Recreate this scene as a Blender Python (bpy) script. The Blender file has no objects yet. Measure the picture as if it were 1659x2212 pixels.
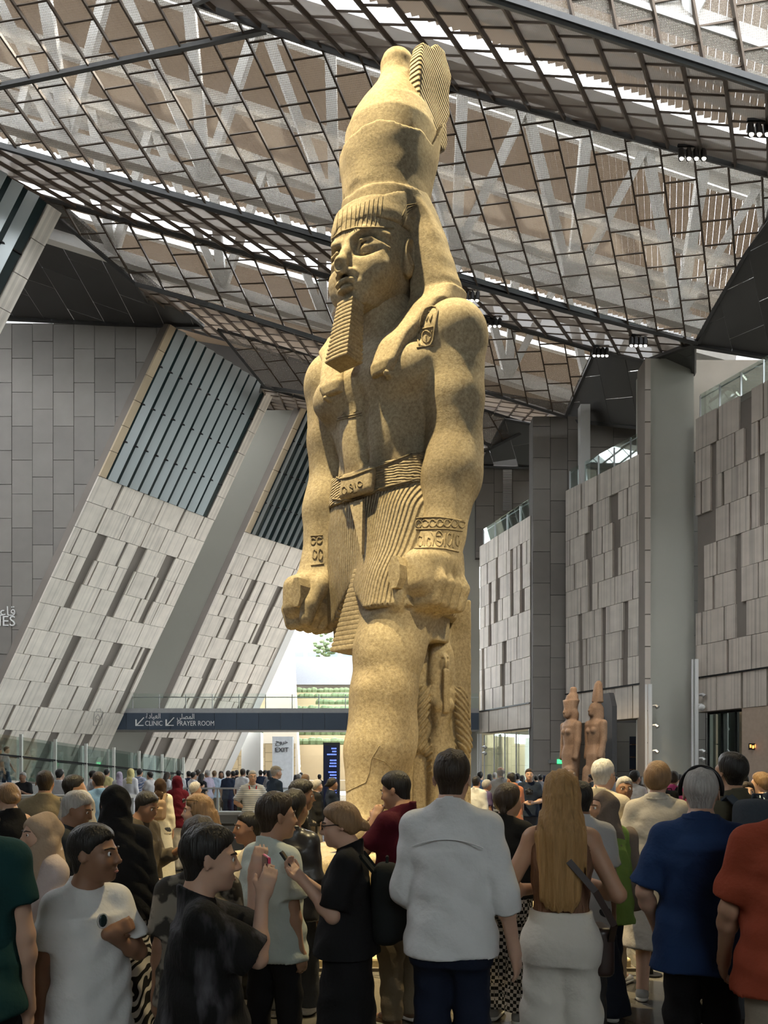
import bpy, math, random
import numpy as np
from mathutils import Vector, Matrix
R = math.radians
random.seed(7)
SC = bpy.context.scene
COL = SC.collection

# ------------------------------------------------------------------ camera, sky, sun, exposure
F, CX, HZ, EYE = 1660.0, 830.0, 1675.0, 1.65        # focal length, centre, horizon (px), eye height
cam_d = bpy.data.cameras.new('camera')
cam = bpy.data.objects.new('camera', cam_d)
COL.objects.link(cam)
cam.location = (0, 0, EYE)
cam.rotation_euler = (R(90), 0, 0)
cam_d.sensor_width = 36
cam_d.lens = 36 * F / 2212
cam_d.shift_x = (829.5 - CX) / 2212
cam_d.shift_y = (HZ - 1106) / 2212
cam_d.clip_start, cam_d.clip_end = .1, 1000
SC.camera = cam

world = bpy.data.worlds.new('sky')
SC.world = world
world.use_nodes = True
bg = world.node_tree.nodes['Background']
bg.inputs[0].default_value = (.93, .965, 1.0, 1)
bg.inputs[1].default_value = 9.0

def lamp(name, kind, loc, target, energy, col, **kw):
    d = bpy.data.lights.new(name, kind)
    d.energy, d.color = energy, col
    for k, v in kw.items():
        setattr(d, k, v)
    o = bpy.data.objects.new(name, d)
    COL.objects.link(o)
    o.location = loc
    o.rotation_euler = (Vector(target) - Vector(loc)).to_track_quat('-Z', 'Y').to_euler()
    return o

SUN = lamp('sun', 'SUN', (60, 80, 120), (60 - 45, 80 - 38, 120 - 110), 5.0, (1, .93, .8), angle=R(1.5))
# the museum's own warm accent lights, up in the roof but for the last, aimed at the colossus
WARM = (1, .80, .42)
ACCENTS = [((-5.6, 6.6, 24.2), (-.3, 9.8, 6.8), 37000, 14), ((-2.2, 1.5, 24.0), (-.3, 7.8, 0), 22000, 7),
           ((9.0, 14.5, 24.0), (.5, 10.3, 8.0), 15000, 15), ((8.0, -3.0, 13.0), (1.0, 10.4, 2.8), 6000, 6)]  # last lamp added low on the right to reach the relief figure
for p, t, e, a in ACCENTS:
    lamp('accent_light', 'SPOT', p, t, e, WARM, spot_size=R(a * 2), spot_blend=.5, shadow_soft_size=.25)

vs = SC.view_settings
vs.view_transform = 'Standard'
vs.look = 'None'
vs.exposure = 0.5
vs.gamma = 1.0
vs.use_curve_mapping = False
cy = SC.cycles
cy.max_bounces, cy.diffuse_bounces, cy.glossy_bounces = 6, 3, 3
cy.transmission_bounces, cy.transparent_max_bounces = 4, 24
cy.caustics_reflective = cy.caustics_refractive = False
cy.sample_clamp_indirect = 4
cy.use_denoising = True
cy.use_adaptive_sampling = True
cy.adaptive_threshold = .03

# ------------------------------------------------------------------ helpers
def at(px, py, Y):
    return Vector(((px - CX) / F * Y, Y, EYE + (HZ - py) / F * Y))

def ray(px, py):
    return Vector(((px - CX) / F, 1, (HZ - py) / F))

EYEV = Vector((0, 0, EYE))

def empty(name, loc=(0, 0, 0), rz=0, parent=None):
    o = bpy.data.objects.new(name, None)
    o.empty_display_size = .1
    COL.objects.link(o)
    o.location = loc
    o.rotation_euler = (0, 0, rz)
    if parent: o.parent = parent
    return o

def tag(o, label=None, cat=None, group=None, kind=None):
    if label: o['label'] = label
    if cat: o['category'] = cat
    if group: o['group'] = group
    if kind: o['kind'] = kind
    return o

def thing(name, label, cat, loc=(0, 0, 0), rz=0, group=None):
    return tag(empty(name, loc, rz), label, cat, group)

def link(name, me, parent=None, m=None):
    o = bpy.data.objects.new(name, me)
    COL.objects.link(o)
    if parent: o.parent = parent
    if m is not None:
        if isinstance(m, (list, tuple)):
            for x in m: me.materials.append(x)
        elif len(me.materials) == 0:
            me.materials.append(m)
    return o

def mobj(name, verts, faces, m=None, parent=None, uv=None, smooth=False):
    me = bpy.data.meshes.new(name)
    me.from_pydata([tuple(v) for v in verts], [], faces)
    if uv is not None:
        l = me.uv_layers.new(name='UVMap')
        idx = np.empty(len(me.loops), np.int32)
        me.loops.foreach_get('vertex_index', idx)
        l.data.foreach_set('uv', np.asarray(uv, np.float32)[idx].ravel())
    if smooth: me.shade_smooth()
    return link(name, me, parent, m)

class MB:
    """collects shapes into one mesh"""
    def __init__(s): s.v, s.f = [], []
    def add(s, vs, fs):
        n = len(s.v)
        s.v += [tuple(v) for v in vs]
        s.f += [tuple(i + n for i in f) for f in fs]
        return s
    def box(s, c, d, M=None):
        x, y, z = d[0] / 2, d[1] / 2, d[2] / 2
        P = [Vector((a * x, b * y, e * z)) for e in (-1, 1) for b in (-1, 1) for a in (-1, 1)]
        if M is not None: P = [M @ p for p in P]
        c = Vector(c)
        return s.add([p + c for p in P], [(0, 2, 3, 1), (4, 5, 7, 6), (0, 1, 5, 4), (2, 6, 7, 3), (0, 4, 6, 2), (1, 3, 7, 5)])
    def bar(s, a, b, w, h, up=(0, 0, 1)):
        a, b = Vector(a), Vector(b)
        d = (b - a)
        L = d.length
        if L < 1e-6: return s
        d /= L
        u = Vector(up)
        sd = d.cross(u)
        if sd.length < 1e-4: sd = d.cross(Vector((1, 0, 0)))
        sd.normalize()
        u = sd.cross(d)
        P = [p + sd * (i * w / 2) + u * (j * h / 2) for p in (a, b) for i, j in ((-1, -1), (1, -1), (1, 1), (-1, 1))]
        return s.add(P, [(3, 2, 1, 0), (4, 5, 6, 7), (0, 1, 5, 4), (1, 2, 6, 5), (2, 3, 7, 6), (3, 0, 4, 7)])
    def tube(s, pts, r, n=8, caps=True):
        pts = [Vector(p) for p in pts]
        rs = r if isinstance(r, (list, tuple)) else [r] * len(pts)
        rings, prev = [], None
        for i, p in enumerate(pts):
            d = (pts[min(i + 1, len(pts) - 1)] - pts[max(i - 1, 0)]).normalized()
            if prev is None:
                a = Vector((0, 0, 1)) if abs(d.z) < .9 else Vector((1, 0, 0))
                u = d.cross(a).normalized()
            else:
                u = (prev - d * prev.dot(d)).normalized()
            prev = u
            w = d.cross(u)
            rings.append([p + (u * math.cos(2 * math.pi * k / n) + w * math.sin(2 * math.pi * k / n)) * rs[i] for k in range(n)])
        V = [v for r_ in rings for v in r_]
        Fc = []
        for i in range(len(pts) - 1):
            for k in range(n):
                k2 = (k + 1) % n
                Fc.append((i * n + k, i * n + k2, (i + 1) * n + k2, (i + 1) * n + k))
        if caps:
            Fc.append(tuple(reversed(range(n))))
            Fc.append(tuple(range((len(pts) - 1) * n, len(pts) * n)))
        return s.add(V, Fc)
    def ell(s, c, r, n=12, m=8, M=None):
        V, Fc = [], []
        for j in range(m + 1):
            t = math.pi * j / m
            for k in range(n):
                a = 2 * math.pi * k / n
                p = Vector((r[0] * math.sin(t) * math.cos(a), r[1] * math.sin(t) * math.sin(a), r[2] * math.cos(t)))
                V.append((M @ p if M is not None else p) + Vector(c))
        for j in range(m):
            for k in range(n):
                k2 = (k + 1) % n
                Fc.append((j * n + k, (j + 1) * n + k, (j + 1) * n + k2, j * n + k2))
        return s.add(V, Fc)
    def prism(s, poly, d):
        """polygon (list of points) pushed along d"""
        n = len(poly)
        d = Vector(d)
        P = [Vector(p) for p in poly]
        Fc = [tuple(range(n)), tuple(reversed(range(n, 2 * n)))]
        Fc += [(i, n + i, n + (i + 1) % n, (i + 1) % n) for i in range(n)]
        return s.add(P + [p + d for p in P], Fc)
    def lathe(s, prof, n=24, c=(0, 0, 0)):
        V, Fc = [], []
        for r, z in prof:
            for k in range(n):
                a = 2 * math.pi * k / n
                V.append((c[0] + r * math.cos(a), c[1] + r * math.sin(a), c[2] + z))
        for j in range(len(prof) - 1):
            for k in range(n):
                k2 = (k + 1) % n
                Fc.append((j * n + k, j * n + k2, (j + 1) * n + k2, (j + 1) * n + k))
        return s.add(V, Fc)
    def build(s, name, m=None, parent=None, smooth=False):
        o = mobj(name, s.v, s.f, m, parent)
        if smooth: o.data.shade_smooth()
        return o

def clip_poly(poly, a, b):
    """keep the part of a 2-D polygon left of the line a->b"""
    out = []
    n = len(poly)
    side = lambda p: (b[0] - a[0]) * (p[1] - a[1]) - (b[1] - a[1]) * (p[0] - a[0])
    for i in range(n):
        p, q = poly[i], poly[(i + 1) % n]
        sp, sq = side(p), side(q)
        if sp >= 0: out.append(p)
        if (sp > 0 > sq) or (sp < 0 < sq):
            t = sp / (sp - sq)
            out.append((p[0] + (q[0] - p[0]) * t, p[1] + (q[1] - p[1]) * t))
    return out

def clip_convex(poly, conv):
    for i in range(len(conv)):
        poly = clip_poly(poly, conv[i], conv[(i + 1) % len(conv)])
        if len(poly) < 3: return []
    return poly

def area2(p):
    return .5 * sum(p[i][0] * p[(i + 1) % len(p)][1] - p[(i + 1) % len(p)][0] * p[i][1] for i in range(len(p)))

# ------------------------------------------------------------------ materials
def nodes(name):
    m = bpy.data.materials.new(name)
    m.use_nodes = True
    nt = m.node_tree
    return m, nt, nt.nodes['Principled BSDF'], nt.nodes.new, nt.links.new

def rgba(c): return (c[0], c[1], c[2], 1)

MATS = {}
def M(name, col, rough=.65, metal=0., var=.15, scale=6., bump=0., bscale=40., spec=.4, rnd=0., stretch=None, emit=0, coord='Object', detail=4, ramp=None):
    """plain procedural surface: noise-mottled colour, fine bump, optional per-object tone"""
    if name in MATS: return MATS[name]
    m, nt, b, N, L = nodes(name)
    tc = N('ShaderNodeTexCoord')
    src = tc.outputs[coord]
    if stretch:
        mp = N('ShaderNodeMapping')
        mp.inputs['Scale'].default_value = stretch
        L(src, mp.inputs[0])
        src = mp.outputs[0]
    nz = N('ShaderNodeTexNoise')
    nz.inputs['Scale'].default_value = scale
    nz.inputs['Detail'].default_value = detail
    L(src, nz.inputs['Vector'])
    mx = N('ShaderNodeMix')
    mx.data_type = 'RGBA'
    mx.inputs['A'].default_value = rgba([c * (1 - var) for c in col])
    mx.inputs['B'].default_value = rgba([min(1, c * (1 + var)) for c in col])
    fac = nz.outputs['Fac']
    if ramp:                                        # crisp patches instead of soft mottling
        rm = N('ShaderNodeMapRange'); rm.inputs['From Min'].default_value, rm.inputs['From Max'].default_value = ramp
        L(fac, rm.inputs['Value']); fac = rm.outputs[0]
    L(fac, mx.inputs['Factor'])
    out = mx.outputs['Result']
    if rnd:
        oi = N('ShaderNodeObjectInfo')
        mr = N('ShaderNodeMapRange')
        mr.inputs['To Min'].default_value, mr.inputs['To Max'].default_value = 1 - rnd, 1 + rnd
        L(oi.outputs['Random'], mr.inputs['Value'])
        m2 = N('ShaderNodeVectorMath')
        m2.operation = 'MULTIPLY'
        L(out, m2.inputs[0])
        L(mr.outputs[0], m2.inputs[1])
        out = m2.outputs[0]
    L(out, b.inputs['Base Color'])
    b.inputs['Roughness'].default_value = rough
    b.inputs['Metallic'].default_value = metal
    b.inputs['Specular IOR Level'].default_value = spec
    if bump:
        n2 = N('ShaderNodeTexNoise')
        n2.inputs['Scale'].default_value = bscale
        n2.inputs['Detail'].default_value = 3
        L(src, n2.inputs['Vector'])
        bp = N('ShaderNodeBump')
        bp.inputs['Strength'].default_value = bump
        bp.inputs['Distance'].default_value = .02
        L(n2.outputs['Fac'], bp.inputs['Height'])
        L(bp.outputs[0], b.inputs['Normal'])
    if emit:
        b.inputs['Emission Color'].default_value = rgba(col)
        b.inputs['Emission Strength'].default_value = emit
    MATS[name] = m
    return m

def glass(name, tint=(.80, .93, .90), fac=.12, rough=.02):
    """thin architectural glass: mostly clear, slightly tinted, a little mirror"""
    m, nt, b, N, L = nodes(name)
    nt.nodes.remove(b)
    out = nt.nodes['Material Output']
    tr = N('ShaderNodeBsdfTransparent'); tr.inputs[0].default_value = rgba(tint)
    gl = N('ShaderNodeBsdfGlossy'); gl.inputs['Roughness'].default_value = rough
    gl.inputs[0].default_value = (.9, 1, .97, 1)
    lw = N('ShaderNodeLayerWeight'); lw.inputs[0].default_value = .35
    mr = N('ShaderNodeMapRange')
    mr.inputs['To Min'].default_value, mr.inputs['To Max'].default_value = fac, max(.5, fac)
    L(lw.outputs['Fresnel'], mr.inputs['Value'])
    ms = N('ShaderNodeMixShader')
    L(mr.outputs[0], ms.inputs[0]); L(tr.outputs[0], ms.inputs[1]); L(gl.outputs[0], ms.inputs[2])
    L(ms.outputs[0], out.inputs[0])
    return m

def panel_stone(name, col, var=.12, flute=.5, groove=5.0):
    """limestone panel: fluted along its height (UV in metres), tone differs from panel to panel"""
    m, nt, b, N, L = nodes(name)
    uv = N('ShaderNodeUVMap')
    mp = N('ShaderNodeMapping'); mp.inputs['Scale'].default_value = (groove, .02, 1)
    L(uv.outputs[0], mp.inputs[0])
    n1 = N('ShaderNodeTexNoise'); n1.inputs['Scale'].default_value = 1; n1.inputs['Detail'].default_value = 3
    L(mp.outputs[0], n1.inputs['Vector'])
    n2 = N('ShaderNodeTexNoise'); n2.inputs['Scale'].default_value = 1.3; n2.inputs['Detail'].default_value = 6
    L(uv.outputs[0], n2.inputs['Vector'])
    oi = N('ShaderNodeObjectInfo')
    mr = N('ShaderNodeMapRange'); mr.inputs['To Min'].default_value, mr.inputs['To Max'].default_value = 1 - var, 1 + var
    L(oi.outputs['Random'], mr.inputs['Value'])
    rp = N('ShaderNodeValToRGB')
    rp.color_ramp.elements[0].position, rp.color_ramp.elements[1].position = .36, .5
    rp.color_ramp.elements[0].color = rgba([c * (1 - flute) for c in col])
    rp.color_ramp.elements[1].color = rgba(col)
    L(n1.outputs['Fac'], rp.inputs[0])
    mx = N('ShaderNodeMix'); mx.data_type = 'RGBA'; mx.blend_type = 'MULTIPLY'
    mx.inputs['Factor'].default_value = .35
    L(rp.outputs[0], mx.inputs['A']); L(n2.outputs['Fac'], mx.inputs['B'])
    vm = N('ShaderNodeVectorMath'); vm.operation = 'MULTIPLY'
    L(mx.outputs['Result'], vm.inputs[0]); L(mr.outputs[0], vm.inputs[1])
    L(vm.outputs[0], b.inputs['Base Color'])
    b.inputs['Roughness'].default_value = .7
    bp = N('ShaderNodeBump'); bp.inputs['Strength'].default_value = .5; bp.inputs['Distance'].default_value = .03
    L(n1.outputs['Fac'], bp.inputs['Height']); L(bp.outputs[0], b.inputs['Normal'])
    return m

def mesh_metal(name, col, open_=.5, scat=.45, vary=.12):
    """perforated metal sheet: holes let the light through"""
    m, nt, b, N, L = nodes(name)
    out = nt.nodes['Material Output']
    tc = N('ShaderNodeTexCoord')
    mp = N('ShaderNodeUVMap')
    w1 = N('ShaderNodeTexWave'); w1.inputs['Scale'].default_value = 4.7; w1.bands_direction = 'X'
    w2 = N('ShaderNodeTexWave'); w2.inputs['Scale'].default_value = 4.7; w2.bands_direction = 'Y'
    L(mp.outputs[0], w1.inputs[0]); L(mp.outputs[0], w2.inputs[0])
    mu = N('ShaderNodeMath'); mu.operation = 'ADD'
    L(w1.outputs['Fac'], mu.inputs[0]); L(w2.outputs['Fac'], mu.inputs[1])
    mr = N('ShaderNodeMapRange'); mr.inputs['From Min'].default_value, mr.inputs['From Max'].default_value = .3, 1.7
    mr.inputs['To Min'].default_value, mr.inputs['To Max'].default_value = max(0, open_ - vary), min(1, open_ + vary)
    L(mu.outputs[0], mr.inputs['Value'])
    tr = N('ShaderNodeBsdfTransparent')
    b.inputs['Base Color'].default_value = rgba(col)
    b.inputs['Roughness'].default_value = .5
    b.inputs['Metallic'].default_value = .3
    tl = N('ShaderNodeBsdfTranslucent'); tl.inputs[0].default_value = rgba(col)   # hole edges scatter light downward
    m1 = N('ShaderNodeMixShader'); m1.inputs[0].default_value = scat
    L(b.outputs[0], m1.inputs[1]); L(tl.outputs[0], m1.inputs[2])
    ms = N('ShaderNodeMixShader')
    L(mr.outputs[0], ms.inputs[0]); L(m1.outputs[0], ms.inputs[1]); L(tr.outputs[0], ms.inputs[2])
    L(ms.outputs[0], out.inputs[0])
    return m

# ================================================================== THE SETTING
m_tile = M('grey_wall_tile', (.235, .215, .195), .6, var=.12, scale=1.2, bump=.15, bscale=25, rnd=.12)
m_tile_back = M('tile_joint', (.07, .065, .06), .9)
m_conc = M('smooth_concrete', (.40, .395, .34), .6, var=.06, scale=.5, bump=.05)
m_stone_l = panel_stone('pale_limestone', (.86, .79, .69), .06, .20, 6)
m_stone_r_lit = panel_stone('lit_brown_limestone', (.72, .66, .58), .08, .3, 7)  # same brown limestone, paler: outdoor light on the farther walls put into colour
m_stone_r = panel_stone('brown_limestone', (.60, .53, .455), .08, .3, 7)
m_slot = M('slot_stone', (.20, .175, .15), .8, var=.2, scale=.6)
m_tan = M('tan_corner_stone', (.50, .40, .27), .65, var=.12, scale=1.5, rnd=.08)
m_louvre = M('grey_metal_louvre', (.46, .50, .50), .4, .3, var=.06, scale=.4)
m_darkglass = M('dark_window_glass', (.015, .03, .032), .12, 0, var=.2, scale=.3, spec=.6)
m_clad = M('dark_metal_cladding', (.12, .118, .115), .42, .5, var=.12, scale=.7, rnd=.12)
m_floor = M('polished_dark_stone', (.105, .098, .088), .16, var=.35, scale=1.4, spec=.5, rnd=.12, stretch=(1, 3, 1))
m_joint = M('floor_joint', (.02, .02, .02), .7)
m_steel = M('brushed_steel', (.55, .56, .56), .32, .9, var=.05)
m_white = M('white_painted_steel', (.66, .66, .64), .5, .0, var=.06, scale=.8)
m_glass = glass('clear_green_glass', (.955, .99, .982), .03)
m_black = M('black_metal', (.012, .012, .013), .4, .4)
m_band = M('slate_sign_panel', (.055, .075, .105), .5, var=.12, scale=.7, rnd=.06)
m_letter = M('white_lettering', (.8, .8, .78), .6, var=.02)
m_letter_d = M('dark_lettering', (.06, .06, .07), .6, var=.02)

FONTS = {}
def text(s, px, py, Y, h, parent, m=None, align='LEFT', name='lettering', rz=0, loc=None, size=None, ext=.01):
    cu = bpy.data.curves.new(name, 'FONT')
    cu.body = s
    cu.align_x = align
    cu.size = (h / F * Y / .70) if size is None else size
    cu.extrude = ext
    cu.resolution_u = 3
    cu.materials.append(m or m_letter)
    o = bpy.data.objects.new(name, cu)
    COL.objects.link(o)
    o.location = at(px, py, Y) if loc is None else loc
    o.rotation_euler = (R(90), 0, rz)
    o.parent = parent
    return o

# Arabic words in their joined letter forms, written left to right as they stand on the sign
AR = {'clinic': '\uFE93\uFEA9\uFE8E\uFEF4\uFECC\uFEDF\uFE8D', 'prayer': '\uFEF0\uFEE0\uFEBC\uFEE4\uFEDF\uFE8D',
      'exit': '\uFEA7\uFEAE\uFEED\uFE9D'[::-1], 'halls': '\uFE95\uFE8E\uFECB\uFE8E\uFED7', 'bridge': '\uFE98\uFEDF'}

# ---- floor
fl = mobj('floor', [(-70, -20, -.02), (70, -20, -.02), (70, 66, -.02), (-70, 66, -.02)], [(0, 1, 2, 3)], m_joint)
tag(fl, kind='structure')
ang = R(-32.6)
fu, fv = Vector((math.cos(ang), math.sin(ang), 0)), Vector((-math.sin(ang), math.cos(ang), 0))
T = 1.5
tile_me = None
far = MB()
near_n = 0
for i in range(-48, 49):
    for j in range(-48, 62):
        c = fu * (i * T) + fv * (j * T)
        if not (-46 < c.x < 30 and -18 < c.y < 64): continue
        if 1.2 < c.y < 13.5 and abs(c.x) < .5 * c.y + 2.2:
            o = bpy.data.objects.new('floor_tile', tile_me) if tile_me else \
                MB().box((0, 0, -.01), (T - .012, T - .012, .02)).build('floor_tile', m_floor)
            if tile_me: COL.objects.link(o)
            tile_me = o.data
            o.location, o.rotation_euler, o.parent = c, (0, 0, ang), fl
            near_n += 1
        else:
            h = T / 2 - .006
            far.add([c + fu * (a * h) + fv * (b * h) for a, b in ((-1, -1), (1, -1), (1, 1), (-1, 1))], [(0, 1, 2, 3)])
tag(far.build('paving', m_floor, fl), kind='stuff')

# ---- closed shell outside the view: rear wall, outer side walls, solid roof over the visitors
m_dark = M('dark_rear_wall', (.10, .095, .09), .8, var=.15, scale=.5)
# unseen rear wall; its glazed opening is added to light the visitors' backs
m_rear = M('unseen_wall', (.42, .39, .35), .8, var=.1, scale=.5)
rb_ = MB()
for c, d in (((0, -18, 22), (100, .6, 24)), ((0, -18, 3.5), (100, .6, 7)), ((-27, -18, 8.5), (46, .6, 3)), ((29, -18, 8.5), (42, .6, 3))): rb_.box(c, d)
tag(rb_.build('wall_back', m_rear), kind='structure')
tag(MB().box((2, -18, 8.5), (12, .04, 3)).build('added_opening_rear', m_glass), kind='structure')
tag(MB().box((-46, 24, 17), (.6, 84, 34)).build('wall_left_outer', m_dark), kind='structure')
wo = MB()
for c, d in (((30, 24, 29), (.6, 84, 10)), ((30, -7, 12), (.6, 22, 24)), ((30, 46, 12), (.6, 40, 24)), ((30, 15, .5), (.6, 22, 1))): wo.box(c, d)
tag(wo.build('wall_right_outer', m_dark), kind='structure')                 # unseen tall glazed opening, added so daylight reaches the left walls
tag(MB().box((30, 15, 12.5), (.04, 22, 23)).build('added_opening_side', m_glass), kind='structure')
tag(MB().box((17.6, 0, 13), (.8, 36, 26)).build('added_wall_block', m_rear), kind='structure')  # unseen wall added to keep the side opening's daylight off the visitors

def stone_wall(name, O, h, l, n, S, rows, cw, slots, m, gap=.07, proud=(.10, .17), seed=1, back=.7, t_max=None, back_m=None, s_end=None):
    """a wall of separate stone panels on a recessed backing.
    O base corner, h along the wall, l up the wall (per metre of height), n out of the wall"""
    rnd = random.Random(seed)
    Pt = lambda s, t, d=0.: O + h * s + l * t + n * d
    t0, t1 = 0 if rows[0] > 0 and back_m is None else rows[0], t_max or rows[-1]
    t0 = rows[0]
    bk = MB()
    bk.prism([Pt(0, t0), Pt(S, t0), Pt(S, t1), Pt(0, t1)], -n * back)
    w = bk.build(name, m_slot)
    tag(w, kind='structure')
    for r in range(len(rows) - 1):
        a, b = rows[r], rows[r + 1]
        off = (0, .55, .25, .8)[r % 4] * cw
        edges = [0.]
        s = off if off > .3 else cw
        while s < S - .35:
            edges.append(s)
            s += cw * rnd.choice((.9, 1, 1, 1.08))
        edges.append(S)
        iv = []
        for k in range(len(edges) - 1):
            iv.append((edges[k], edges[k + 1]))
        for sc, r0, r1, sw in slots:
            if r0 <= r < r1:
                new = []
                for x0, x1 in iv:
                    if x1 <= sc - sw / 2 or x0 >= sc + sw / 2: new.append((x0, x1))
                    else:
                        if sc - sw / 2 - x0 > .3: new.append((x0, sc - sw / 2))
                        if x1 - sc - sw / 2 > .3: new.append((sc + sw / 2, x1))
                iv = new
        for x0, x1 in iv:
            g = gap * rnd.choice((.5, 1, 1.4, 2.2))
            d = rnd.uniform(*proud)
            P = [(x0 + (g if x0 > .01 else 0), a + .012), (x1 - (.012 if x1 < S - .01 else 0), a + .012),
                 (x1 - (.012 if x1 < S - .01 else 0), b - .012), (x0 + (g if x0 > .01 else 0), b - .012)]
            V = [Pt(s_, t_, d) for s_, t_ in P] + [Pt(s_, t_, 0) for s_, t_ in P]
            Fc = [(0, 1, 2, 3), (7, 6, 5, 4), (0, 4, 5, 1), (1, 5, 6, 2), (2, 6, 7, 3), (3, 7, 4, 0)]
            ou = rnd.uniform(0, 50)
            mobj('panel', V, Fc, m, w, uv=[(s_ + ou, t_) for s_, t_ in P] * 2)
    return w, Pt

def tile_wall(name, poly, Y, tw=1.22, th=2.0, m=m_tile, back=.5, x0=0., thick=.05, hor=False):
    """fronto-parallel wall (plane Y) of separate tiles; poly in (X, z), counter-clockwise seen from -Y"""
    w = MB().prism([(x, Y, z) for x, z in poly], (0, back, 0)).build(name, m_tile_back)
    tag(w, kind='structure')
    xs, zs = [p[0] for p in poly], [p[1] for p in poly]
    i0, i1 = int(math.floor((min(xs) - x0) / tw)), int(math.ceil((max(xs) - x0) / tw))
    for i in range(i0, i1):
        st = (.5 if i % 2 else 0) * th + random.choice((0, .12, -.1)) * th
        j0 = int(math.floor((min(zs) - st) / th)) - 1
        for j in range(j0, int(math.ceil(max(zs) / th)) + 1):
            a, b = x0 + i * tw, st + j * th
            q = clip_convex([(a + .015, b + .015), (a + tw - .015, b + .015), (a + tw - .015, b + th - .015), (a + .015, b + th - .015)], poly)
            if len(q) < 3 or area2(q) < .02: continue
            d = thick * random.uniform(.8, 1.2)
            MB().prism([(x, Y - d, z) for x, z in q], (0, d, 0)).build('tile', m, w)
    return w

# ---- left side: raking pylons and the plane faces between them
def pylon(base_px, top_px, top_py, Yl, ratio, S, t_win, seed, name, win, slots, t_top=None, cw=1.62, right_edge=False, fin=.42):
    top = at(top_px, top_py, Yl)
    zt = t_top or top.z
    bpx = base_px
    O = at(bpx, HZ + EYE * F / Yl, Yl)
    lean = (top.x - O.x) / top.z
    h = Vector((ratio, 1, 0)).normalized()
    l = Vector((lean, 0, 1))
    n = h.cross(l).normalized()
    if right_edge: O = O - h * S
    nr = 13
    rows = [t_win * i / nr for i in range(nr + 1)]
    w, Pt = stone_wall('wall_left', O, h, l, n, S, rows, cw, slots, m_stone_l, seed=seed, t_max=zt, gap=.075, proud=(.11, .135))
    # tall window with louvre fins above the panels
    wf = MB()
    wf.prism([Pt(.5, t_win, .03), Pt(S - .75, t_win, .03), Pt(S - .75, zt, .03), Pt(.5, zt, .03)], n * .04)
    wi = wf.build(win, m_darkglass)
    tag(wi, kind='structure')
    nf = 10
    for k in range(nf):
        s0 = .62 + (S - 1.55) * k / nf
        V = [Pt(s0, t_win, .09), Pt(s0 + fin, t_win, .34), Pt(s0 + fin, zt, .34), Pt(s0, zt, .09)]
        MB().prism(V, -h * .0 - n * .05 + h * .03).build('louvre', m_louvre, wi)
    for tt in (.25, .5, .75):
        t_ = t_win + (zt - t_win) * tt
        MB().bar(Pt(.5, t_, .12), Pt(S - .75, t_, .12), .08, .08).build('crossbar', m_black, wi)
    for s0, s1, mm in ((0, .45, m_tan), (S - .7, S, m_stone_l)):
        k = 6
        for i in range(k):
            a, b = t_win + (zt - t_win) * i / k + .02, t_win + (zt - t_win) * (i + 1) / k - .01
            mobj('corner_block', [Pt(s0, a, .14), Pt(s1, a, .14), Pt(s1, b, .14), Pt(s0, b, .14), Pt(s0, a), Pt(s1, a), Pt(s1, b), Pt(s0, b)],
                 [(0, 1, 2, 3), (7, 6, 5, 4), (0, 4, 5, 1), (1, 5, 6, 2), (2, 6, 7, 3), (3, 7, 4, 0)], mm, w, uv=[(s0, a), (s1, a), (s1, b), (s0, b)] * 2)
    return O, h, l, n, Pt, lean

SL = [(1.75, 8, 11, .42), (4.75, 8, 11, .42), (7.3, 8, 11, .42), (3.2, 4, 7, .42), (6.2, 4, 7, .42), (8.75, 4, 7, .42), (1.7, 0, 3, .42), (4.8, 0, 3, .5), (7.3, 1, 3, .5)]
W1 = pylon(-120, 365, 700, 45.0, .64, 9.3, 19.2, 3, 'W1', 'window_1', SL)
Y2 = 56.0
SL2 = [(2.6, 8, 11, .4), (5.2, 8, 11, .4), (2.2, 4, 7, .4), (4.3, 4, 7, .4), (6.6, 4, 6, .4), (1.2, 0, 3, .8), (3.4, 0, 3, .8), (5.6, 0, 3, .6)]
W2 = pylon(268 - 1, 650, 880, Y2, .82, 7.9, 19.4, 5, 'W2', 'window_2', SL2, cw=1.5, fin=.12)
W0 = pylon(-527, 130, 460, 36.8, .64, 9.3, 19.0, 8, 'W0', 'window_3', [], right_edge=True)

# tiled face left of the first pylon, with its wall lettering
O, lean = W1[0], W1[5]
tw_ = tile_wall('wall_left_tiled', [(-31, 0), (O.x - .02, 0), (O.x + lean * 28.3 - .02, 28.3), (-31, 28.3)], 45.35)
text('GALLERIES', 34, 1352, 45.25, 22, tw_, align='RIGHT')
text(AR['halls'], 34, 1330, 45.25, 20, tw_, align='RIGHT')
# concrete face between first and second pylon
O2, lean2 = W2[0], W2[5]
xr = W1[4](9.3, 0).x
cw_ = MB().prism([(xr - 2.5, Y2 + .5, 0), (O2.x + .2, Y2 + .5, 0), (O2.x + .2 + lean2 * 28.5, Y2 + .5, 28.5), (xr - 2.5 + lean * 28.5, Y2 + .5, 28.5)], (0, 1, 0)).build('wall_left_concrete', m_conc)
tag(cw_, kind='structure')
# white far edge of the second pylon and the plain pier past it
P2 = W2[4]
tag(MB().prism([P2(7.9, 0, .2), P2(8.6, 0, .2), P2(8.6, 27, .2), P2(7.9, 27, .2)], -W2[3] * 1.0).build('trim_1', m_white), kind='structure')
tag(MB().box(at(548, 1600, 66) * Vector((1, 1, 0)) if False else (at(545, 1600, 64).x, 64, 2.6), (1.6, 1.2, 5.2)).build('trim_2', m_white), kind='structure')

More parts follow.
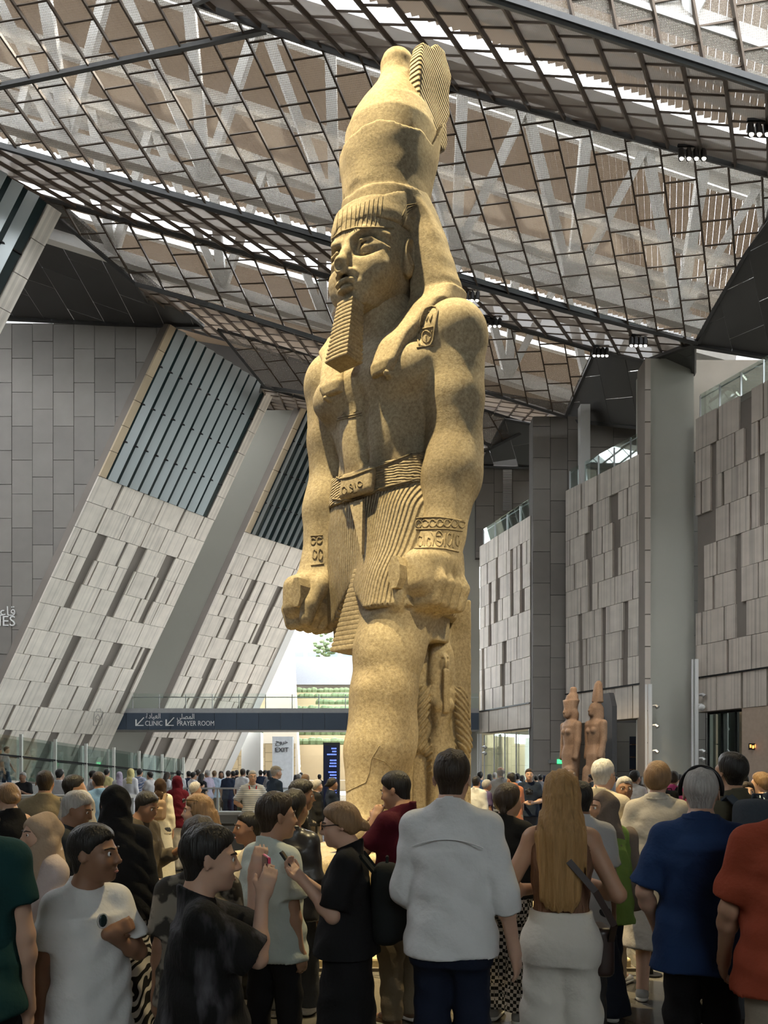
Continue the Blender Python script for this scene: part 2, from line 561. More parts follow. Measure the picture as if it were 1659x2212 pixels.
# ---- right side: sawtooth of panelled walls, piers and tiled returns
def right_wall(pf, Yf, pn, Yn, zt, zb, zl, seed, slots, S_extra=0., cw=1.33, rows=8, m=None):
    A, B = at(pf, HZ, Yf), at(pn, HZ, Yn)
    A.z = B.z = 0
    h = (B - A).normalized()
    S = (B - A).length + S_extra
    n = Vector((-abs(h.y), -abs(h.x), 0)) if True else None
    n = Vector((h.y, -h.x, 0))
    if n.x > 0: n = -n
    rw = [zl, zb] + [zb + (zt - zb) * (i + 1) / rows for i in range(rows)]
    w, Pt = stone_wall('wall_right', A, h, Vector((0, 0, 1)), n, S, rw, cw, slots, m or m_stone_r, seed=seed, gap=.055, proud=(.12, .15))
    MB().prism([Pt(0, zb - .04, .2), Pt(S, zb - .04, .2), Pt(S, zb + .04, .2), Pt(0, zb + .04, .2)], -n * .05).build('dark_joint', m_black, w)  # black strip along the line above the lowest course
    return A, h, n, S, Pt

def balustrade(name, label, Pt, S, z, hgt, npan, d=-.15, shift=0., ml=None):
    t = thing(name, label, 'railing', Pt(0, z, d))
    base = Pt(0, z, d)
    q = lambda s, zz, dd=d: Pt(s, zz, dd) - base
    for k in range(npan):
        a, b = S * k / npan + .02, S * (k + 1) / npan - .02
        MB().prism([q(a, z + .02), q(b, z + .02), q(b, z + hgt), q(a, z + hgt)], (q(0, z, d - .02))).build('glass_pane', m_glass, t)
    for k in range(npan + 1):
        s = min(S - .03, max(.03, S * k / npan))
        MB().bar(q(s, z), q(s, z + hgt * .93, d), .045, .07).build('post', m_steel, t)
    MB().bar(q(0, z + hgt * .86, d - .08), q(S, z + hgt * .86, d - .08), .05, .05).build('handrail', m_steel, t)
    return t

R1 = right_wall(1507, 39.2, 1659, 35.4, 19.8, 6.6, 4.85, 11, [(1.1, 5, 8, .3), (.35, 3, 6, .3), (3.1, 7, 9, .3), (2.6, 2, 5, .3), (3.9, 5, 7, .3)], 6.0)
R2 = right_wall(1226, 46.1, 1395, 40.5, 18.7, 6.5, 4.7, 12, [(2.1, 4, 8, .3), (4.1, 5, 8, .3), (1.3, 1, 4, .28), (3.2, 1, 4, .28), (4.9, 1, 4, .28)], m=m_stone_r_lit)
R3 = right_wall(1040, 53.6, 1149, 47.2, 17.6, 6.1, 4.6, 13, [(2.5, 5, 8, .3), (4.5, 5, 8, .3), (5.7, 5, 8, .25), (.5, 1, 4, .28), (3.4, 1, 4, .28), (1.5, 4, 7, .28)], m=m_stone_r_lit)
balustrade('glass_balustrade', 'clear glass balustrade along the top of the nearest right-hand panel wall', R1[4], R1[3], 19.85, 1.25, 8)
balustrade('glass_balustrade', 'greenish glass balustrade along the top of the middle right-hand panel wall', R2[4], R2[3], 18.75, 1.25, 5)
balustrade('glass_balustrade', 'pale glass balustrade along the top of the farthest right-hand panel wall', R3[4], R3[3], 17.65, 1.2, 4)

def pier(px0, px1, Y, ztop, m, name, depth=2.2, zb=0):
    a, b = at(px0, HZ, Y), at(px1, HZ, Y)
    o = MB().box(((a.x + b.x) / 2, Y + depth / 2, (ztop + zb) / 2), (b.x - a.x, depth, ztop - zb)).build(name, m)
    return tag(o, kind='structure')
pier(1404, 1499, 39.9, 23.3, m_conc, 'wall_right_pier')
pr = pier(1393, 1405, 39.8, 23.2, m_slot, 'wall_right_pier_edge', 1.2)
for i in range(14):
    MB().box((0, 0, 0), (.28, .06, 1.6)).build('edge_block', m_tan if False else m_stone_r, pr).location = (at(1399, HZ, 39.8).x, 39.78, .85 + i * 1.66)
pier(1000, 1036, 55.0, 24.5, m_conc, 'wall_right_pier')
a, b = at(1151, HZ, 46.6).x, at(1226, HZ, 46.6).x
tw2 = tile_wall('wall_right_tiled', [(a, 0), (b + .6, 0), (b + .6, 23.4), (a, 23.4)], 46.6, 1.05, 1.9, x0=a, back=1.2)
# recessed walls seen above the panel walls
a, b = at(1036, HZ, 52).x, at(1160, HZ, 52).x
tw3 = tile_wall('wall_right_recess', [(a, 17), (b, 17), (b, 23.5), (a, 23.5)], 54.2, 1.3, 1.6, x0=a)
gr = MB()
for i in range(26):
    gr.box(at(1096, 1016 + i * 3.4, 54.05), (.62, .04, .06))
gr.build('vent_grille', m_steel, tw3)
a, b = at(1225, HZ, 46.5).x, at(1400, HZ, 46.5).x
tile_wall('wall_right_recess', [(a, 18.5), (b, 18.5), (b, 24), (a, 24)], 47.2, 1.5, 1.6, x0=a)
pier(1254, 1275, 45.0, 23.4, m_white, 'trim_3', .6, 18.6)
a, b = at(1497, HZ, 41).x, at(1720, HZ, 41).x
tag(MB().box(((a + b) / 2 + 1.5, 42.2, 21.8), (b - a + 3, .6, 5.0)).build('wall_right_upper', M('cast_concrete', (.46, .42, .36), .7, var=.2, scale=.7, bump=.1)), kind='structure')
# returns closing the building behind the piers and walls
a, b = at(1478, HZ, 42).x, at(1545, HZ, 42).x
tile_wall('wall_right_return', [(a, 0), (b, 0), (b, 23.5), (a, 23.5)], 42.1, 1.2, 1.9, x0=a)
tag(MB().box((22.5, 61, 15), (22, .6, 30)).build('wall_back_right', m_dark), kind='structure')
tag(MB().box((-31, 66, 15), (26, .6, 30)).build('wall_back_left', m_dark), kind='structure')
tag(MB().box((-4, 62.5, 33.0), (84, .6, 14)).build('wall_back_gable', m_clad), kind='structure')
# walkway decks behind the parapets
for (A, h, n, S, Pt), z in ((R1, 19.8), (R2, 18.7), (R3, 17.6)):
    tag(MB().prism([Pt(0, z - .3), Pt(S, z - .3), Pt(S, z - .3, -6), Pt(0, z - .3, -6)], (0, 0, .28)).build('floor_walkway', m_conc), kind='structure')

# openings at the foot of the right walls
A, h, n, S, Pt = R1
w = tag(MB().prism([Pt(.25, 0, -.5), Pt(2.75, 0, -.5), Pt(2.75, 4.85, -.5), Pt(.25, 4.85, -.5)], -n * .05).build('window_4', glass('mirror_glass', (.5, .62, .6), .55)), kind='structure')
for s in (.25, 1.1, 1.95, 2.75):
    MB().bar(Pt(s, 0, -.47), Pt(s, 4.85, -.47), .05, .08).build('window_frame', m_black, w)
MB().bar(Pt(.25, 4.8, -.47), Pt(2.75, 4.8, -.47), .08, .1).build('window_frame', m_black, w)
tag(MB().prism([Pt(2.8, 0, .1), Pt(S, 0, .1), Pt(S, 4.85, .1), Pt(2.8, 4.85, .1)], -n * .6).build('wall_right_base', M('warm_wall', (.40, .31, .24), .7)), kind='structure')
tag(MB().prism([Pt(-.5, 0, -4), Pt(S, 0, -4), Pt(S, 6, -4), Pt(-.5, 6, -4)], -n * .3).build('wall_right_inner', M('shop_inside', (.05, .075, .075), .5, var=.4, scale=.4)), kind='structure')
led = M('orange_led', (1, .30, .06), emit=3)
sg = thing('led_sign', 'small orange lit sign on the warm wall at the right edge', 'sign', Pt(3.5, 3.0, .12))
MB().box((0, 0, 0), (.5, .06, .3)).build('case', m_black, sg)
for k in range(4):
    MB().box((-.18 + .12 * k, -.04, .02 * (-1) ** k), (.07, .02, .14)).build('lit_letter', led, sg)
A, h, n, S, Pt = R2
a, b = at(1215, HZ, 49).x, at(1440, HZ, 49).x
tile_wall('wall_right_inner', [(a, 0), (b, 0), (b, 5), (a, 5)], 49.0, 1.6, 1.9, x0=a)
sh = thing('shelf_unit', 'dark blue shelf unit lit in orange inside the opening by the concrete pier', 'shelf', at(1388, HZ, 46) - Vector((0, 0, EYE)))
MB().box((0, .4, 2.0), (1.3, .05, 4.0)).build('back_panel', M('dark_blue', (.012, .02, .045), .5), sh)
for k in range(5):
    MB().box((0, .2, .5 + k * .75), (1.3, .4, .05)).build('shelf_board', M('shelf_wood', (.10, .045, .02), .5), sh)
A, h, n, S, Pt = R3
dr = tag(MB().prism([Pt(.15, 0, -.2), Pt(S, 0, -.2), Pt(S, 4.45, -.2), Pt(.15, 4.45, -.2)], -n * .04).build('window_5', m_glass), kind='structure')
for s in (.15, 1.6, 3.1, 4.6, S - .05):
    MB().bar(Pt(s, 0, -.15), Pt(s, 4.45, -.15), .06, .08).build('window_frame', m_steel, dr)

# ---- roof: folded plates of perforated panels on mullions
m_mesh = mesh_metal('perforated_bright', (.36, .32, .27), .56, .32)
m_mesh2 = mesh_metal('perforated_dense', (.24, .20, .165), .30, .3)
m_mull = M('brown_mullion', (.11, .085, .065), .45, .6, var=.1)
m_edge = M('dark_edge_beam', (.10, .10, .10), .45, .6)

def plane3(a, b, c):
    n = (b - a).cross(c - a).normalized()
    if n.z > 0: n = -n
    return a, n
def on_plane(px, py, pl):
    d = ray(px, py)
    t = (pl[0] - EYEV).dot(pl[1]) / d.dot(pl[1])
    return EYEV + d * t

def hull2(pts):
    P = sorted(set(pts))
    def half(P):
        h = []
        for p in P:
            while len(h) > 1 and (h[-1][0] - h[-2][0]) * (p[1] - h[-2][1]) - (h[-1][1] - h[-2][1]) * (p[0] - h[-2][0]) <= 0: h.pop()
            h.append(p)
        return h[:-1]
    return half(P) + half(P[::-1])

def facet(pts3, poly, gdir, gcross, su, sv, m, thick=.03, bars=True, solid=False, mull=(.07, .16)):
    """poly: pixel polygon projected on the facet's plane; gdir / gcross: pixel pairs giving the two directions of the grid"""
    pl = plane3(*[at(*p) for p in pts3])
    V = [on_plane(x, y, pl) for x, y in poly]
    n = pl[1]
    U = (on_plane(*gdir[1], pl) - on_plane(*gdir[0], pl)).normalized()
    C_ = (on_plane(*gcross[1], pl) - on_plane(*gcross[0], pl)).normalized()
    e1 = C_
    e2 = n.cross(e1).normalized()
    O = V[0]
    to2 = lambda p: ((p - O).dot(e1), (p - O).dot(e2))
    to3 = lambda q, d=0.: O + e1 * q[0] + e2 * q[1] + n * d
    P2 = hull2([to2(v) for v in V])
    u2 = (U.dot(e1), U.dot(e2))
    if u2[1] < 0: u2 = (-u2[0], -u2[1])
    u2 = (u2[0] / u2[1], 1)
    # grid coordinates: q = i*su*(1,0) + j*sv*u2
    gi = lambda q: (q[0] - q[1] * u2[0])
    is_ = [gi(q) for q in P2]; js = [q[1] for q in P2]
    i0, i1 = int(math.floor(min(is_) / su)), int(math.ceil(max(is_) / su))
    j0, j1 = int(math.floor(min(js) / sv)), int(math.ceil(max(js) / sv))
    root = empty('ceiling')
    root.location = to3((sum(q[0] for q in P2) / len(P2), sum(q[1] for q in P2) / len(P2)))
    base = root.location
    tag(root, kind='structure')
    cell = lambda i, j: (i * su + j * sv * u2[0], j * sv)
    ins = .02 if not solid else .012
    for i in range(i0, i1):
        for j in range(j0, j1):
            stg = (i % 3) * .34 if not solid else (i % 2) * .5
            q = [cell(i, j + stg), cell(i + 1, j + stg), cell(i + 1, j + 1 + stg), cell(i, j + 1 + stg)]
            q = clip_convex(q, P2)
            if len(q) < 3 or area2(q) < .05: continue
            cx_, cy_ = sum(p[0] for p in q) / len(q), sum(p[1] for p in q) / len(q)
            sh = 1 - ins / max(.2, math.sqrt(area2(q)) / 2)
            q = [(cx_ + (p[0] - cx_) * sh, cy_ + (p[1] - cy_) * sh) for p in q]
            if solid:
                MB().prism([to3(p, 0) - base for p in q], -n * thick).build('panel', m, root)
            else:
                mobj('panel', [to3(p) - base for p in q], [tuple(range(len(q)))], m, root, uv=q)
    def line_clip(a, b):
        t0, t1 = 0., 1.
        for k in range(len(P2)):
            p, q = P2[k], P2[(k + 1) % len(P2)]
            sd = lambda r: (q[0] - p[0]) * (r[1] - p[1]) - (q[1] - p[1]) * (r[0] - p[0])
            fa, fb = sd(a), sd(b)
            if fa < 0 and fb < 0: return None
            if fa < 0: t0 = max(t0, fa / (fa - fb))
            elif fb < 0: t1 = min(t1, fa / (fa - fb))
        if t1 - t0 < 1e-3: return None
        f = lambda t: (a[0] + (b[0] - a[0]) * t, a[1] + (b[1] - a[1]) * t)
        return f(t0), f(t1)
    if bars:
        for i in range(i0, i1 + 1):
            s = line_clip(cell(i, j0 - 1), cell(i, j1 + 1))
            if s: MB().bar(to3(s[0], .06) - base, to3(s[1], .06) - base, mull[0], mull[1], n).build('mullion', m_mull, root)
        cb = MB()
        for i in range(i0, i1):
            stg = (i % 3) * .34
            for j in range(j0 - 1, j1 + 1):
                s = line_clip(cell(i, j + stg), cell(i + 1, j + stg))
                if s: cb.bar(to3(s[0], .02) - base, to3(s[1], .02) - base, .05, .06, n)
        if cb.v: tag(cb.build('crossbar', m_mull, root), kind='stuff')
    eb = MB()
    for k in range(len(P2)):
        a, b = P2[k], P2[(k + 1) % len(P2)]
        MB().bar(to3(a, .05) - base, to3(b, .05) - base, .16, .2, n).build('edge_beam', m_edge, root)
    return pl

def fold_pt(px, py, h):
    """point of the roof fold seen at a pixel: valleys lie on z = 25.15 - .158 X, ridges h above it"""
    Y = (23.5 + h) / ((HZ - py) / F + .158 * (px - CX) / F)
    return (px, py, Y)

V0 = [(400, -240), (1085, 0), (1659, 185), (1950, 278)]
A_ = [(-500, -330), (420, 0), (640, 80), (950, 179), (1659, 373), (1950, 446)]
Bl = [(-300, 225), (0, 312), (370, 427), (720, 520), (978, 608), (1216, 673), (1508, 738)]
Cl = [(-250, 340), (60, 415), (300, 482), (470, 530), (720, 600), (1037, 678), (1220, 741), (1392, 780)]
V2l = [(295, 612), (450, 650), (676, 727), (1037, 842), (1180, 880), (1220, 897)]
D3 = [(345, 692), (437, 699), (686, 771), (1031, 885), (1154, 918)]
B3 = [fold_pt(0, 312, 0), fold_pt(1490, 734, 0)]
A3 = fold_pt(1000, 192, 3)
C3 = [fold_pt(60, 415, 2), fold_pt(1392, 780, 2)]
facet([fold_pt(1085, 0, 0), fold_pt(1659, 185, 0), (1500, -300, 22.5)], V0[:] + [(1950, -420), (400, -420)],
      ((1285, 60), (1300, 130)), ((1100, 30), (1250, 5)), 1.25, 1.2, m_mesh)                                            # nearest, top right corner
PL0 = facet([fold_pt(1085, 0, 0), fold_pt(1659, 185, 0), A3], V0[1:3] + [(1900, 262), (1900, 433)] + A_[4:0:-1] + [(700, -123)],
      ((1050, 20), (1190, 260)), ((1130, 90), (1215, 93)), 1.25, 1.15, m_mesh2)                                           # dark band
facet([B3[0], B3[1], A3], [(-300, -240), (420, 0), (640, 78), (950, 179), (1680, 378), (1659, 471), (1614, 544), (1508, 738), (1216, 668), (978, 603), (720, 525), (0, 312), (-300, 225)],
      ((1024, 192), (1156, 636)), ((1138, 364), (1193, 357)), 1.25, 1.0, m_mesh)                                           # the great bright facet
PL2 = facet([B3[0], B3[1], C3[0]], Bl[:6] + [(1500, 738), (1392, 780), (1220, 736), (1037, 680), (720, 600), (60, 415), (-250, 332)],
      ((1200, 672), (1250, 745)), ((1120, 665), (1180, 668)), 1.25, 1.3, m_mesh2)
facet([C3[0], C3[1], fold_pt(676, 730, 0)], [(60, 415), (720, 598), (1037, 683), (1285, 757), (1252, 828), (1222, 898), (1037, 842), (676, 727), (450, 650), (295, 612), (130, 445)],
      ((1060, 690), (1098, 850)), ((1090, 750), (1140, 748)), 1.35, 1.1, m_mesh)
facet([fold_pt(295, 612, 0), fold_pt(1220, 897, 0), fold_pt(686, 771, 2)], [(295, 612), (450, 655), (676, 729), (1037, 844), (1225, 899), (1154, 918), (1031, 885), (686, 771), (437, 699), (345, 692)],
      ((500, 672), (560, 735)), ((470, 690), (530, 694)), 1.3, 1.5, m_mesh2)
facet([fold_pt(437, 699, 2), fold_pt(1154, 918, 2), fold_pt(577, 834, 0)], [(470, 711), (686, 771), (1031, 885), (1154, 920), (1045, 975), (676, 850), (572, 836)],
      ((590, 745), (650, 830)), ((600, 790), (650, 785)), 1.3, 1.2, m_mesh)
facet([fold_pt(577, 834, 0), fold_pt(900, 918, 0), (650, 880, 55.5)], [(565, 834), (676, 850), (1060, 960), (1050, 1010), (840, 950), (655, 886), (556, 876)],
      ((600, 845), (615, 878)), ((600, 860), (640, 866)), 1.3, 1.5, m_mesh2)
# the thin crease across the great facet
plg = plane3(at(*B3[0]), at(*B3[1]), at(*A3))
cr = MB()
P_ = [on_plane(x, y, plg) - Vector((0, 0, .1)) for x, y in ((-300, 245), (0, 181), (300, 118), (575, 60))]
for i in range(3): cr.bar(P_[i], P_[i + 1], .16, .16)
tag(cr.build('trim_4', m_edge), kind='structure')
# solid cladding: soffits on both sides
facet([(130, 440, 38.0), (0, 690, 45.2), (365, 700, 45.2)], [(-320, 300), (60, 418), (130, 440), (295, 612), (345, 692), (440, 704), (368, 704), (0, 684), (-320, 670)],
      ((100, 500), (180, 640)), ((60, 540), (200, 590)), 2.0, 2.4, m_clad, .06, False, True)
facet([(1650, 471, 31.5), (1500, 740, 37.6), (1659, 757, 36.0)], [(1690, 440), (1720, 780), (1500, 745), (1540, 672), (1614, 544)],
      ((1600, 560), (1640, 740)), ((1560, 690), (1650, 650)), 1.7, 2.2, m_clad, .06, False, True)
facet([(1392, 780, 41.0), (1500, 742, 37.6), (1487, 803, 40.2)], [(1392, 780), (1500, 740), (1500, 806)],
      ((1440, 765), (1490, 790)), ((1440, 780), (1490, 760)), 2.2, 1.6, m_clad, .06, False, True)
facet([(1285, 757, 43.5), (1392, 780, 41.5), (1228, 900, 47.0)], [(1285, 757), (1393, 781), (1396, 850), (1396, 925), (1250, 910), (1222, 898), (1252, 828)],
      ((1310, 780), (1335, 900)), ((1290, 840), (1380, 830)), 1.9, 2.6, m_clad, .06, False, True)
facet([(1154, 918, 50.0), (1228, 900, 47.0), (1396, 922, 47.3)], [(1154, 917), (1228, 899), (1396, 908), (1396, 960), (1240, 940)],
      ((1280, 905), (1300, 935)), ((1240, 915), (1380, 925)), 1.9, 2.6, m_clad, .06, False, True)
facet([(1154, 918, 52.0), (1037, 1004, 54.0), (1150, 1006, 54.0)], [(1090, 905), (1154, 917), (1154, 1010), (1036, 1006)],
      ((1100, 930), (1120, 1000)), ((1080, 985), (1150, 975)), 1.6, 1.9, m_clad, .06, False, True)
# unseen roof above the visitors, made solid to keep daylight off them
tag(MB().prism([(-46, -18, 27), (30, -18, 24), (30, 15, 25), (-46, 15, 32)], (0, 0, .5)).build('ceiling_solid', m_dark), kind='structure')
# upper roof of timber-toned slats over white steel trusses
m_slat = mesh_metal('roof_slat', (.30, .245, .19), .05, .38, .04)
zr = lambda x: 34.0 - .158 * x
for y0, y1 in ((13, 33.6), (34.5, 48.2), (50.0, 66)):        # three runs of slats with open strips of sky between them
    ur = empty('ceiling_upper', (0, (y0 + y1) / 2, 34)); tag(ur, kind='structure')
    slat_me = None
    for k in range(200):
        xc = -42 + k * .36
        if slat_me is None:
            o = MB().box((0, 0, 0), (.308, (y1 - y0) * 1.06, .05)).build('slat', m_slat, ur); slat_me = o.data
        else:
            o = link('slat', slat_me, ur)
        o.location = (xc, .19 * xc, zr(xc) - 34); o.rotation_euler = (0, R(9), R(-20))
m_truss = M('white_truss_steel', (.86, .85, .82), .5, .1, var=.06)
def truss(a, b, zlow, zhigh, dy=0., step=5.2, w=.58, web=True):
    """a, b: plan ends; chords at two heights with struts and diagonals between"""
    a, b = Vector((*a, 0)), Vector((*b, 0))
    c = (a + b) / 2
    t = empty('roof_truss', (c.x, c.y, zlow - .158 * c.x)); tag(t, kind='structure')
    o = Vector(t.location)
    lo = lambda f: Vector((*(a.lerp(b, f)).xy, zlow - .158 * a.lerp(b, f).x)) - o
    hi = lambda f: Vector((a.lerp(b, f).x, a.lerp(b, f).y + dy, zhigh - .158 * a.lerp(b, f).x)) - o
    MB().bar(lo(0), lo(1), w * .8, w).build('chord', m_truss, t)
    MB().bar(hi(0), hi(1), w * .8, w).build('chord', m_truss, t)
    if not web: return
    n = max(1, int((b - a).length / step))
    for k in range(n + 1):
        MB().bar(lo(k / n), hi(k / n), w * .8, w * .8, (0, 1, 0)).build('strut', m_truss, t)
        if k < n:
            MB().bar(lo(k / n), hi((k + .5) / n), w * .65, w * .65, (0, 1, 0)).build('diagonal', m_truss, t)
            MB().bar(lo((k + 1) / n), hi((k + .5) / n), w * .65, w * .65, (0, 1, 0)).build('diagonal', m_truss, t)
truss((-30, 29.2), (20, 38.8), 26.3, 31.5, -3.0)       # over the valley of the great facet
truss((-30, 35.4), (18, 48.4), 26.3, 31.5, -3.0)       # over the next valley
truss((-12, 20.3), (20, 25.3), 26.3, 31.5, -2.5)
truss((-26, 24.6), (20, 31.9), 29.2, 32.0, 0, web=False)
truss((-30, 36), (20, 44), 28.6, 32.0, 0, web=False)
for k in range(9):                                     # purlins under the slats
    y = 19 + k * 4.2
    truss((-32, y - 4), (22, y + 6.6), 32.4 + (k % 2) * .5, 33.4, .9, w=.32, web=False)

# ---- the bridge across the far end, with its signs
YB = 53.0
br = empty('bridge', (at(640, HZ, YB).x, YB, 0)); tag(br, kind='structure')
lx = lambda px: at(px, HZ, YB).x - br.location.x
bz = lambda py: at(0, py, YB).z
x0, x1 = lx(225), lx(1035)
MB().box(((x0 + x1) / 2, 1.3, (bz(1578) + bz(1529)) / 2), (x1 - x0, 2.4, bz(1529) - bz(1578) - .05)).build('deck', M('bridge_deck', (.36, .36, .36), .6), br)
nb = 17
for k in range(nb):
    a, b = x0 + (x1 - x0) * k / nb, x0 + (x1 - x0) * (k + 1) / nb
    MB().box(((a + b) / 2, .05, (bz(1576) + bz(1540)) / 2), (b - a - .025, .1, bz(1540) - bz(1576))).build('fascia_panel', m_band, br)
for k in range(14):
    a, b = x0 + (x1 - x0) * k / 14, x0 + (x1 - x0) * (k + 1) / 14
    MB().box(((a + b) / 2, .3, (bz(1530) + bz(1497)) / 2), (b - a - .06, .03, bz(1497) - bz(1530))).build('glass_pane', m_glass, br)
    MB().box((a, .36, (bz(1530) + bz(1499)) / 2), (.06, .06, bz(1499) - bz(1530))).build('post', m_steel, br)
MB().box(((x0 + x1) / 2, .4, bz(1505)), (x1 - x0, .06, .06)).build('handrail', m_steel, br)
def btext(s, px, py, h):
    o = text(s, px, py, YB - .02, h, None); o.scale.x = .8; o.location = o.location - br.location; o.parent = br
btext('CLINIC', 313, 1567.5, 10.5); btext('PRAYER ROOM', 382, 1567.5, 10.5)
btext(AR['clinic'], 315, 1552, 11); btext(AR['prayer'], 382, 1553, 11); btext(AR['bridge'], 996, 1566, 13)
for px in (294, 359):
    a = MB()
    q = lambda x, y: at(x, y, YB - .03) - br.location
    a.bar(q(px + 17, 1550), q(px + 1.5, 1566.5), .06, .09, (0, 1, 0)).bar(q(px, 1554), q(px, 1568), .09, .06, (0, 1, 0)).bar(q(px - 1, 1567), q(px + 16, 1567), .06, .09, (0, 1, 0))
    a.build('arrow', m_letter, br)

# pale emblem of a bag drawn on one low panel of the first raking wall
_pl = (W1[0] + W1[3] * .14, W1[3])
def wline(pts, r=.03):
    return [on_plane(x, y, _pl) for x, y in pts]
em = MB()
for ln in ([(204, 1538), (222, 1536), (220, 1566), (202, 1567), (204, 1538)], [(208, 1537), (209, 1532), (217, 1531), (218, 1536)], [(208, 1560), (206, 1550), (212, 1543), (216, 1550), (212, 1556), (209, 1552)]):
    em.tube(wline(ln), .025, 5)
em.build('emblem', M('emblem_grey', (.45, .42, .38)), bpy.data.objects['wall_left'])

# ---- outdoors: paved court, terraces with hedges, pale buildings
m_ground = M('outdoor_paving', (.26, .235, .19), .8, var=.15, scale=.3)
m_sand = M('sand_stone', (.28, .225, .14), .8, var=.15, scale=.5, rnd=.1)
m_hedge = M('hedge_leaves', (.06, .085, .035), .8, var=.5, scale=4, bump=.8, bscale=8)
gd = mobj('ground', [(-160, 66, -.05), (160, 66, -.05), (160, 400, -.05), (-160, 400, -.05)], [(0, 1, 2, 3)], m_ground); tag(gd, kind='structure')
ter = empty('terraces', (0, 90, 0)); tag(ter, kind='structure')
for k in range(11):
    y, z = 84 + k * 5, 1.1 + k * 1.5
    MB().box((0, y - 90 + 20, z / 2), (120, 40, z)).build('terrace_step', m_sand, ter)
    hd = MB(); rr = random.Random(k)
    for i in range(26):
        x = -17 + i * .95
        if k % 3 != 2 or i > 6: hd.ell((x + rr.uniform(-.2, .2), y - 90 + 1, z + .3), (.8, .7, .55 + rr.random() * .25), 7, 5)
    if k > 2: tag(hd.build('hedge', m_hedge, ter), kind='stuff')
stw = MB()
for k in range(40):
    stw.box((at(610, HZ, 84 + k * 1.3).x, 83 + k * 1.3 - 90, .2 + k * .4), (4.2, 2.4, .5 + k * .42))
stw.build('stairway', m_ground, ter)
bw = thing('retaining_wall', 'long white retaining wall above the green terraces outside', 'wall', (-8, 140, 0))
MB().box((0, 1, 9), (70, 2, 20)).build('wall', M('white_render', (.25, .24, .225), .7), bw)
MB().box((0, -.2, 20.5), (70, 3, 5)).build('parapet', M('pale_blue_band', (.17, .18, .20), .7), bw)
MB().box((at(728, 0, 139).x + 8, -1.2, 15.6), (1.2, .3, 1.4)).build('vent', m_darkglass, bw)
bb = thing('far_building', 'white flat-roofed building with blue windows behind the retaining wall', 'building', (-16, 160, 20))
MB().box((0, 4, 5), (34, 8, 10)).build('wall', M('white_render'  , (.25, .24, .225)), bb)
for k in range(8):
    f_ = MB().box((-13 + k * 3.6, -.1, 6.0), (2.6, .3, 2.4)).build('window', M('blue_pane', (.10, .17, .26), .2), bb)
tr = thing('tree', 'thin bare tree beside the white building outside', 'tree', (at(700, 0, 150).x, 150, 20))
MB().tube([(0, 0, 0), (.2, 0, 4), (0, 0, 7)], [.3, .2, .08], 6).build('trunk', M('bark', (.2, .15, .1)), tr)
lf = MB(); rr = random.Random(4)
for i in range(60): lf.ell((rr.gauss(0, 1.3), rr.gauss(0, 1), 6 + rr.gauss(0, 1.6)), (.5, .5, .3), 5, 4)
tag(lf.build('foliage', m_hedge, tr), kind='stuff')
ow = tile_wall('wall_court', [(-22, -.05), (-9, -.05), (-9, 4.9), (-22, 4.9)], 78, .9, .9, m=m_sand, x0=-22)
# hall beyond the far right window: cream stone
ow2 = tile_wall('wall_court', [(6, -.05), (17, -.05), (17, 7), (6, 7)], 69, 1.8, 1.7, m=M('cream_stone', (.34, .30, .20), .7, rnd=.08), x0=6)

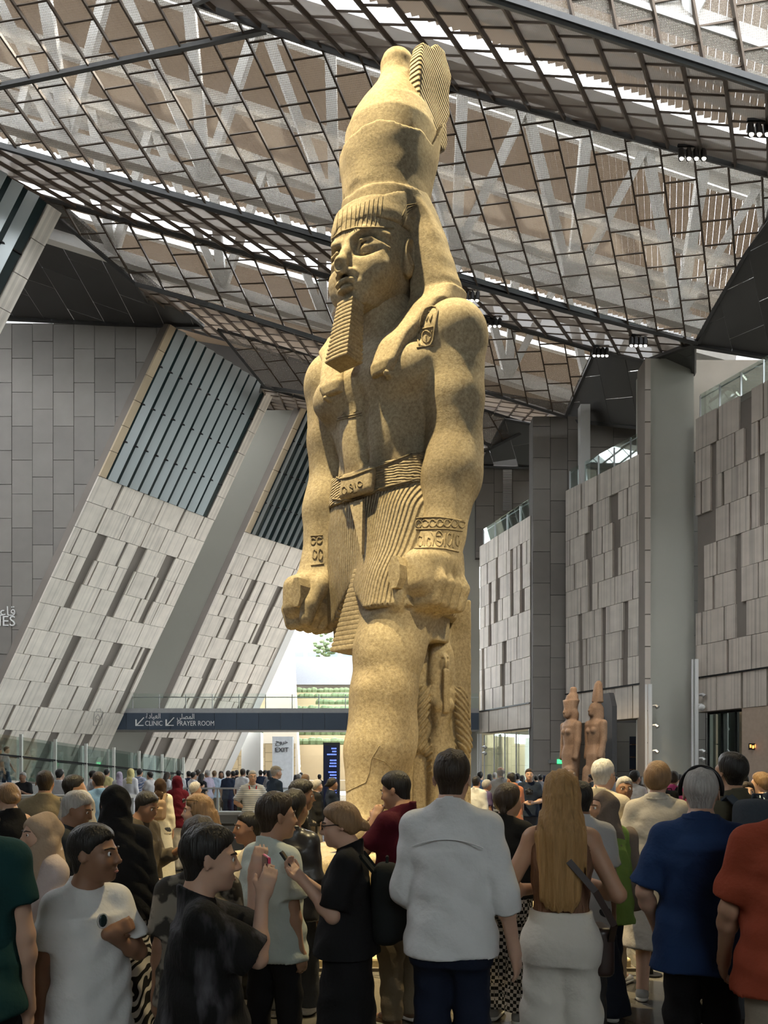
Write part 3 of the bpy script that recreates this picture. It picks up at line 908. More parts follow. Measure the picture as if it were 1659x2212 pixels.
# ================================================================== solid modelling: distance fields -> meshes
class Field:
    """a box of space holding a signed distance field; shapes are blended into it and the zero surface becomes a mesh"""
    def __init__(s, lo, hi, h):
        s.lo, s.h = np.array(lo, np.float64), h
        s.n = np.ceil((np.array(hi) - s.lo) / h).astype(int) + 1
        s.f = np.full(s.n, 10., np.float32)
        s.ax = [(s.lo[i] + np.arange(s.n[i]) * h).astype(np.float32) for i in range(3)]
    def _sl(s, lo, hi, pad):
        a = np.clip(np.floor((np.array(lo) - pad - s.lo) / s.h).astype(int), 0, s.n)
        b = np.clip(np.ceil((np.array(hi) + pad - s.lo) / s.h).astype(int) + 1, 0, s.n)
        return tuple(slice(a[i], b[i]) for i in range(3)) if (b > a).all() else None
    def add(s, prim, k=.0, op='u'):
        fn, lo, hi = prim
        sl = s._sl(lo, hi, k + 3 * s.h)
        if sl is None: return s
        X = s.ax[0][sl[0]][:, None, None]; Y = s.ax[1][sl[1]][None, :, None]; Z = s.ax[2][sl[2]][None, None, :]
        d = fn(X, Y, Z)
        f = s.f[sl]
        if op == 'u':
            r = np.minimum(f, d)
            if k > 0: r = r - np.square(np.maximum(k - np.abs(f - d), 0)) / (4 * k)
        elif op == 's':
            r = np.maximum(f, -d)
            if k > 0: r = r + np.square(np.maximum(k - np.abs(f + d), 0)) / (4 * k)
        elif op == 'g': r = f + d                      # add a displacement
        s.f[sl] = r
        return s
    def keep(s, fn):
        """intersect the whole field with a half space or other region"""
        X = s.ax[0][:, None, None]; Y = s.ax[1][None, :, None]; Z = s.ax[2][None, None, :]
        s.f = np.maximum(s.f, fn(X, Y, Z)).astype(np.float32)
        return s
    def disp(s, fn):
        X = s.ax[0][:, None, None]; Y = s.ax[1][None, :, None]; Z = s.ax[2][None, None, :]
        s.f = (s.f + fn(X, Y, Z)).astype(np.float32)
        return s
    def mesh(s):
        f = s.f.copy()
        f[0], f[-1] = 1, 1
        f[:, 0], f[:, -1] = 1, 1
        f[:, :, 0], f[:, :, -1] = 1, 1
        ins = f < 0
        c = np.zeros(s.n - 1, np.int8)
        for i in (0, 1):
            for j in (0, 1):
                for k in (0, 1):
                    c += ins[i:s.n[0] - 1 + i, j:s.n[1] - 1 + j, k:s.n[2] - 1 + k]
        act = (c > 0) & (c < 8)
        ids = np.full(s.n - 1, -1, np.int64)
        nv = int(act.sum())
        ids[act] = np.arange(nv)
        acc, cnt = np.zeros((nv, 3)), np.zeros(nv)
        quads = []
        for a in range(3):
            sl0 = [slice(None)] * 3; sl1 = [slice(None)] * 3
            sl0[a], sl1[a] = slice(0, -1), slice(1, None)
            i0, i1 = ins[tuple(sl0)], ins[tuple(sl1)]
            E = np.argwhere(i0 != i1)
            if len(E) == 0: continue
            f0 = f[tuple(sl0)][tuple(E.T)]; f1 = f[tuple(sl1)][tuple(E.T)]
            P = E.astype(np.float64)
            P[:, a] += f0 / (f0 - f1)
            b, e = (a + 1) % 3, (a + 2) % 3
            cells = []
            for ob, oe in ((0, 0), (1, 0), (1, 1), (0, 1)):
                cl = E.copy(); cl[:, b] -= ob; cl[:, e] -= oe
                id_ = ids[tuple(cl.T)]
                cells.append(id_)
                for q in range(3): acc[:, q] += np.bincount(id_, P[:, q], nv)
                cnt += np.bincount(id_, minlength=nv)
            Q = np.stack(cells, 1)
            fl = i1[tuple(E.T)]
            Q[~fl] = Q[~fl][:, ::-1]
            quads.append(Q[:, ::-1])
        V = s.lo + acc / cnt[:, None] * s.h
        return V, np.concatenate(quads)
    def build(s, name, m=None, parent=None, smooth=0, smooth_shade=True):
        V, Q = s.mesh()
        if smooth:
            V = relax(V, Q, smooth)
        return npmesh(name, V, Q, m, parent, smooth_shade)

def relax(V, Q, it):
    for _ in range(it):
        acc, cnt = np.zeros_like(V), np.zeros(len(V))
        for a in range(4):
            i, j = Q[:, a], Q[:, (a + 1) % 4]
            for q in range(3):
                acc[:, q] += np.bincount(i, V[j, q], len(V)) + np.bincount(j, V[i, q], len(V))
            cnt += np.bincount(i, minlength=len(V)) + np.bincount(j, minlength=len(V))
        V = .5 * V + .5 * acc / np.maximum(cnt, 1)[:, None]
    return V

def npmesh(name, V, Q, m=None, parent=None, smooth=True):
    me = bpy.data.meshes.new(name)
    me.vertices.add(len(V)); me.vertices.foreach_set('co', np.asarray(V, np.float32).ravel())
    me.loops.add(Q.size); me.loops.foreach_set('vertex_index', Q.astype(np.int32).ravel())
    me.polygons.add(len(Q)); me.polygons.foreach_set('loop_start', (np.arange(len(Q)) * 4).astype(np.int32))
    me.polygons.foreach_set('use_smooth', np.full(len(Q), smooth))
    me.update(calc_edges=True)
    return link(name, me, parent, m)

def rot3(rx=0, ry=0, rz=0):
    return np.array(Matrix.Rotation(R(rz), 3, 'Z') @ Matrix.Rotation(R(ry), 3, 'Y') @ Matrix.Rotation(R(rx), 3, 'X'))

def _loc(c, M):
    def g(X, Y, Z):
        x, y, z = X - c[0], Y - c[1], Z - c[2]
        if M is None: return x, y, z
        return (M[0, 0] * x + M[1, 0] * y + M[2, 0] * z, M[0, 1] * x + M[1, 1] * y + M[2, 1] * z, M[0, 2] * x + M[1, 2] * y + M[2, 2] * z)
    return g

def ell(c, r, M=None):
    c, r = np.array(c, float), np.array(r, float)
    g = _loc(c, M)
    def fn(X, Y, Z):
        x, y, z = g(X, Y, Z)
        a = (x / r[0]) ** 2 + (y / r[1]) ** 2 + (z / r[2]) ** 2
        b = (x / r[0] ** 2) ** 2 + (y / r[1] ** 2) ** 2 + (z / r[2] ** 2) ** 2
        k0 = np.sqrt(a)
        return k0 * (k0 - 1) / np.maximum(np.sqrt(b), 1e-6)
    e = r if M is None else np.full(3, r.max())
    return fn, c - e, c + e

def cap(a, b, ra, rb=None, sc=None):
    """tapered capsule; sc squashes it along the axes"""
    a, b = np.array(a, float), np.array(b, float)
    rb = ra if rb is None else rb
    s = np.array(sc if sc is not None else (1, 1, 1), float)
    d = (b - a) / s
    dd = max(d @ d, 1e-9)
    ms = s.min()
    def fn(X, Y, Z):
        x, y, z = (X - a[0]) / s[0], (Y - a[1]) / s[1], (Z - a[2]) / s[2]
        t = np.clip((x * d[0] + y * d[1] + z * d[2]) / dd, 0, 1)
        return (np.sqrt((x - t * d[0]) ** 2 + (y - t * d[1]) ** 2 + (z - t * d[2]) ** 2) - (ra + (rb - ra) * t)) * ms
    r = max(ra, rb) * s
    return fn, np.minimum(a, b) - r, np.maximum(a, b) + r

def rbox(c, hf, r=.02, M=None):
    c, hf = np.array(c, float), np.array(hf, float)
    g = _loc(c, M)
    q_ = hf - r
    def fn(X, Y, Z):
        x, y, z = g(X, Y, Z)
        x, y, z = np.abs(x) - q_[0], np.abs(y) - q_[1], np.abs(z) - q_[2]
        o = np.sqrt(np.maximum(x, 0) ** 2 + np.maximum(y, 0) ** 2 + np.maximum(z, 0) ** 2)
        return o + np.minimum(np.maximum(np.maximum(x, y), z), 0) - r
    e = hf if M is None else np.full(3, np.linalg.norm(hf))
    return fn, c - e, c + e

def loft(keys, n=2., cap_r=0.):
    """stacked ellipses: keys (z, cx, cy, rx, ry)"""
    K = np.array(sorted(keys), float)
    def fn(X, Y, Z):
        z = Z
        cx, cy_, rx, ry = [np.interp(z, K[:, 0], K[:, i]).astype(np.float32) for i in (1, 2, 3, 4)]
        u, v = np.abs(X - cx) / rx, np.abs(Y - cy_) / ry
        q = np.sqrt(u * u + v * v) if n == 2 else (u ** n + v ** n) ** (1 / n)
        d = (q - 1) * np.minimum(rx, ry)
        return np.maximum(d, np.maximum(K[0, 0] - z, z - K[-1, 0]))
    mx, my = K[:, 3].max(), K[:, 4].max()
    return fn, np.array((K[:, 1].min() - mx, K[:, 2].min() - my, K[0, 0])), np.array((K[:, 1].max() + mx, K[:, 2].max() + my, K[-1, 0]))

def extr(poly, axis, a, b, r=.02):
    """convex or not polygon in the plane across `axis`, pushed from a to b along it"""
    P = np.array(poly, float)
    o = [i for i in range(3) if i != axis]
    def fn(X, Y, Z):
        c = (X, Y, Z)
        u, v = c[o[0]], c[o[1]]
        u, v = np.broadcast_arrays(u, v)
        d = np.full(u.shape, 1e9, np.float32)
        s = np.ones(u.shape, np.float32)
        for i in range(len(P)):
            p, q = P[i], P[i - 1]
            e = q - p
            wx, wy = u - p[0], v - p[1]
            t = np.clip((wx * e[0] + wy * e[1]) / max(e @ e, 1e-12), 0, 1)
            d = np.minimum(d, (wx - e[0] * t) ** 2 + (wy - e[1] * t) ** 2)
            c1, c2, c3 = v >= p[1], v < q[1], e[0] * wy > e[1] * wx
            fl = (c1 & c2 & c3) | (~c1 & ~c2 & ~c3)
            s = np.where(fl, -s, s)
        d = np.sqrt(d) * s
        w = np.abs(c[axis] - (a + b) / 2) - abs(b - a) / 2
        d, w = np.broadcast_arrays(d + r, w + r)
        return np.minimum(np.maximum(d, w), 0) + np.sqrt(np.maximum(d, 0) ** 2 + np.maximum(w, 0) ** 2) - r
    lo, hi = np.empty(3), np.empty(3)
    lo[axis], hi[axis] = min(a, b), max(a, b)
    lo[o[0]], hi[o[0]], lo[o[1]], hi[o[1]] = P[:, 0].min(), P[:, 0].max(), P[:, 1].min(), P[:, 1].max()
    return fn, lo, hi

def chain(Fd, pts, rs, k=.05, sc=None):
    for i in range(len(pts) - 1): Fd.add(cap(pts[i], pts[i + 1], rs[i], rs[i + 1], sc), k)

def wob(amp, fr, seed=0):
    """cheap lumpy noise"""
    rr = np.random.RandomState(seed)
    W = [(rr.normal(0, fr, 3), rr.uniform(0, 6.28)) for _ in range(5)]
    def fn(X, Y, Z):
        t = 0
        for w, p in W: t = t + np.sin(X * w[0] + Y * w[1] + Z * w[2] + p)
        return (t * amp / 3).astype(np.float32)
    return fn

# ================================================================== the colossus
from mathutils.bvhtree import BVHTree
def granite(name, col, dark, wave=None):
    m, nt, b, N, L = nodes(name)
    tc = N('ShaderNodeTexCoord')
    n1 = N('ShaderNodeTexNoise'); n1.inputs['Scale'].default_value = 26; n1.inputs['Detail'].default_value = 8; n1.inputs['Roughness'].default_value = .8
    n2 = N('ShaderNodeTexNoise'); n2.inputs['Scale'].default_value = .9; n2.inputs['Detail'].default_value = 5
    L(tc.outputs['Object'], n1.inputs[0]); L(tc.outputs['Object'], n2.inputs[0])
    r1 = N('ShaderNodeValToRGB')
    r1.color_ramp.elements[0].position, r1.color_ramp.elements[1].position = .36, .62
    r1.color_ramp.elements[0].color, r1.color_ramp.elements[1].color = rgba(dark), rgba(col)
    L(n1.outputs['Fac'], r1.inputs[0])
    r2 = N('ShaderNodeValToRGB')
    r2.color_ramp.elements[0].position, r2.color_ramp.elements[1].position = .35, .6
    r2.color_ramp.elements[0].color, r2.color_ramp.elements[1].color = (.62, .60, .58, 1), (1, 1, 1, 1)
    L(n2.outputs['Fac'], r2.inputs[0])
    mx = N('ShaderNodeMix'); mx.data_type = 'RGBA'; mx.blend_type = 'MULTIPLY'; mx.inputs['Factor'].default_value = 1
    L(r1.outputs[0], mx.inputs['A']); L(r2.outputs[0], mx.inputs['B'])
    L(mx.outputs['Result'], b.inputs['Base Color'])
    b.inputs['Roughness'].default_value = .72
    b.inputs['Specular IOR Level'].default_value = .3
    bp = N('ShaderNodeBump'); bp.inputs['Strength'].default_value = .35; bp.inputs['Distance'].default_value = .03
    L(n1.outputs['Fac'], bp.inputs['Height'])
    last = bp
    if wave:
        w = N('ShaderNodeTexWave'); w.bands_direction = wave[0]; w.inputs['Scale'].default_value = wave[1]; w.inputs['Distortion'].default_value = wave[3] if len(wave) > 3 else 0
        mp = N('ShaderNodeMapping'); mp.inputs['Rotation'].default_value = [R(a) for a in wave[2]]
        L(tc.outputs['Object'], mp.inputs[0]); L(mp.outputs[0], w.inputs[0])
        b2 = N('ShaderNodeBump'); b2.inputs['Strength'].default_value = .8; b2.inputs['Distance'].default_value = .03
        L(w.outputs['Fac'], b2.inputs['Height']); L(bp.outputs[0], b2.inputs['Normal'])
        last = b2
    L(last.outputs[0], b.inputs['Normal'])
    return m
GC, GD = (.50, .42, .29), (.25, .20, .13)
m_gran = granite('statue_stone', GC, GD)
m_pleat = granite('statue_pleated', GC, GD, ('X', 8, (0, 0, 20)))
m_nem = m_gran
m_feather = granite('statue_feather', (.42, .35, .24), GD, ('Z', 6.0, (35, 0, 0)))
m_mark = granite('statue_carving', (.36, .30, .20), (.18, .14, .09))

YAW = R(-38)
ST = thing('colossal_statue', 'colossal yellow-lit stone statue of a standing king with tall crown and beard', 'statue', (.05, 10.2, .75), YAW)

def statue_body():
    F_ = Field((-1.6, -1.5, -.1), (1.6, 1.1, 7.1), .03)
    F_.add(loft([(2.6, 0, .05, .84, .50), (3.4, 0, .02, .86, .54), (4.3, 0, 0, .84, .53), (4.75, 0, 0, .74, .48), (5.15, 0, 0, .72, .47), (5.6, 0, -.02, .86, .52), (6.0, 0, -.04, .98, .56),
                 (6.3, 0, 0, 1.0, .5), (6.5, 0, .05, .95, .40), (6.66, 0, .1, .7, .34), (6.75, 0, .1, .5, .3)], 2.3))
    for s in (-1, 1):
        F_.add(ell((s * .46, -.42, 5.92), (.46, .2, .3)), .15)                   # chest
        F_.add(ell((s * .2, -.42, 5.25), (.2, .12, .4)), .12)
        F_.add(ell((s * 1.0, .05, 6.38), (.42, .44, .42)), .12)                  # shoulder
        chain(F_, [(s * .99, .05, 6.35), (s * 1.0, .05, 5.6), (s * 1.0, .06, 5.0), (s * 1.01, -.05, 4.55), (s * 1.0, -.2, 3.85)], [.39, .375, .34, .35, .27], .08)
        F_.add(ell((s * 1.04, -.0, 4.7), (.34, .36, .42)), .12)
        F_.add(cap((s * .45, .1, 6.7), (s * .95, .08, 6.45), .24, .3), .2)       # trapezius
        F_.add(cap((s * .62, .0, 5.9), (s * .62, .05, 4.6), .1, .1), .0) if False else None
        # fist: back of the hand, four finger ridges, thumb along the rod
        F_.add(rbox((s * 1.0, -.42, 3.30), (.25, .38, .3), .17), .1)
        F_.add(cap((s * 1.0, -.2, 3.85), (s * 1.0, -.36, 3.42), .27, .3), .1)
        for j in range(4):
            y = -.12 - j * .165
            chain(F_, [(s * 1.16, y, 3.36), (s * 1.25, y, 3.16), (s * 1.18, y, 2.96), (s * .95, y, 2.95), (s * .84, y, 3.08)], [.08, .083, .08, .075, .07], .015)
        chain(F_, [(s * .80, -.3, 3.6), (s * .74, -.55, 3.4), (s * .74, -.74, 3.12), (s * .75, -.78, 2.95)], [.14, .125, .11, .095], .05)
    F_.add(ell((0, -.49, 4.93), (.06, .1, .07)), .03, 's')                       # navel
    F_.add(cap((0, -.56, 5.75), (0, -.52, 5.0), .03, .05), .08, 's')
    for s in (-1, 1): F_.add(cap((s * .5, -.55, 5.82), (s * .5, -.68, 5.8), .05, .04), .03)
    F_.add(loft([(6.45, 0, .02, .44, .42), (6.9, 0, -.12, .40, .42), (7.1, 0, -.2, .4, .42)]), .15)   # neck
    # advanced left leg, standing right leg
    chain(F_, [(.42, -.02, 3.9), (.42, -.3, 3.1), (.42, -.52, 2.45), (.42, -.62, 1.9), (.42, -.74, 1.2), (.42, -.92, .35)], [.55, .52, .43, .40, .40, .27], .1)
    F_.add(ell((.42, -.72, 2.32), (.25, .26, .30)), .06)                        # kneecap
    F_.add(ell((.42, -.74, 1.95), (.2, .22, .14)), .08)
    F_.add(ell((.44, -.58, 1.4), (.36, .42, .55)), .12)                         # calf
    F_.add(cap((.42, -.98, 1.9), (.42, -1.1, .5), .07, .06), .2)                # shin edge
    chain(F_, [(-.38, .05, 3.9), (-.22, .25, 2.6), (-.18, .35, 1.3), (-.18, .35, .35)], [.5, .36, .34, .26], .1)
    for sx, y0 in ((.42, -.9), (-.18, .3)):
        F_.add(ell((sx, y0, .2), (.26, .32, .24)), .1)
        F_.add(cap((sx, y0 - .1, .28), (sx, y0 - .75, .14), .25, .15, (1, 1, .8)), .12)
        for j in range(5):
            F_.add(ell((sx + (j - 2) * .1, y0 - 1.0 + abs(j - 1.5) * .05, .09), (.058, .16, .09)), .02)
    F_.disp(wob(.008, 6, 3))
    F_.keep(lambda X, Y, Z: 0 - Z + 0 * X + 0 * Y)
    return F_.build('body', m_gran, ST)
body = statue_body()

def statue_kilt():
    F_ = Field((-1.2, -1.5, 2.2), (1.2, 1.0, 5.1), .028)
    F_.add(loft([(2.78, .04, .02, .93, .63), (3.4, .02, .0, .94, .62), (4.2, 0, 0, .90, .59), (4.95, 0, 0, .78, .53)], 2.2))
    chain(F_, [(.42, -.02, 4.0), (.42, -.3, 3.1), (.42, -.45, 2.75)], [.60, .58, .55], .15)
    # slanting hem: lower at the side, rising to the front
    F_.keep(lambda X, Y, Z: 2.90 + .46 * np.maximum(0, 1 - np.abs(X + .08) / .45) * np.clip((-Y - .2) * 3, 0, 1) - Z)
    F_.keep(lambda X, Y, Z: Z - (4.93 + .38 * Y) + 0 * X)
    return F_.build('kilt', m_pleat, ST)
statue_kilt()

def statue_belt():
    F_ = Field((-1.1, -.9, 3.9), (1.1, .9, 5.4), .025)
    F_.add(loft([(4.0, 0, 0, .935, .625), (4.2, 0, 0, .93, .62), (5.2, 0, 0, .80, .55)], 2.2))
    F_.keep(lambda X, Y, Z: Z - (5.03 + .42 * Y) + 0 * X)
    F_.keep(lambda X, Y, Z: (4.66 + .42 * Y) - Z + 0 * X)
    return F_.build('belt', granite('statue_belt', GC, GD, ('Z', 9, (0, 0, 0), 4)), ST)
belt = statue_belt()
pq = Field((-.4, -.8, 4.2), (.4, -.4, 5.1), .014)
pq.add(rbox((.0, -.63, 4.585), (.27, .06, .17), .055, rot3(-10)))
plaque = pq.build('belt_plaque', m_gran, ST)

def ridged(name, secs, n, m, amp=.02, cr=.6):
    """tapering block with n rounded ridges; secs = [(centre, half width, half depth)] bottom and top"""
    (c0, w0, d0), (c1, w1, d1) = secs
    V, Fc = [], []
    st = n * 6
    for i in range(st + 1):
        t = i / st
        g = 1 - amp * (1 - abs(math.sin(math.pi * n * t)) ** cr) / w0
        c = [c0[k] + (c1[k] - c0[k]) * t for k in range(3)]
        w, d = (w0 + (w1 - w0) * t) * g, (d0 + (d1 - d0) * t) * g
        for a, b in ((-1, -1), (-.35, -1.1), (.35, -1.1), (1, -1), (1, 1), (-1, 1)): V.append((c[0] + a * w, c[1] + b * d, c[2]))
    for i in range(st):
        for k in range(6): Fc.append((i * 6 + k, i * 6 + (k + 1) % 6, i * 6 + 6 + (k + 1) % 6, i * 6 + 6 + k))
    Fc += [tuple(range(5, -1, -1)), tuple(range(st * 6, st * 6 + 6))]
    return mobj(name, V, Fc, m, ST)
ridged('apron', [((.02, -.80, 2.46), .29, .06), ((.02, -.62, 3.50), .05, .05)], 17, m_gran, .022)
ridged('beard', [((0, -.90, 5.98), .185, .15), ((0, -.76, 6.80), .125, .11)], 15, m_gran, .016)
# strap down the middle of the kilt
MB().prism([(-.11, -.66, 4.36), (.11, -.66, 4.36), (.2, -.79, 3.62)], (0, .05, 0)).build('kilt_strap', m_gran, ST)

def statue_head():
    F_ = Field((-.8, -1.15, 6.5), (.8, .4, 8.3), .018)
    F_.add(ell((0, -.22, 7.55), (.50, .60, .72)))
    F_.add(loft([(6.82, 0, -.42, .20, .30), (6.95, 0, -.38, .34, .42), (7.2, 0, -.34, .44, .50), (7.5, 0, -.28, .49, .54), (7.9, 0, -.25, .5, .56)], 2.2), .12)
    F_.add(ell((0, -.66, 6.88), (.17, .16, .13)), .12)                         # chin
    for s in (-1, 1):
        F_.add(ell((s * .28, -.58, 7.16), (.18, .18, .22)), .16)                # cheek
        F_.add(cap((s * .08, -.82, 7.54), (s * .25, -.78, 7.60), .038, .038), .05)   # brow
        F_.add(cap((s * .25, -.78, 7.60), (s * .45, -.58, 7.55), .038, .03), .05)
        F_.add(ell((s * .26, -.80, 7.42), (.215, .15, .125), rot3(0, 0, s * 26)), .05, 's')   # socket
        F_.add(ell((s * .26, -.66, 7.40), (.17, .12, .085), rot3(0, s * -6, s * 26)), .012)  # eyeball
        chain(F_, [(s * .08, -.76, 7.38), (s * .19, -.795, 7.485), (s * .31, -.755, 7.485), (s * .47, -.58, 7.39)], [.014, .022, .022, .016], .01)   # upper lid
        chain(F_, [(s * .08, -.76, 7.38), (s * .22, -.765, 7.325), (s * .34, -.70, 7.33), (s * .47, -.58, 7.39)], [.012, .015, .015, .012], .01)
        F_.add(ell((s * .09, -.84, 7.10), (.06, .085, .055)), .05)               # nostril wing
        # ear
        er = rot3(0, s * 6, s * 22)
        F_.add(ell((s * .52, -.24, 7.42), (.08, .16, .24), er), .03)
        F_.add(ell((s * .585, -.27, 7.45), (.05, .1, .15), er), .03, 's')
        F_.add(cap((s * .55, -.31, 7.40), (s * .56, -.23, 7.32), .035, .03), .03)
        F_.add(ell((s * .535, -.28, 7.23), (.05, .07, .07)), .03)
    chain(F_, [(0, -.79, 7.50), (0, -.86, 7.35), (0, -.95, 7.2), (0, -.97, 7.13)], [.058, .062, .07, .068], .06)
    F_.add(ell((.03, -1.05, 7.13), (.1, .08, .07)), .02, 's')                  # broken nose tip
    F_.add(ell((.09, -.96, 7.07), (.06, .05, .05)), .01, 's')
    F_.add(cap((-.11, -.79, 6.975), (.11, -.79, 6.975), .06, .06, (1, 1, .8)), .06)
    F_.add(ell((0, -.875, 6.995), (.15, .06, .045)), .02)                      # lips
    F_.add(ell((0, -.865, 6.91), (.125, .06, .04)), .02)
    F_.add(cap((-.18, -.90, 6.953), (.18, -.90, 6.953), .016), .01, 's')
    F_.disp(wob(.004, 14, 5))
    return F_.build('head', m_gran, ST)
statue_head()

def statue_nemes():
    F_ = Field((-1.3, -1.0, 5.6), (1.3, .9, 8.75), .025)
    F_.add(loft([(7.75, 0, -.2, .56, .64), (7.87, 0, -.2, .57, .64), (8.2, 0, -.12, .565, .62), (8.42, 0, -.05, .55, .58)], 2.2))   # band over the brow
    F_.add(loft([(6.6, 0, .2, 1.0, .30), (7.0, 0, .15, 1.02, .30), (7.15, 0, .13, 1.0, .30), (7.9, 0, .1, .76, .34), (8.3, 0, .05, .60, .45), (8.5, 0, .0, .50, .5)], 3.2), .06)  # flaring side wings
    for s in (-1, 1):
        F_.add(ell((s * .74, -.30, 7.88), (.13, .16, .26), rot3(0, s * -20, 0)), .08, 's')     # hollow under the wing, above the ear
    F_.add(loft([(6.2, 0, -.36, .47, .6), (7.0, 0, -.36, .49, .62), (7.69, 0, -.30, .50, .62)]), .0, 's')       # room for the face and neck
    for s in (-1, 1):                                                          # lappets down the chest
        F_.add(loft([(5.82, s * .40, -.62, .15, .075), (5.95, s * .43, -.62, .2, .09), (6.25, s * .49, -.48, .22, .12), (6.5, s * .57, -.25, .28, .2), (6.75, s * .72, -.05, .34, .25), (7.0, s * .74, .1, .3, .22)], 4), .08)
    F_.keep(lambda X, Y, Z: Z - (8.06 + .55 * np.clip(Y + .62, 0, 1)) + 0 * X)
    F_.disp(wob(.004, 9, 6))
    return F_.build('headcloth', m_nem, ST)
statue_nemes()

def statue_crown():
    F_ = Field((-1.0, -.9, 7.8), (1.0, 1.0, 9.9), .025)
    F_.add(loft([(7.9, 0, -.06, .575, .58), (8.5, 0, -.04, .575, .58), (8.9, 0, .0, .635, .64), (9.5, 0, .06, .70, .70), (9.75, 0, .07, .72, .72)]))
    F_.add(loft([(7.9, 0, -.06, .60, .605), (8.30, 0, -.04, .615, .62)]))
    F_.disp(wob(.008, 8, 8))
    for c, r in (((.2, -.66, 8.34), .06), ((-.1, -.68, 8.36), .1), ((-.42, -.55, 8.36), .08), ((.1, -.68, 8.32), .05)): F_.add(ell(c, (r * 1.6, r * .8, r)), .04, 's')
    F_.keep(lambda X, Y, Z: Z - (9.06 + 1.5 * np.clip(Y - .12, 0, .5) + .02 * np.sin(X * 9) + .015 * np.sin(Y * 13 + X * 5)))
    F_.build('crown', m_gran, ST)
    F_ = Field((-.9, -.9, 8.5), (.9, 1.0, 10.8), .025)
    F_.add(loft([(8.7, 0, .0, .57, .58), (9.1, 0, .05, .60, .62), (9.35, 0, .07, .61, .62), (9.6, 0, .10, .54, .55), (9.85, 0, .14, .42, .43), (10.1, 0, .18, .29, .30), (10.25, 0, .20, .235, .24), (10.35, 0, .205, .225, .23), (10.46, 0, .21, .235, .24),
                 (10.55, 0, .21, .20, .205), (10.6, 0, .21, .13, .135), (10.625, 0, .21, .04, .04)]))
    F_.disp(wob(.004, 9, 9))
    F_.build('crown_bulb', m_gran, ST)
    for s in (-1, 1):
        F_ = Field((min(s * .30, s * .56) - .05, -.3, 9.1), (max(s * .30, s * .56) + .05, 1.1, 10.9), .025)
        top = [(.0, 9.2), (.60, 9.3), (.68, 9.45), (.64, 9.7), (.74, 9.9), (.71, 10.2), (.77, 10.45), (.60, 10.68), (.40, 10.62), (.30, 10.50), (.08, 10.42), (.02, 10.2), (.0, 9.7)] if s > 0 else \
              [(.10, 9.25), (.62, 9.3), (.66, 9.8), (.6, 10.2), (.42, 10.3), (.2, 10.1), (.12, 9.7)]
        F_.add(extr(top, 0, s * .34, s * .52, .03))
        F_.disp(wob(.015, 7, 10))
        F_.build('crown_feather', m_feather, ST)
statue_crown()

def statue_pillar():
    F_ = Field((-.75, -1.0, -.05), (.75, 1.3, 7.0), .035)
    F_.add(rbox((0, .86, 3.35), (.52, .22, 3.45), .03))
    F_.add(rbox((.16, .2, 1.6), (.22, .75, 1.75), .04), .06)
    F_.add(ell((.4, .55, -.1), (.32, .5, .55)), .1); F_.add(ell((.55, .75, .1), (.2, .35, .45)), .1)
    for c, r in (((.5, 1.1, .9), .14), ((.52, 1.08, 1.3), .1), ((.5, 1.1, 2.6), .07), ((.5, 1.1, .4), .2)): F_.add(ell(c, (.25, r, r * 1.5)), .05, 's')
    F_.disp(wob(.014, 8, 12))
    F_.keep(lambda X, Y, Z: 0 - Z + 0 * X + 0 * Y)
    return F_.build('back_pillar', m_gran, ST)
pil = statue_pillar()

def relief_queen():
    """figure cut in high relief on the side of the pillar; u runs along the pillar side (local y), z up, x out"""
    F_ = Field((-.32, -.56, .0), (.46, .62, 3.3), .014)
    u0, x0 = 0., 0.
    E = lambda u, z, ru, rz, d=.14, k=.04, op='u': F_.add(ell((x0, u0 + u, z), (d, ru, rz)), k, op)
    F_.add(rbox((-.16, .03, 1.6), (.15, .5, 1.62), .03))
    E(0, 2.36, .125, .17, .22, .02)                                            # face
    F_.add(loft([(1.98, x0, u0, .12, .20), (2.2, x0, u0, .15, .23), (2.5, x0, u0, .17, .2), (2.66, x0, u0, .12, .12)], 2.5), .02)   # wig
    F_.add(loft([(2.62, x0, u0, .12, .15), (2.80, x0, u0, .12, .18)], 3), .02)   # flat crown
    F_.add(loft([(.30, x0, u0 - .02, .14, .24), (.8, x0, u0 - .02, .16, .2), (1.1, x0, u0, .17, .24), (1.3, x0, u0, .18, .24), (1.55, x0, u0, .15, .14), (1.8, x0, u0, .17, .2), (1.98, x0, u0, .14, .32), (2.06, x0, u0, .1, .2)], 2.2), .04)
    for s in (-1, 1):
        F_.add(cap((x0, u0 + s * .31, 1.93), (x0 + .02, u0 + s * .40, 1.3), .13, .12), .03)
        F_.add(ell((x0 + .13, u0 + s * .1, 1.8), (.08, .08, .08)), .04)
        F_.add(cap((x0, u0 + s * .40, 1.35), (x0 + .04, u0 + (.36 if s > 0 else -.2), .9 if s > 0 else 1.2), .11, .07), .03)
        F_.add(ell((x0 + .2, u0 + s * .05, 2.40), (.05, .035, .016)), .012, 's')
        F_.add(cap((x0 + .05, u0 + s * .09, .3), (x0 + .08, u0 + s * .09, 1.2), .10, .13), .05)
    F_.add(rbox((x0 + .18, u0 + .02, 1.98), (.05, .055, .28), .02), .01)        # hanging tress
    F_.add(ell((x0 + .215, 0, 2.33), (.04, .025, .06)), .02); F_.add(ell((x0 + .21, 0, 2.25), (.02, .05, .016)), .012)
    # fine pleats of cape and dress
    F_.disp(lambda X, Y, Z: (.016 * np.sin((Z * 1.0 + np.abs(Y) * .9) * 75) * ((np.abs(Y) > .2) & (Z > .9) & (Z < 2.1) & (X > .02))).astype(np.float32))
    F_.disp(wob(.004, 20, 2))
    o = F_.build('relief_figure', m_gran, ST)
    o.location, o.rotation_euler, o.scale = (.64, .30, 0), (0, 0, R(-40)), (1, .80, 1)
relief_queen()
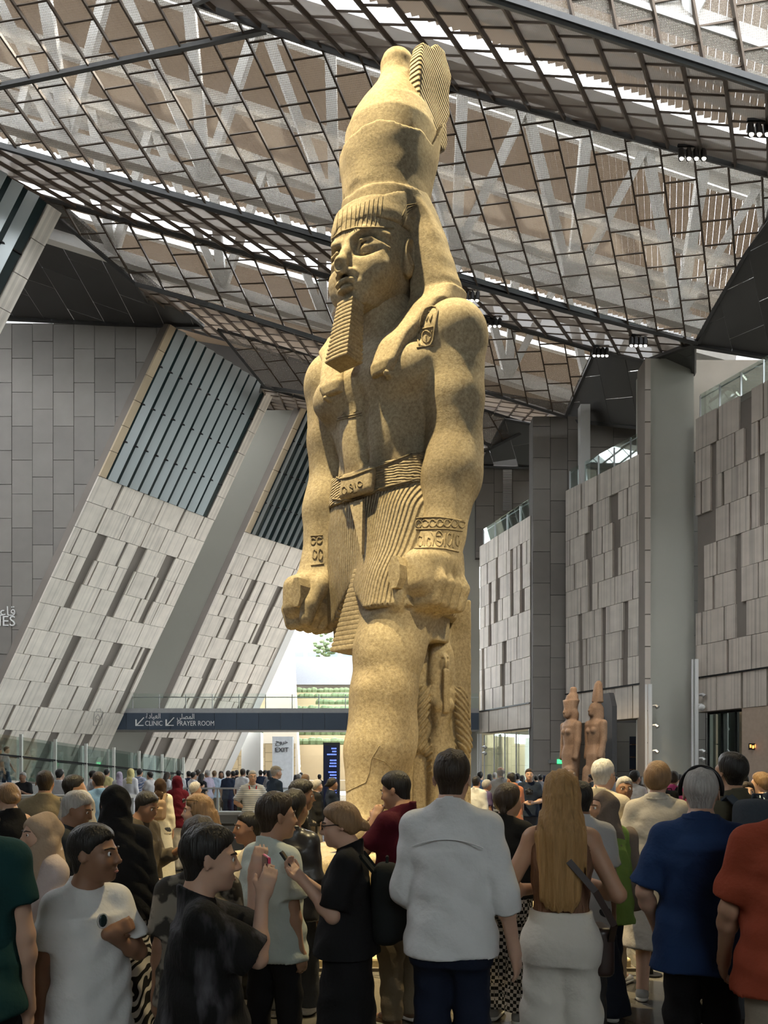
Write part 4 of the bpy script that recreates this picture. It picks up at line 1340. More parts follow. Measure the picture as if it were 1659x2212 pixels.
for s in (-1, 1):
    # octagonal rod ends held in the fists
    poly = [(s * .80 + .12 * math.cos(a) * .75, 0, 3.28 + .20 * math.sin(a)) for a in [math.pi / 8 + k * math.pi / 4 for k in range(8)]]
    MB().prism([(x, -.92, z) for x, _, z in poly], (0, .9, 0)).build('rod', m_gran, ST)
bs = Field((-1.0, -2.2, -.36), (1.0, 1.3, .06), .04)
bs.add(rbox((0, -.42, -.17), (.86, 1.62, .18), .05)); bs.disp(wob(.02, 5, 4))
bs.build('base', m_gran, ST)

# carvings: lines drawn over the statue's surface where the photograph shows them
ST_MW = Matrix.Translation(ST.location) @ Matrix.Rotation(YAW, 4, 'Z')
ST_INV = ST_MW.inverted()
_tv, _tp = [], []
for c in ST.children:
    n0 = len(_tv)
    _tv += [ST_MW @ v.co for v in c.data.vertices]
    _tp += [[i + n0 for i in p.vertices] for p in c.data.polygons]
BVH = BVHTree.FromPolygons(_tv, _tp)
def carve(name, lines, r=.012, m=None, closed=False, out=.3):
    mb = MB()
    for ln in lines:
        if closed: ln = ln + [ln[0]]
        pts = []
        for i in range(len(ln) - 1):
            a, b = ln[i], ln[i + 1]
            n = max(1, int(math.hypot(b[0] - a[0], b[1] - a[1]) / 4))
            pts += [(a[0] + (b[0] - a[0]) * k / n, a[1] + (b[1] - a[1]) * k / n) for k in range(n)]
        pts.append(ln[-1])
        run = []
        for p in pts:
            h = BVH.ray_cast(EYEV, ray(*p).normalized())
            q = h[0]
            if q is None or (run and (q - run[-1]).length > .35):
                if len(run) > 1: mb.tube([ST_INV @ v for v in run], r, 5)
                run = []
                if q is None: continue
            run.append(q + h[1] * r * out)
        if len(run) > 1: mb.tube([ST_INV @ v for v in run], r, 5)
    if mb.v: return mb.build(name, m or m_mark, ST, True)
def oval(cx, cy, rx, ry, n=14, tilt=0):
    c, s = math.cos(R(tilt)), math.sin(R(tilt))
    P = [(rx * math.cos(2 * math.pi * k / n), ry * math.sin(2 * math.pi * k / n)) for k in range(n)]
    return [(cx + x * c - y * s, cy + x * s + y * c) for x, y in P]
# cartouche on the upper arm
carve('cartouche', [[(907, 748), (902, 735), (903, 715), (910, 684), (918, 668), (932, 662), (943, 664), (946, 672), (941, 700), (936, 735), (930, 746), (918, 750)], ], .014, closed=True)
carve('cartouche', [[(900, 752), (937, 746)], [(915, 678), (928, 674)], [(911, 694), (917, 684)], [(922, 694), (926, 682), (930, 694), (934, 680)], [(908, 706), (916, 700)], [(912, 711), (936, 706)],
                    oval(921, 728, 9, 13), [(921, 740), (920, 724)], [(908, 722), (911, 718)], [(932, 720), (934, 714)]], .011)
# belt plaque cartouche
carve('cartouche', [oval(744, 1060, 5, 8), oval(778, 1046, 5, 6), [(755, 1050), (760, 1045), (763, 1056)], [(766, 1044), (769, 1054)], [(757, 1066), (764, 1060)], [(772, 1062), (764, 1066)]], .010, closed=True)
carve('belt_edge', [[(720, 1028), (735, 1035), (760, 1030), (790, 1018), (830, 1004), (889, 981)], [(718, 1078), (736, 1080), (762, 1078), (788, 1070), (830, 1053), (890, 1038)]], .013)
# bracelets: upper row of discs, lower row of hanging glyphs, edge lines
L_ = [[(899, 1120), (920, 1118), (950, 1118), (980, 1122), (1004, 1128)], [(896, 1185), (930, 1184), (960, 1186), (990, 1192)], [(898, 1144), (930, 1143), (965, 1143), (998, 1147)]]
carve('bracelet', L_, .012)
carve('bracelet', [oval(904 + k * 15.5, 1131 + .12 * (k - 3) ** 2, 6.5, 8, 12) for k in range(7)], .011, closed=True)
carve('bracelet', [oval(948, 1164, 8, 17, 12), [(943, 1158), (953, 1158)], [(944, 1168), (952, 1172)], oval(908, 1170, 5, 12, 8), oval(926, 1172, 4, 10, 8), [(916, 1152), (917, 1180)], [(932, 1150), (938, 1160), (934, 1180)], oval(970, 1166, 5, 14, 8), [(962, 1152), (960, 1182)], oval(988, 1168, 4, 12, 8), [(980, 1154), (978, 1184)]], .010)
carve('bracelet', [[(672, 1158), (697, 1157)], [(672, 1222), (700, 1218)], oval(677, 1170, 4.5, 7), oval(690, 1168, 5, 7), oval(680, 1198, 4, 10), oval(692, 1198, 4, 12)], .012)
# brow band, headcloth folds, kilt lines, glyphs and cracks
carve('brow_line', [[(717, 516), (740, 500), (770, 492), (810, 492), (850, 494)]], .012)
carve('headcloth_fold', [[(722 + k * 9.5, 458 - k * 3.2), (716 + k * 10 + (0 if k < 6 else -6), 512 - k * 2.4)] for k in range(1, 12)], .006)
carve('headcloth_fold', [[(868, 490 - k * 7), (878, 465 - k * 7), (900, 446 - k * 2)] for k in range(4)], .008)
carve('chest_glyph', [[(728, 908), (783, 897)], [(730, 903), (781, 892)], [(738, 898), (744, 892), (750, 898)], [(764, 892), (774, 886)]], .008)
carve('crack', [[(560 + 260, 1610), (802, 1640), (798, 1668), (790, 1690), (745, 1712)], [(805, 1636), (830, 1645), (858, 1672)]], .009, out=-.2)

# ================================================================== platform under the colossus, barriers
m_step = granite('platform_stone', (.62, .52, .34), (.42, .34, .2))
m_stepd = M('step_shade', (.13, .11, .085), .6, var=.3, scale=4, bump=.3)
pf = thing('stone_platform', 'stepped stone platform lit yellow under the colossal statue', 'platform', (.6, 9.6, 0))
def tier(x0, x1, y0, y1, z0, z1, m, nb, seed):
    rr = random.Random(seed)
    w = (x1 - x0) / nb
    for k in range(nb):
        F_ = MB()
        F_.box((x0 + w * (k + .5) - .6, (y0 + y1) / 2 - 9.6 + rr.uniform(-.02, .02), (z0 + z1) / 2), (w - .015, y1 - y0, z1 - z0 - .002))
        o = F_.build('block', m, pf)
        bv = o.modifiers.new('bevel', 'BEVEL'); bv.width = .02; bv.segments = 2
tier(-2.6, 2.1, 6.5, 13, 0, .10, m_step, 5, 1)
tier(-2.3, 1.9, 7.0, 12.6, .10, .29, m_step, 4, 2)
tier(-2.05, 1.7, 7.2, 12.4, .29, .41, m_step, 4, 3)
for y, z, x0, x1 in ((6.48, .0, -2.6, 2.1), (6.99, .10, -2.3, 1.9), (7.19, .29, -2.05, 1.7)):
    MB().box(((x0 + x1) / 2 - .6, y + .06 - 9.6, z + .012), (x1 - x0 + .04, .16, .03)).build('shadow_strip', m_stepd, pf)  # dark strips put in as painted shade at the foot of each step

def barrier(label, pts, z, nposts, mid=None):
    t = thing('barrier_rail', label, 'barrier', (pts[0][0], pts[0][1], 0))
    P = [Vector((x - pts[0][0], y - pts[0][1], z)) for x, y in pts]
    for i in range(len(P) - 1):
        MB().bar(P[i], P[i + 1], .05, .045).build('rail', m_black, t)
        for k in range(nposts[i] + 1):
            q = P[i].lerp(P[i + 1], k / nposts[i])
            MB().tube([(q.x, q.y, 0), (q.x, q.y, z)], .02, 8).tube([(q.x, q.y, 0), (q.x, q.y, .015)], .09, 12).build('post', m_black, t)
    return t
barrier('low black barrier rail in front of the stone platform', [(-1.9, 6.34), (2.2, 6.34)], .64, [4])
barrier('black barrier rail behind the woman with the blond bun', [(-2.9, 13.6), (-1.2, 13.6)], .78, [3])

# ================================================================== people
def skin_mat(name, col):
    m = M(name, col, .5, var=.08, scale=12, spec=.35)
    b = m.node_tree.nodes['Principled BSDF']
    b.inputs['Subsurface Weight'].default_value = .08
    b.inputs['Subsurface Radius'].default_value = (.02, .008, .004)
    return m
SK = {'light': skin_mat('light_skin', (.50, .31, .22)), 'tan': skin_mat('tan_skin', (.38, .215, .135)), 'brown': skin_mat('brown_skin', (.24, .125, .075))}
def hair_mat(name, col, spec=.35):
    return M(name, col, .5, var=.45, scale=9, bump=.5, bscale=14, stretch=(7, 7, .7), spec=spec)
HR = {'black': hair_mat('black_hair', (.012, .010, .009)), 'dark': hair_mat('dark_brown_hair', (.03, .019, .012)), 'brown': hair_mat('light_brown_hair', (.16, .095, .045)),
      'blond': hair_mat('blond_hair', (.33, .19, .075), .2), 'dblond': hair_mat('dark_blond_hair', (.22, .13, .065)), 'grey': hair_mat('grey_hair', (.33, .31, .29)), 'white': hair_mat('white_hair', (.50, .485, .46))}
m_eye = M('eye_white', (.7, .68, .65), .25, var=.03)
m_iris = M('dark_iris', (.03, .018, .012), .15, var=.1)
m_lip = M('lip', (.34, .14, .11), .5)
m_sole = M('white_sole', (.62, .60, .56), .6)

def cloth(name, col, var=.10, bump=.25, **k):
    return M('cloth_' + name, col, .85, var=var, scale=k.pop('scale', 5), bump=bump, bscale=k.pop('bscale', 30), spec=.15, **k)

def banded(name, c1, c2, kind, scale, rot=(0, 0, 0), dist=0.):
    """two-colour woven or printed pattern"""
    m, nt, b, N, L = nodes(name)
    tc = N('ShaderNodeTexCoord'); mp = N('ShaderNodeMapping'); mp.inputs['Rotation'].default_value = [R(a) for a in rot]
    L(tc.outputs['Object'], mp.inputs[0])
    mx = N('ShaderNodeMix'); mx.data_type = 'RGBA'
    mx.inputs['A'].default_value, mx.inputs['B'].default_value = rgba(c1), rgba(c2)
    if kind == 'check':
        t = N('ShaderNodeTexChecker'); t.inputs['Scale'].default_value = scale
        L(mp.outputs[0], t.inputs[0]); L(t.outputs['Fac'], mx.inputs['Factor'])
    else:
        t = N('ShaderNodeTexWave'); t.inputs['Scale'].default_value = scale; t.bands_direction = kind
        t.inputs['Distortion'].default_value = dist; t.inputs['Detail'].default_value = 1; t.inputs['Detail Scale'].default_value = 1.2
        r = N('ShaderNodeValToRGB'); r.color_ramp.elements[0].position, r.color_ramp.elements[1].position = .48, .54
        L(mp.outputs[0], t.inputs[0]); L(t.outputs['Fac'], r.inputs[0]); L(r.outputs[0], mx.inputs['Factor'])
    L(mx.outputs['Result'], b.inputs['Base Color'])
    b.inputs['Roughness'].default_value = .85
    b.inputs['Specular IOR Level'].default_value = .15
    return m

def vn(v): v = np.array(v, float); return v / np.linalg.norm(v)

def cutcap(a, b, ra, rb):
    """sleeve: a tapered tube cut square at its far end"""
    a, b = np.array(a, float), np.array(b, float)
    d = vn(b - a)
    fn, lo, hi = cap(a, b + d * .06, ra, rb)
    def g(X, Y, Z): return np.maximum(fn(X, Y, Z), (X - b[0]) * d[0] + (Y - b[1]) * d[1] + (Z - b[2]) * d[2])
    return g, lo, hi

class Person:
    def __init__(s, label, px, Y, ytop=None, H=None, face=0., skin='tan', sex='m', w=1., head=0., nod=0., z0=0., RA=None, LA=None, hand=(.5, .5), q=1., stride=0., group=None, belly=0., lean=0., name='person', hair_h=.012, eyes=None, hd=(None, None), hn=(None, None), tilt=0.):
        H = H or EYE + (HZ - ytop) * Y / F - hair_h - z0
        w = 1 + (w - 1) * .55
        if q == 1.: q = 1.12 * max(1, Y / 4.0)
        s.H, s.w, s.sex, s.q, s.belly = H, w, sex, q, belly
        face = face + math.degrees(math.atan((px - CX) / F))          # facing is told as seen along the line of sight
        s.root = thing('person', label, 'person', ((px - CX) / F * Y, Y, z0), R(-face), group)
        s.facing = face
        s.hh = hh = H * (.160 if sex == 'c' else .136)
        s.zs = H - hh * 1.27                                    # shoulder joints
        s.cro, s.hip, s.knee, s.ank = .47 * H, .515 * H, .285 * H, .05 * H
        s.sw = H * {'m': .088, 'f': .077, 'c': .082}[sex] * w
        s.hw = .044 * H
        La, Lf = .172 * H, .152 * H
        s.J = {}
        for sd, A in ((1, RA), (-1, LA)):
            u, f = A or ((.16, 0, -1), (.05, .16, -1))
            u, f = vn((u[0] * sd, u[1], u[2])), vn((f[0] * sd, f[1], f[2]))
            S = np.array((sd * s.sw, -.005 * H, s.zs - .022 * H)); E = S + u * La; W = E + f * Lf
            s.J[sd] = (S, E, W, f)
        s.Mh = rot3(nod, tilt, -head)
        s.hc = np.array((0, .018 * H, H - hh))                # chin level, under the skull
        s.pv = np.array((0, -.005 * H, H - hh * .80))          # nod and turn about the top of the neck
        s.skin = SK[skin]
        s.legs = {1: stride, -1: -stride}
        s.hand, s.hd, s.hn = hand, hd, hn
        s.eyes = eyes if eyes is not None else math.cos(R(face + head)) < .55
        s.body()
    def hp(s, p):
        """head coordinates (in head heights, chin = 0, forward = y) -> person coordinates"""
        return s.pv + s.Mh @ (s.hc + np.array(p) * s.hh - s.pv)
    def he(s, p, r, M_=None): return ell(s.hp(p), np.array(r) * s.hh, s.Mh if M_ is None else s.Mh @ M_)
    def hcap(s, a, b, ra, rb=None): return cap(s.hp(a), s.hp(b), ra * s.hh, (ra if rb is None else rb) * s.hh)
    def torso(s, g=0., lo=None, hi=None, n=2.2, bust=True):
        """torso outline grown by g"""
        H, w = s.H, s.w
        f = s.sex == 'f'
        K = [(.46, .088, .064, 0), (.51, .098 if f else .090, .070, -.004), (.55, .092 if f else .086, .066, 0), (.60, .070 if f else .079, .058, .004), (.66, .073 if f else .082, .061, .002), (.735, .081 if f else .091, .064, 0), (.775, .080 if f else .090, .058, -.004), (.80, .068, .048, -.006), (.822, .042, .036, -.006)]
        k = s.zs / (.83 * H) if s.sex == 'c' else s.zs / (.827 * H)
        bl = s.belly
        out = []
        for z, rx, ry, cy_ in K:
            b = bl * math.exp(-((z - .59) / .07) ** 2)
            out.append((z * H * k if z > .5 else z * H, 0, (cy_ + b * .5) * H, rx * H * w + g, (ry + b * .5) * H * (.5 + .5 * w) + g))
        return loft(out, n)
    def leg(s, sd, g=0., loose=0., to=None):
        H, st = s.H, s.legs[sd]
        x = sd * (s.hw + .004 * H)
        a = np.array((x, 0, s.hip)); k = np.array((x + sd * .006 * H, st * .55 + .012 * H, s.knee)); b = np.array((x + sd * .012 * H, st, s.ank))
        return (a, k, b), [.050 * H * (.6 + .4 * s.w) + g, .036 * H + g + loose * .5, .024 * H + g + loose]
    def body(s):
        H = s.H
        h = .0095 * s.q
        pts = np.array([p for sd in (1, -1) for p in (s.J[sd][1], s.J[sd][2], s.J[sd][2] + s.J[sd][3] * .11 * H)])
        lo = np.minimum(pts.min(0) - .05, (-.14 * H * s.w, -.16 * H, 0)); hi = np.maximum(pts.max(0) + .05, (.14 * H * s.w, .19 * H, H + .04))
        lo[1] = min(lo[1], -abs(s.legs[1]) - .1); hi[1] = max(hi[1], abs(s.legs[1]) + .16)
        s.lo, s.hi = lo, hi
        F_ = Field(lo, hi, h)
        F_.add(s.torso(-.006))
        for sd in (1, -1):
            p, r = s.leg(sd)
            chain(F_, p, r, .03)
            F_.add(cap(p[2], p[2] + np.array((0, .09 * H, -.03 * H)), .024 * H, .017 * H), .02)
            S, E, W, f = s.J[sd]
            F_.add(ell(S, (.031 * H,) * 3), .04)
            chain(F_, [S, E, W], [.029 * H, .0235 * H, .0165 * H], .02)
            F_.add(ell(E * .72 + W * .28, np.array((.0265, .0265, .03)) * H), .02)
            s._hand(F_, sd)
        s._head(F_, h)
        F_.build('body', s.skin, s.root)
    def _hand(s, F_, sd):
        H = s.H
        S, E, W, f = s.J[sd]
        i = 0 if sd > 0 else 1
        d = vn(s.hd[i]) if s.hd[i] is not None else f
        n = np.array(s.hn[i], float) if s.hn[i] is not None else np.array((-sd, .25, 0.))
        n = vn(n - d * (n @ d))
        e = np.cross(d, n) * sd                                  # towards the thumb
        if e[1] < 0 and s.hn[i] is None: e = -e
        c = s.hand[i]
        p0 = W + d * .012 * H
        F_.add(cap(W, p0 + d * .01 * H, .0165 * H, .018 * H), .012)
        F_.add(rbox(p0 + d * .026 * H, (.022 * H, .0095 * H, .029 * H), .009 * H, np.stack([e, n, d], 1)), .012)
        for k in range(4):
            b = p0 + d * .05 * H + e * (.0165 - .011 * k) * H
            L_ = (.036, .042, .039, .030)[k] * H
            a1 = c * .7; a2 = c * 1.7
            m1 = b + (d * math.cos(a1) + n * math.sin(a1)) * L_ * .52
            m2 = m1 + (d * math.cos(a2) + n * math.sin(a2)) * L_ * .5
            r = .0052 * H
            chain(F_, [b - d * .01 * H, b, m1, m2], [r * 1.1, r * 1.1, r, r * .85], .004)
        t0 = p0 + d * .012 * H + e * .018 * H
        t1 = t0 + (e * .6 + d * .7 + n * .35) * .022 * H
        t2 = t1 + (d * .85 + n * .5 * (c + .3) + e * .1) * .022 * H
        chain(F_, [t0, t1, t2], [.0085 * H, .0064 * H, .0054 * H], .008)
    def _head(s, F_, h):
        hh = s.hh
        F_.add(cap((0, -.012 * s.H, s.zs - .0 * s.H), s.hp((0, -.13, .28)), .034 * s.H * (.8 if s.sex == 'f' else 1), .235 * hh * (.86 if s.sex == 'f' else 1)), .03)
        F_.add(cap((0, -.012 * s.H, s.zs + .024 * s.H), (s.sw * .8, -.008 * s.H, s.zs - .010 * s.H), .026 * s.H, .022 * s.H), .05)
        F_.add(cap((0, -.012 * s.H, s.zs + .024 * s.H), (-s.sw * .8, -.008 * s.H, s.zs - .010 * s.H), .026 * s.H, .022 * s.H), .05)
        F_.add(s.he((0, -.08, .64), (.335, .42, .36)), .02)
        F_.add(s.he((0, .10, .38), (.275, .29, .36)), .03)
        F_.add(s.he((0, .17, .16), (.20, .19, .15)), .03)
        F_.add(s.he((0, .29, .07), (.10, .09, .075)), .02)
        for e in (-1, 1):
            F_.add(s.he((e * .17, .24, .36), (.12, .13, .13)), .02)
            F_.add(s.hcap((e * .06, .365, .585), (e * .23, .28, .585), .035, .028), .015)
            F_.add(s.he((e * .155, .40, .515), (.085, .075, .05)), .012, 's')
            F_.add(s.hcap((e * .085, .37, .545), (e * .225, .315, .54), .022, .018), .008)
            F_.add(s.hcap((e * .09, .37, .475), (e * .22, .315, .48), .016, .014), .01)
            F_.add(s.he((e * .34, -.06, .47), (.03, .085, .135), rot3(0, 0, e * 22)), .006)
            F_.add(s.he((e * .37, -.05, .50), (.018, .05, .08), rot3(0, 0, e * 22)), .004, 's')
            F_.add(s.he((e * .055, .42, .345), (.04, .045, .035)), .008)
        F_.add(s.hcap((0, .375, .55), (0, .475, .375), .042, .05), .014)
        F_.add(s.he((0, .385, .225), (.095, .045, .026)), .008)
        F_.add(s.he((0, .375, .175), (.085, .045, .028)), .008)
        F_.add(s.hcap((-.11, .425, .20), (.11, .425, .20), .010), .004, 's')
        if s.eyes:
            for e in (-1, 1):
                c = s.hp((e * .150, .322, .515)); r = .056 * hh
                mb = MB().ell(c, (r, r, r), 10, 8)
                o = mb.build('eye', m_eye, s.root, True)
                fd = s.Mh @ np.array((0, 1, 0))
                MB().ell(c + fd * r * .42, (r * .68,) * 3, 8, 6).build('iris', m_iris, o, True)
                MB().tube([s.hp((e * .06, .41, .60)), s.hp((e * .15, .385, .625)), s.hp((e * .25, .30, .60))], [.016 * hh, .02 * hh, .01 * hh], 6).build('eyebrow', s.hm if hasattr(s, 'hm') else HR['dark'], s.root, True)
            MB().ell(s.hp((0, .415, .185)), np.array((.088, .02, .028)) * hh, 10, 6, Matrix(s.Mh.tolist())).build('lips', m_lip, s.root, True)
    def hl(s, X, Y, Z):
        """person coordinates -> head coordinates"""
        M_ = s.Mh
        x, y, z = X - s.pv[0], Y - s.pv[1], Z - s.pv[2]
        o = (s.pv - s.hc) / s.hh
        return ((M_[0, 0] * x + M_[1, 0] * y + M_[2, 0] * z) / s.hh + o[0], (M_[0, 1] * x + M_[1, 1] * y + M_[2, 1] * z) / s.hh + o[1], (M_[0, 2] * x + M_[1, 2] * y + M_[2, 2] * z) / s.hh + o[2])
    def _hf(s, down=.0, h=.009, back=.35, side=.2):
        c = s.hp((0, 0, .5)); r = s.hh * .75
        return Field(c - (r + side * s.hh, r + back * s.hh, r + down), c + (r + side * s.hh, r, r), h * s.q)
    def hair(s, col, style='short', vol=1., length=.3, line=0.):
        m = HR[col] if isinstance(col, str) else col
        hh = s.hh
        down = length if style in ('long', 'pony', 'braid') else .1
        F_ = s._hf(down)
        g = .028 * vol
        sh_ = style in ('short', 'fringe', 'bald')
        g0 = .016 if sh_ else g
        F_.add(s.he((0, -.085, .635), (.338 + g0, .425 + g0, .365 + g0)))
        if style != 'bald': F_.add(s.he((0, -.03, .80), (.275 + g, .37 + g, .24 + g * 1.3)), .03)
        if sh_: F_.add(s.he((0, -.20, .26), (.232, .20, .26)), .03)
        if style in ('bob', 'long', 'pony', 'braid', 'bun'): F_.add(s.he((0, -.16, .52), (.345 + g, .36 + g, .40 + g)), .03)
        lo_ = {'short': .26, 'bald': .22, 'bob': .10, 'long': .0, 'bun': .22, 'braid': .18, 'pony': .2, 'fringe': .22}[style]
        slope = 1.15 if style in ('short', 'fringe', 'bald') else .95
        def cut(X, Y, Z):
            x, y, z = s.hl(X, Y, Z)
            if sh_:
                c_ = np.interp(y + .012 * np.sin(z * 60 + x * 40), [-.5, -.28, -.14, -.03, .035, .075, .12, .22, .31, .36, .5], [.02, .04, .22, .40, .40, .46, .60, .70, .78, .83, .86])
                return ((c_ + line + .012 * np.sin(x * 55) - z) * hh * .6).astype(np.float32)
            return (np.maximum(lo_, .80 + line - slope * np.maximum(.36 - y, 0) + .5 * np.maximum(y - .3, 0)) - z) * hh * .6
        tp = .16 if sh_ else .10
        F_.disp(lambda X, Y, Z: (np.clip(1 + cut(X, Y, Z) / (hh * .6 * tp), 0, 1) * (.017 if sh_ else .032 * vol) * hh).astype(np.float32))
        F_.keep(cut)
        if style == 'bald':
            F_.keep(lambda X, Y, Z: (lambda q: (q[2] - (.70 + .25 * np.maximum(-q[1] - .1, 0))) * hh * .9)(s.hl(X, Y, Z)))
        if style == 'short': F_.disp(lambda X, Y, Z: (lambda q: (.012 * hh * np.sin(q[0] * 26 + q[1] * 9) * np.clip((q[2] - .75) * 5, 0, 1)).astype(np.float32))(s.hl(X, Y, Z)))
        if style == 'fringe':                                       # curls
            F_.disp(lambda X, Y, Z: (lambda q: (.03 * hh * np.sin(q[0] * 38) * np.sin(q[1] * 34) * np.sin(q[2] * 36)).astype(np.float32))(s.hl(X, Y, Z)))
        if style == 'bob':
            F_.disp(lambda X, Y, Z: (lambda q: (.014 * hh * np.sin(q[0] * 22 + q[2] * 14) * np.cos(q[1] * 18)).astype(np.float32))(s.hl(X, Y, Z)))
        if style == 'long':
            zt, zb = s.hp((0, 0, .5))[2], s.hp((0, 0, .4))[2] - length
            bk = -.062 * s.H
            F_.add(loft([(zb, 0, bk, .27 * hh, .035), (zb + .06, 0, bk, .44 * hh, .05), (s.zs, 0, bk + .004, .52 * hh, .055), (s.zs + .12, 0, -.03, .42 * hh, .09), (zt, 0, -.01, .37 * hh, .10)], 2.4), .03)
            F_.disp(lambda X, Y, Z: (.004 * np.sin(X * 210 + np.sin(Z * 9) * 1.5) + .003 * np.sin(X * 90 + Z * 6) + 0 * Y).astype(np.float32))
        if style == 'bun':
            F_.add(s.he((0, -.58, .42), (.15, .13, .14)), .02)
            F_.add(s.he((0, -.66, .36), (.10, .09, .1)), .02)
        if style in ('pony', 'braid'):
            p = [s.hp((0, -.42, .45)), s.hp((.12, -.46, .2)), s.hp((.16, -.34, -.1)), s.hp((.16, -.32, -.45))]
            chain(F_, p, [.10 * hh, .085 * hh, .075 * hh, .03 * hh], .02)
            if style == 'braid': F_.disp(lambda X, Y, Z: (.006 * np.sin(Z * 140 + X * 60) * (Z < s.zs + .05) + 0 * Y).astype(np.float32))
        s.hm = m
        return F_.build('hair', m, s.root)
    def hijab(s, m, drape=.16, cape=None, tail=None):
        """headscarf: hood with a face opening, wrapped neck and a drape over the shoulders"""
        hh, H = s.hh, s.H
        F_ = Field((-.30 * H / 1.6, -.30, s.zs - (cape or drape) - .06), (.30 * H / 1.6, .34, H + .05), .0105 * s.q)
        F_.add(s.he((0, -.10, .60), (.40, .49, .47)))
        F_.add(s.he((0, .02, .25), (.33, .40, .42)), .05)
        F_.add(cap((0, 0, s.zs + .0), s.hp((0, 0, .2)), .085, .30 * hh), .05)
        z1 = s.zs - (cape or drape)
        w_ = 1.0 if cape is None else 1.32
        F_.add(loft([(z1, 0, .005, s.sw * w_ * (1.3 if cape else .8), .085 * H * (1.2 if cape else .8)), (s.zs - .10, 0, .0, s.sw * w_ * 1.06, .075 * H), (s.zs + .0, 0, 0, s.sw * .98, .058 * H), (s.zs + .05, 0, 0, s.sw * .62, .055 * H), (s.zs + .1, 0, .01, .07, .07)], 2.3), .05)
        F_.add(s.he((0, .40, .44), (.285, .36, .345)), .02, 's')
        F_.disp(lambda X, Y, Z: (.005 * np.sin(Z * 55 + np.abs(X) * 40 + Y * 30) + .004 * np.sin(Z * 24 - Y * 50 + X * 20)).astype(np.float32))
        if tail is not None:
            chain(F_, [np.array(p) * (1, 1, 1) for p in tail], [.07] * len(tail), .05, (1, .5, 1))
        s.hm = HR['black']
        return F_.build('headscarf', m, s.root)
    def shirt(s, m, sleeve=.55, hem=.46, g=.016, loose=.0, name='shirt', neck=.068, wr=.005, sleeve_r=.012, long_skirt=None, vneck=0.):
        """top garment: sleeve 0..2 (0 none, 1 elbow, 2 wrist), hem height in body heights"""
        H = s.H
        lo, hi = s.lo - .04, s.hi + .04
        F_ = Field((lo[0], lo[1], hem * H - .04), (hi[0], hi[1], s.zs + .14), .0115 * s.q)
        F_.add(s.torso(g))
        if loose: F_.add(loft([(hem * H - .02, 0, 0, .102 * H * s.w + g + loose, .090 * H + g + loose), (.62 * H, 0, 0, .084 * H * s.w + g + loose * .7, .064 * H + g + loose * .7), (.74 * H, 0, 0, .088 * H * s.w + g, .063 * H + g)], 2.2), .04)
        else: F_.add(loft([(hem * H - .02, 0, 0, .102 * H * s.w + g, .090 * H + g), (.58 * H, 0, 0, .078 * H * s.w + g, .062 * H + g)], 2.2), .04)
        for sd in (1, -1):
            S, E, W, f = s.J[sd]
            F_.add(cap((sd * .015, -.012 * H, s.zs + .028 * H), S + (0, 0, .004 * H), .027 * H + g * .4, .027 * H + g * .4), .05)
            if sleeve > 0:
                F_.add(ell(S, (.030 * H + g,) * 3), .04)
                a = min(sleeve, 1.)
                if sleeve <= 1: F_.add(cutcap(S, S + (E - S) * a, .030 * H + g, .026 * H + g + sleeve_r + loose * .4), .03)
                else:
                    F_.add(cap(S, E, .030 * H + g, .026 * H + g + loose * .4), .03)
                    F_.add(cutcap(E, E + (W - E) * (sleeve - 1), .026 * H + g + loose * .4, .019 * H + g + sleeve_r * .6), .02)
            else:
                F_.add(cap(S + np.array((sd * .02, 0, -.02)), S + np.array((sd * .03, 0, .1)), .05, .045), .01, 's')
        nb = np.array((0, .002 * H, s.zs + .078 * H))
        nr = neck / .068 * (.030 if s.sex == 'f' else .035) * H
        F_.add(cap((0, -.012 * H, s.zs - .01 * H), (0, -.018 * H, s.zs + .07 * H), nr + .017), .03)
        F_.add(cap((0, -.012 * H, s.zs + .045 * H), (0, -.018 * H, s.zs + .2 * H), nr), .005, 's')
        F_.keep(lambda X, Y, Z: Z - (s.zs + .044 * H - .42 * (Y + .03)) + 0 * X)
        if vneck: F_.add(cap(nb + (0, .05 * H, -.02), nb + (0, .09 * H, -vneck), .03, .005), .01, 's')
        rr = random.Random(int(s.root.location.x * 997)); p1, p2 = rr.uniform(0, 6), rr.uniform(0, 6)
        F_.disp(lambda X, Y, Z: (wr * (np.sin(Z * 46 + X * 17 + 2.2 * np.sin(X * 9 + Y * 7) + p1) + .8 * np.sin(Z * 25 - X * 30 + Y * 22 + p2) + .5 * np.sin(X * 60 + Z * 14 + p1)) * np.clip((s.zs - .02 - Z) * 6 + .2, .15, 1) * .55).astype(np.float32))
        F_.keep(lambda X, Y, Z: hem * H + .006 * np.sin(X * 14 + p2) - Z + 0 * Y)
        return F_.build(name, m, s.root)
    def trousers(s, m, bottom=.035, g=.012, loose=.01, flare=0., top=.60, wr=.005):
        H = s.H
        lo, hi = s.lo, s.hi
        F_ = Field((-.16 * H * s.w - .02, lo[1], bottom * H - .03), (.16 * H * s.w + .02, hi[1], top * H + .03), .0125 * s.q)
        F_.add(loft([(.455 * H, 0, -.002 * H, .089 * H * s.w + g, .066 * H + g), (.51 * H, 0, -.006 * H, (.097 if s.sex == 'f' else .090) * H * s.w + g, .072 * H + g + s.belly * .2), (.57 * H, 0, 0, .079 * H * s.w + g, .066 * H + g + s.belly * .4 * H), (top * H + .02, 0, 0, .076 * H * s.w + g, .060 * H + g + s.belly * .4 * H)], 2.3))
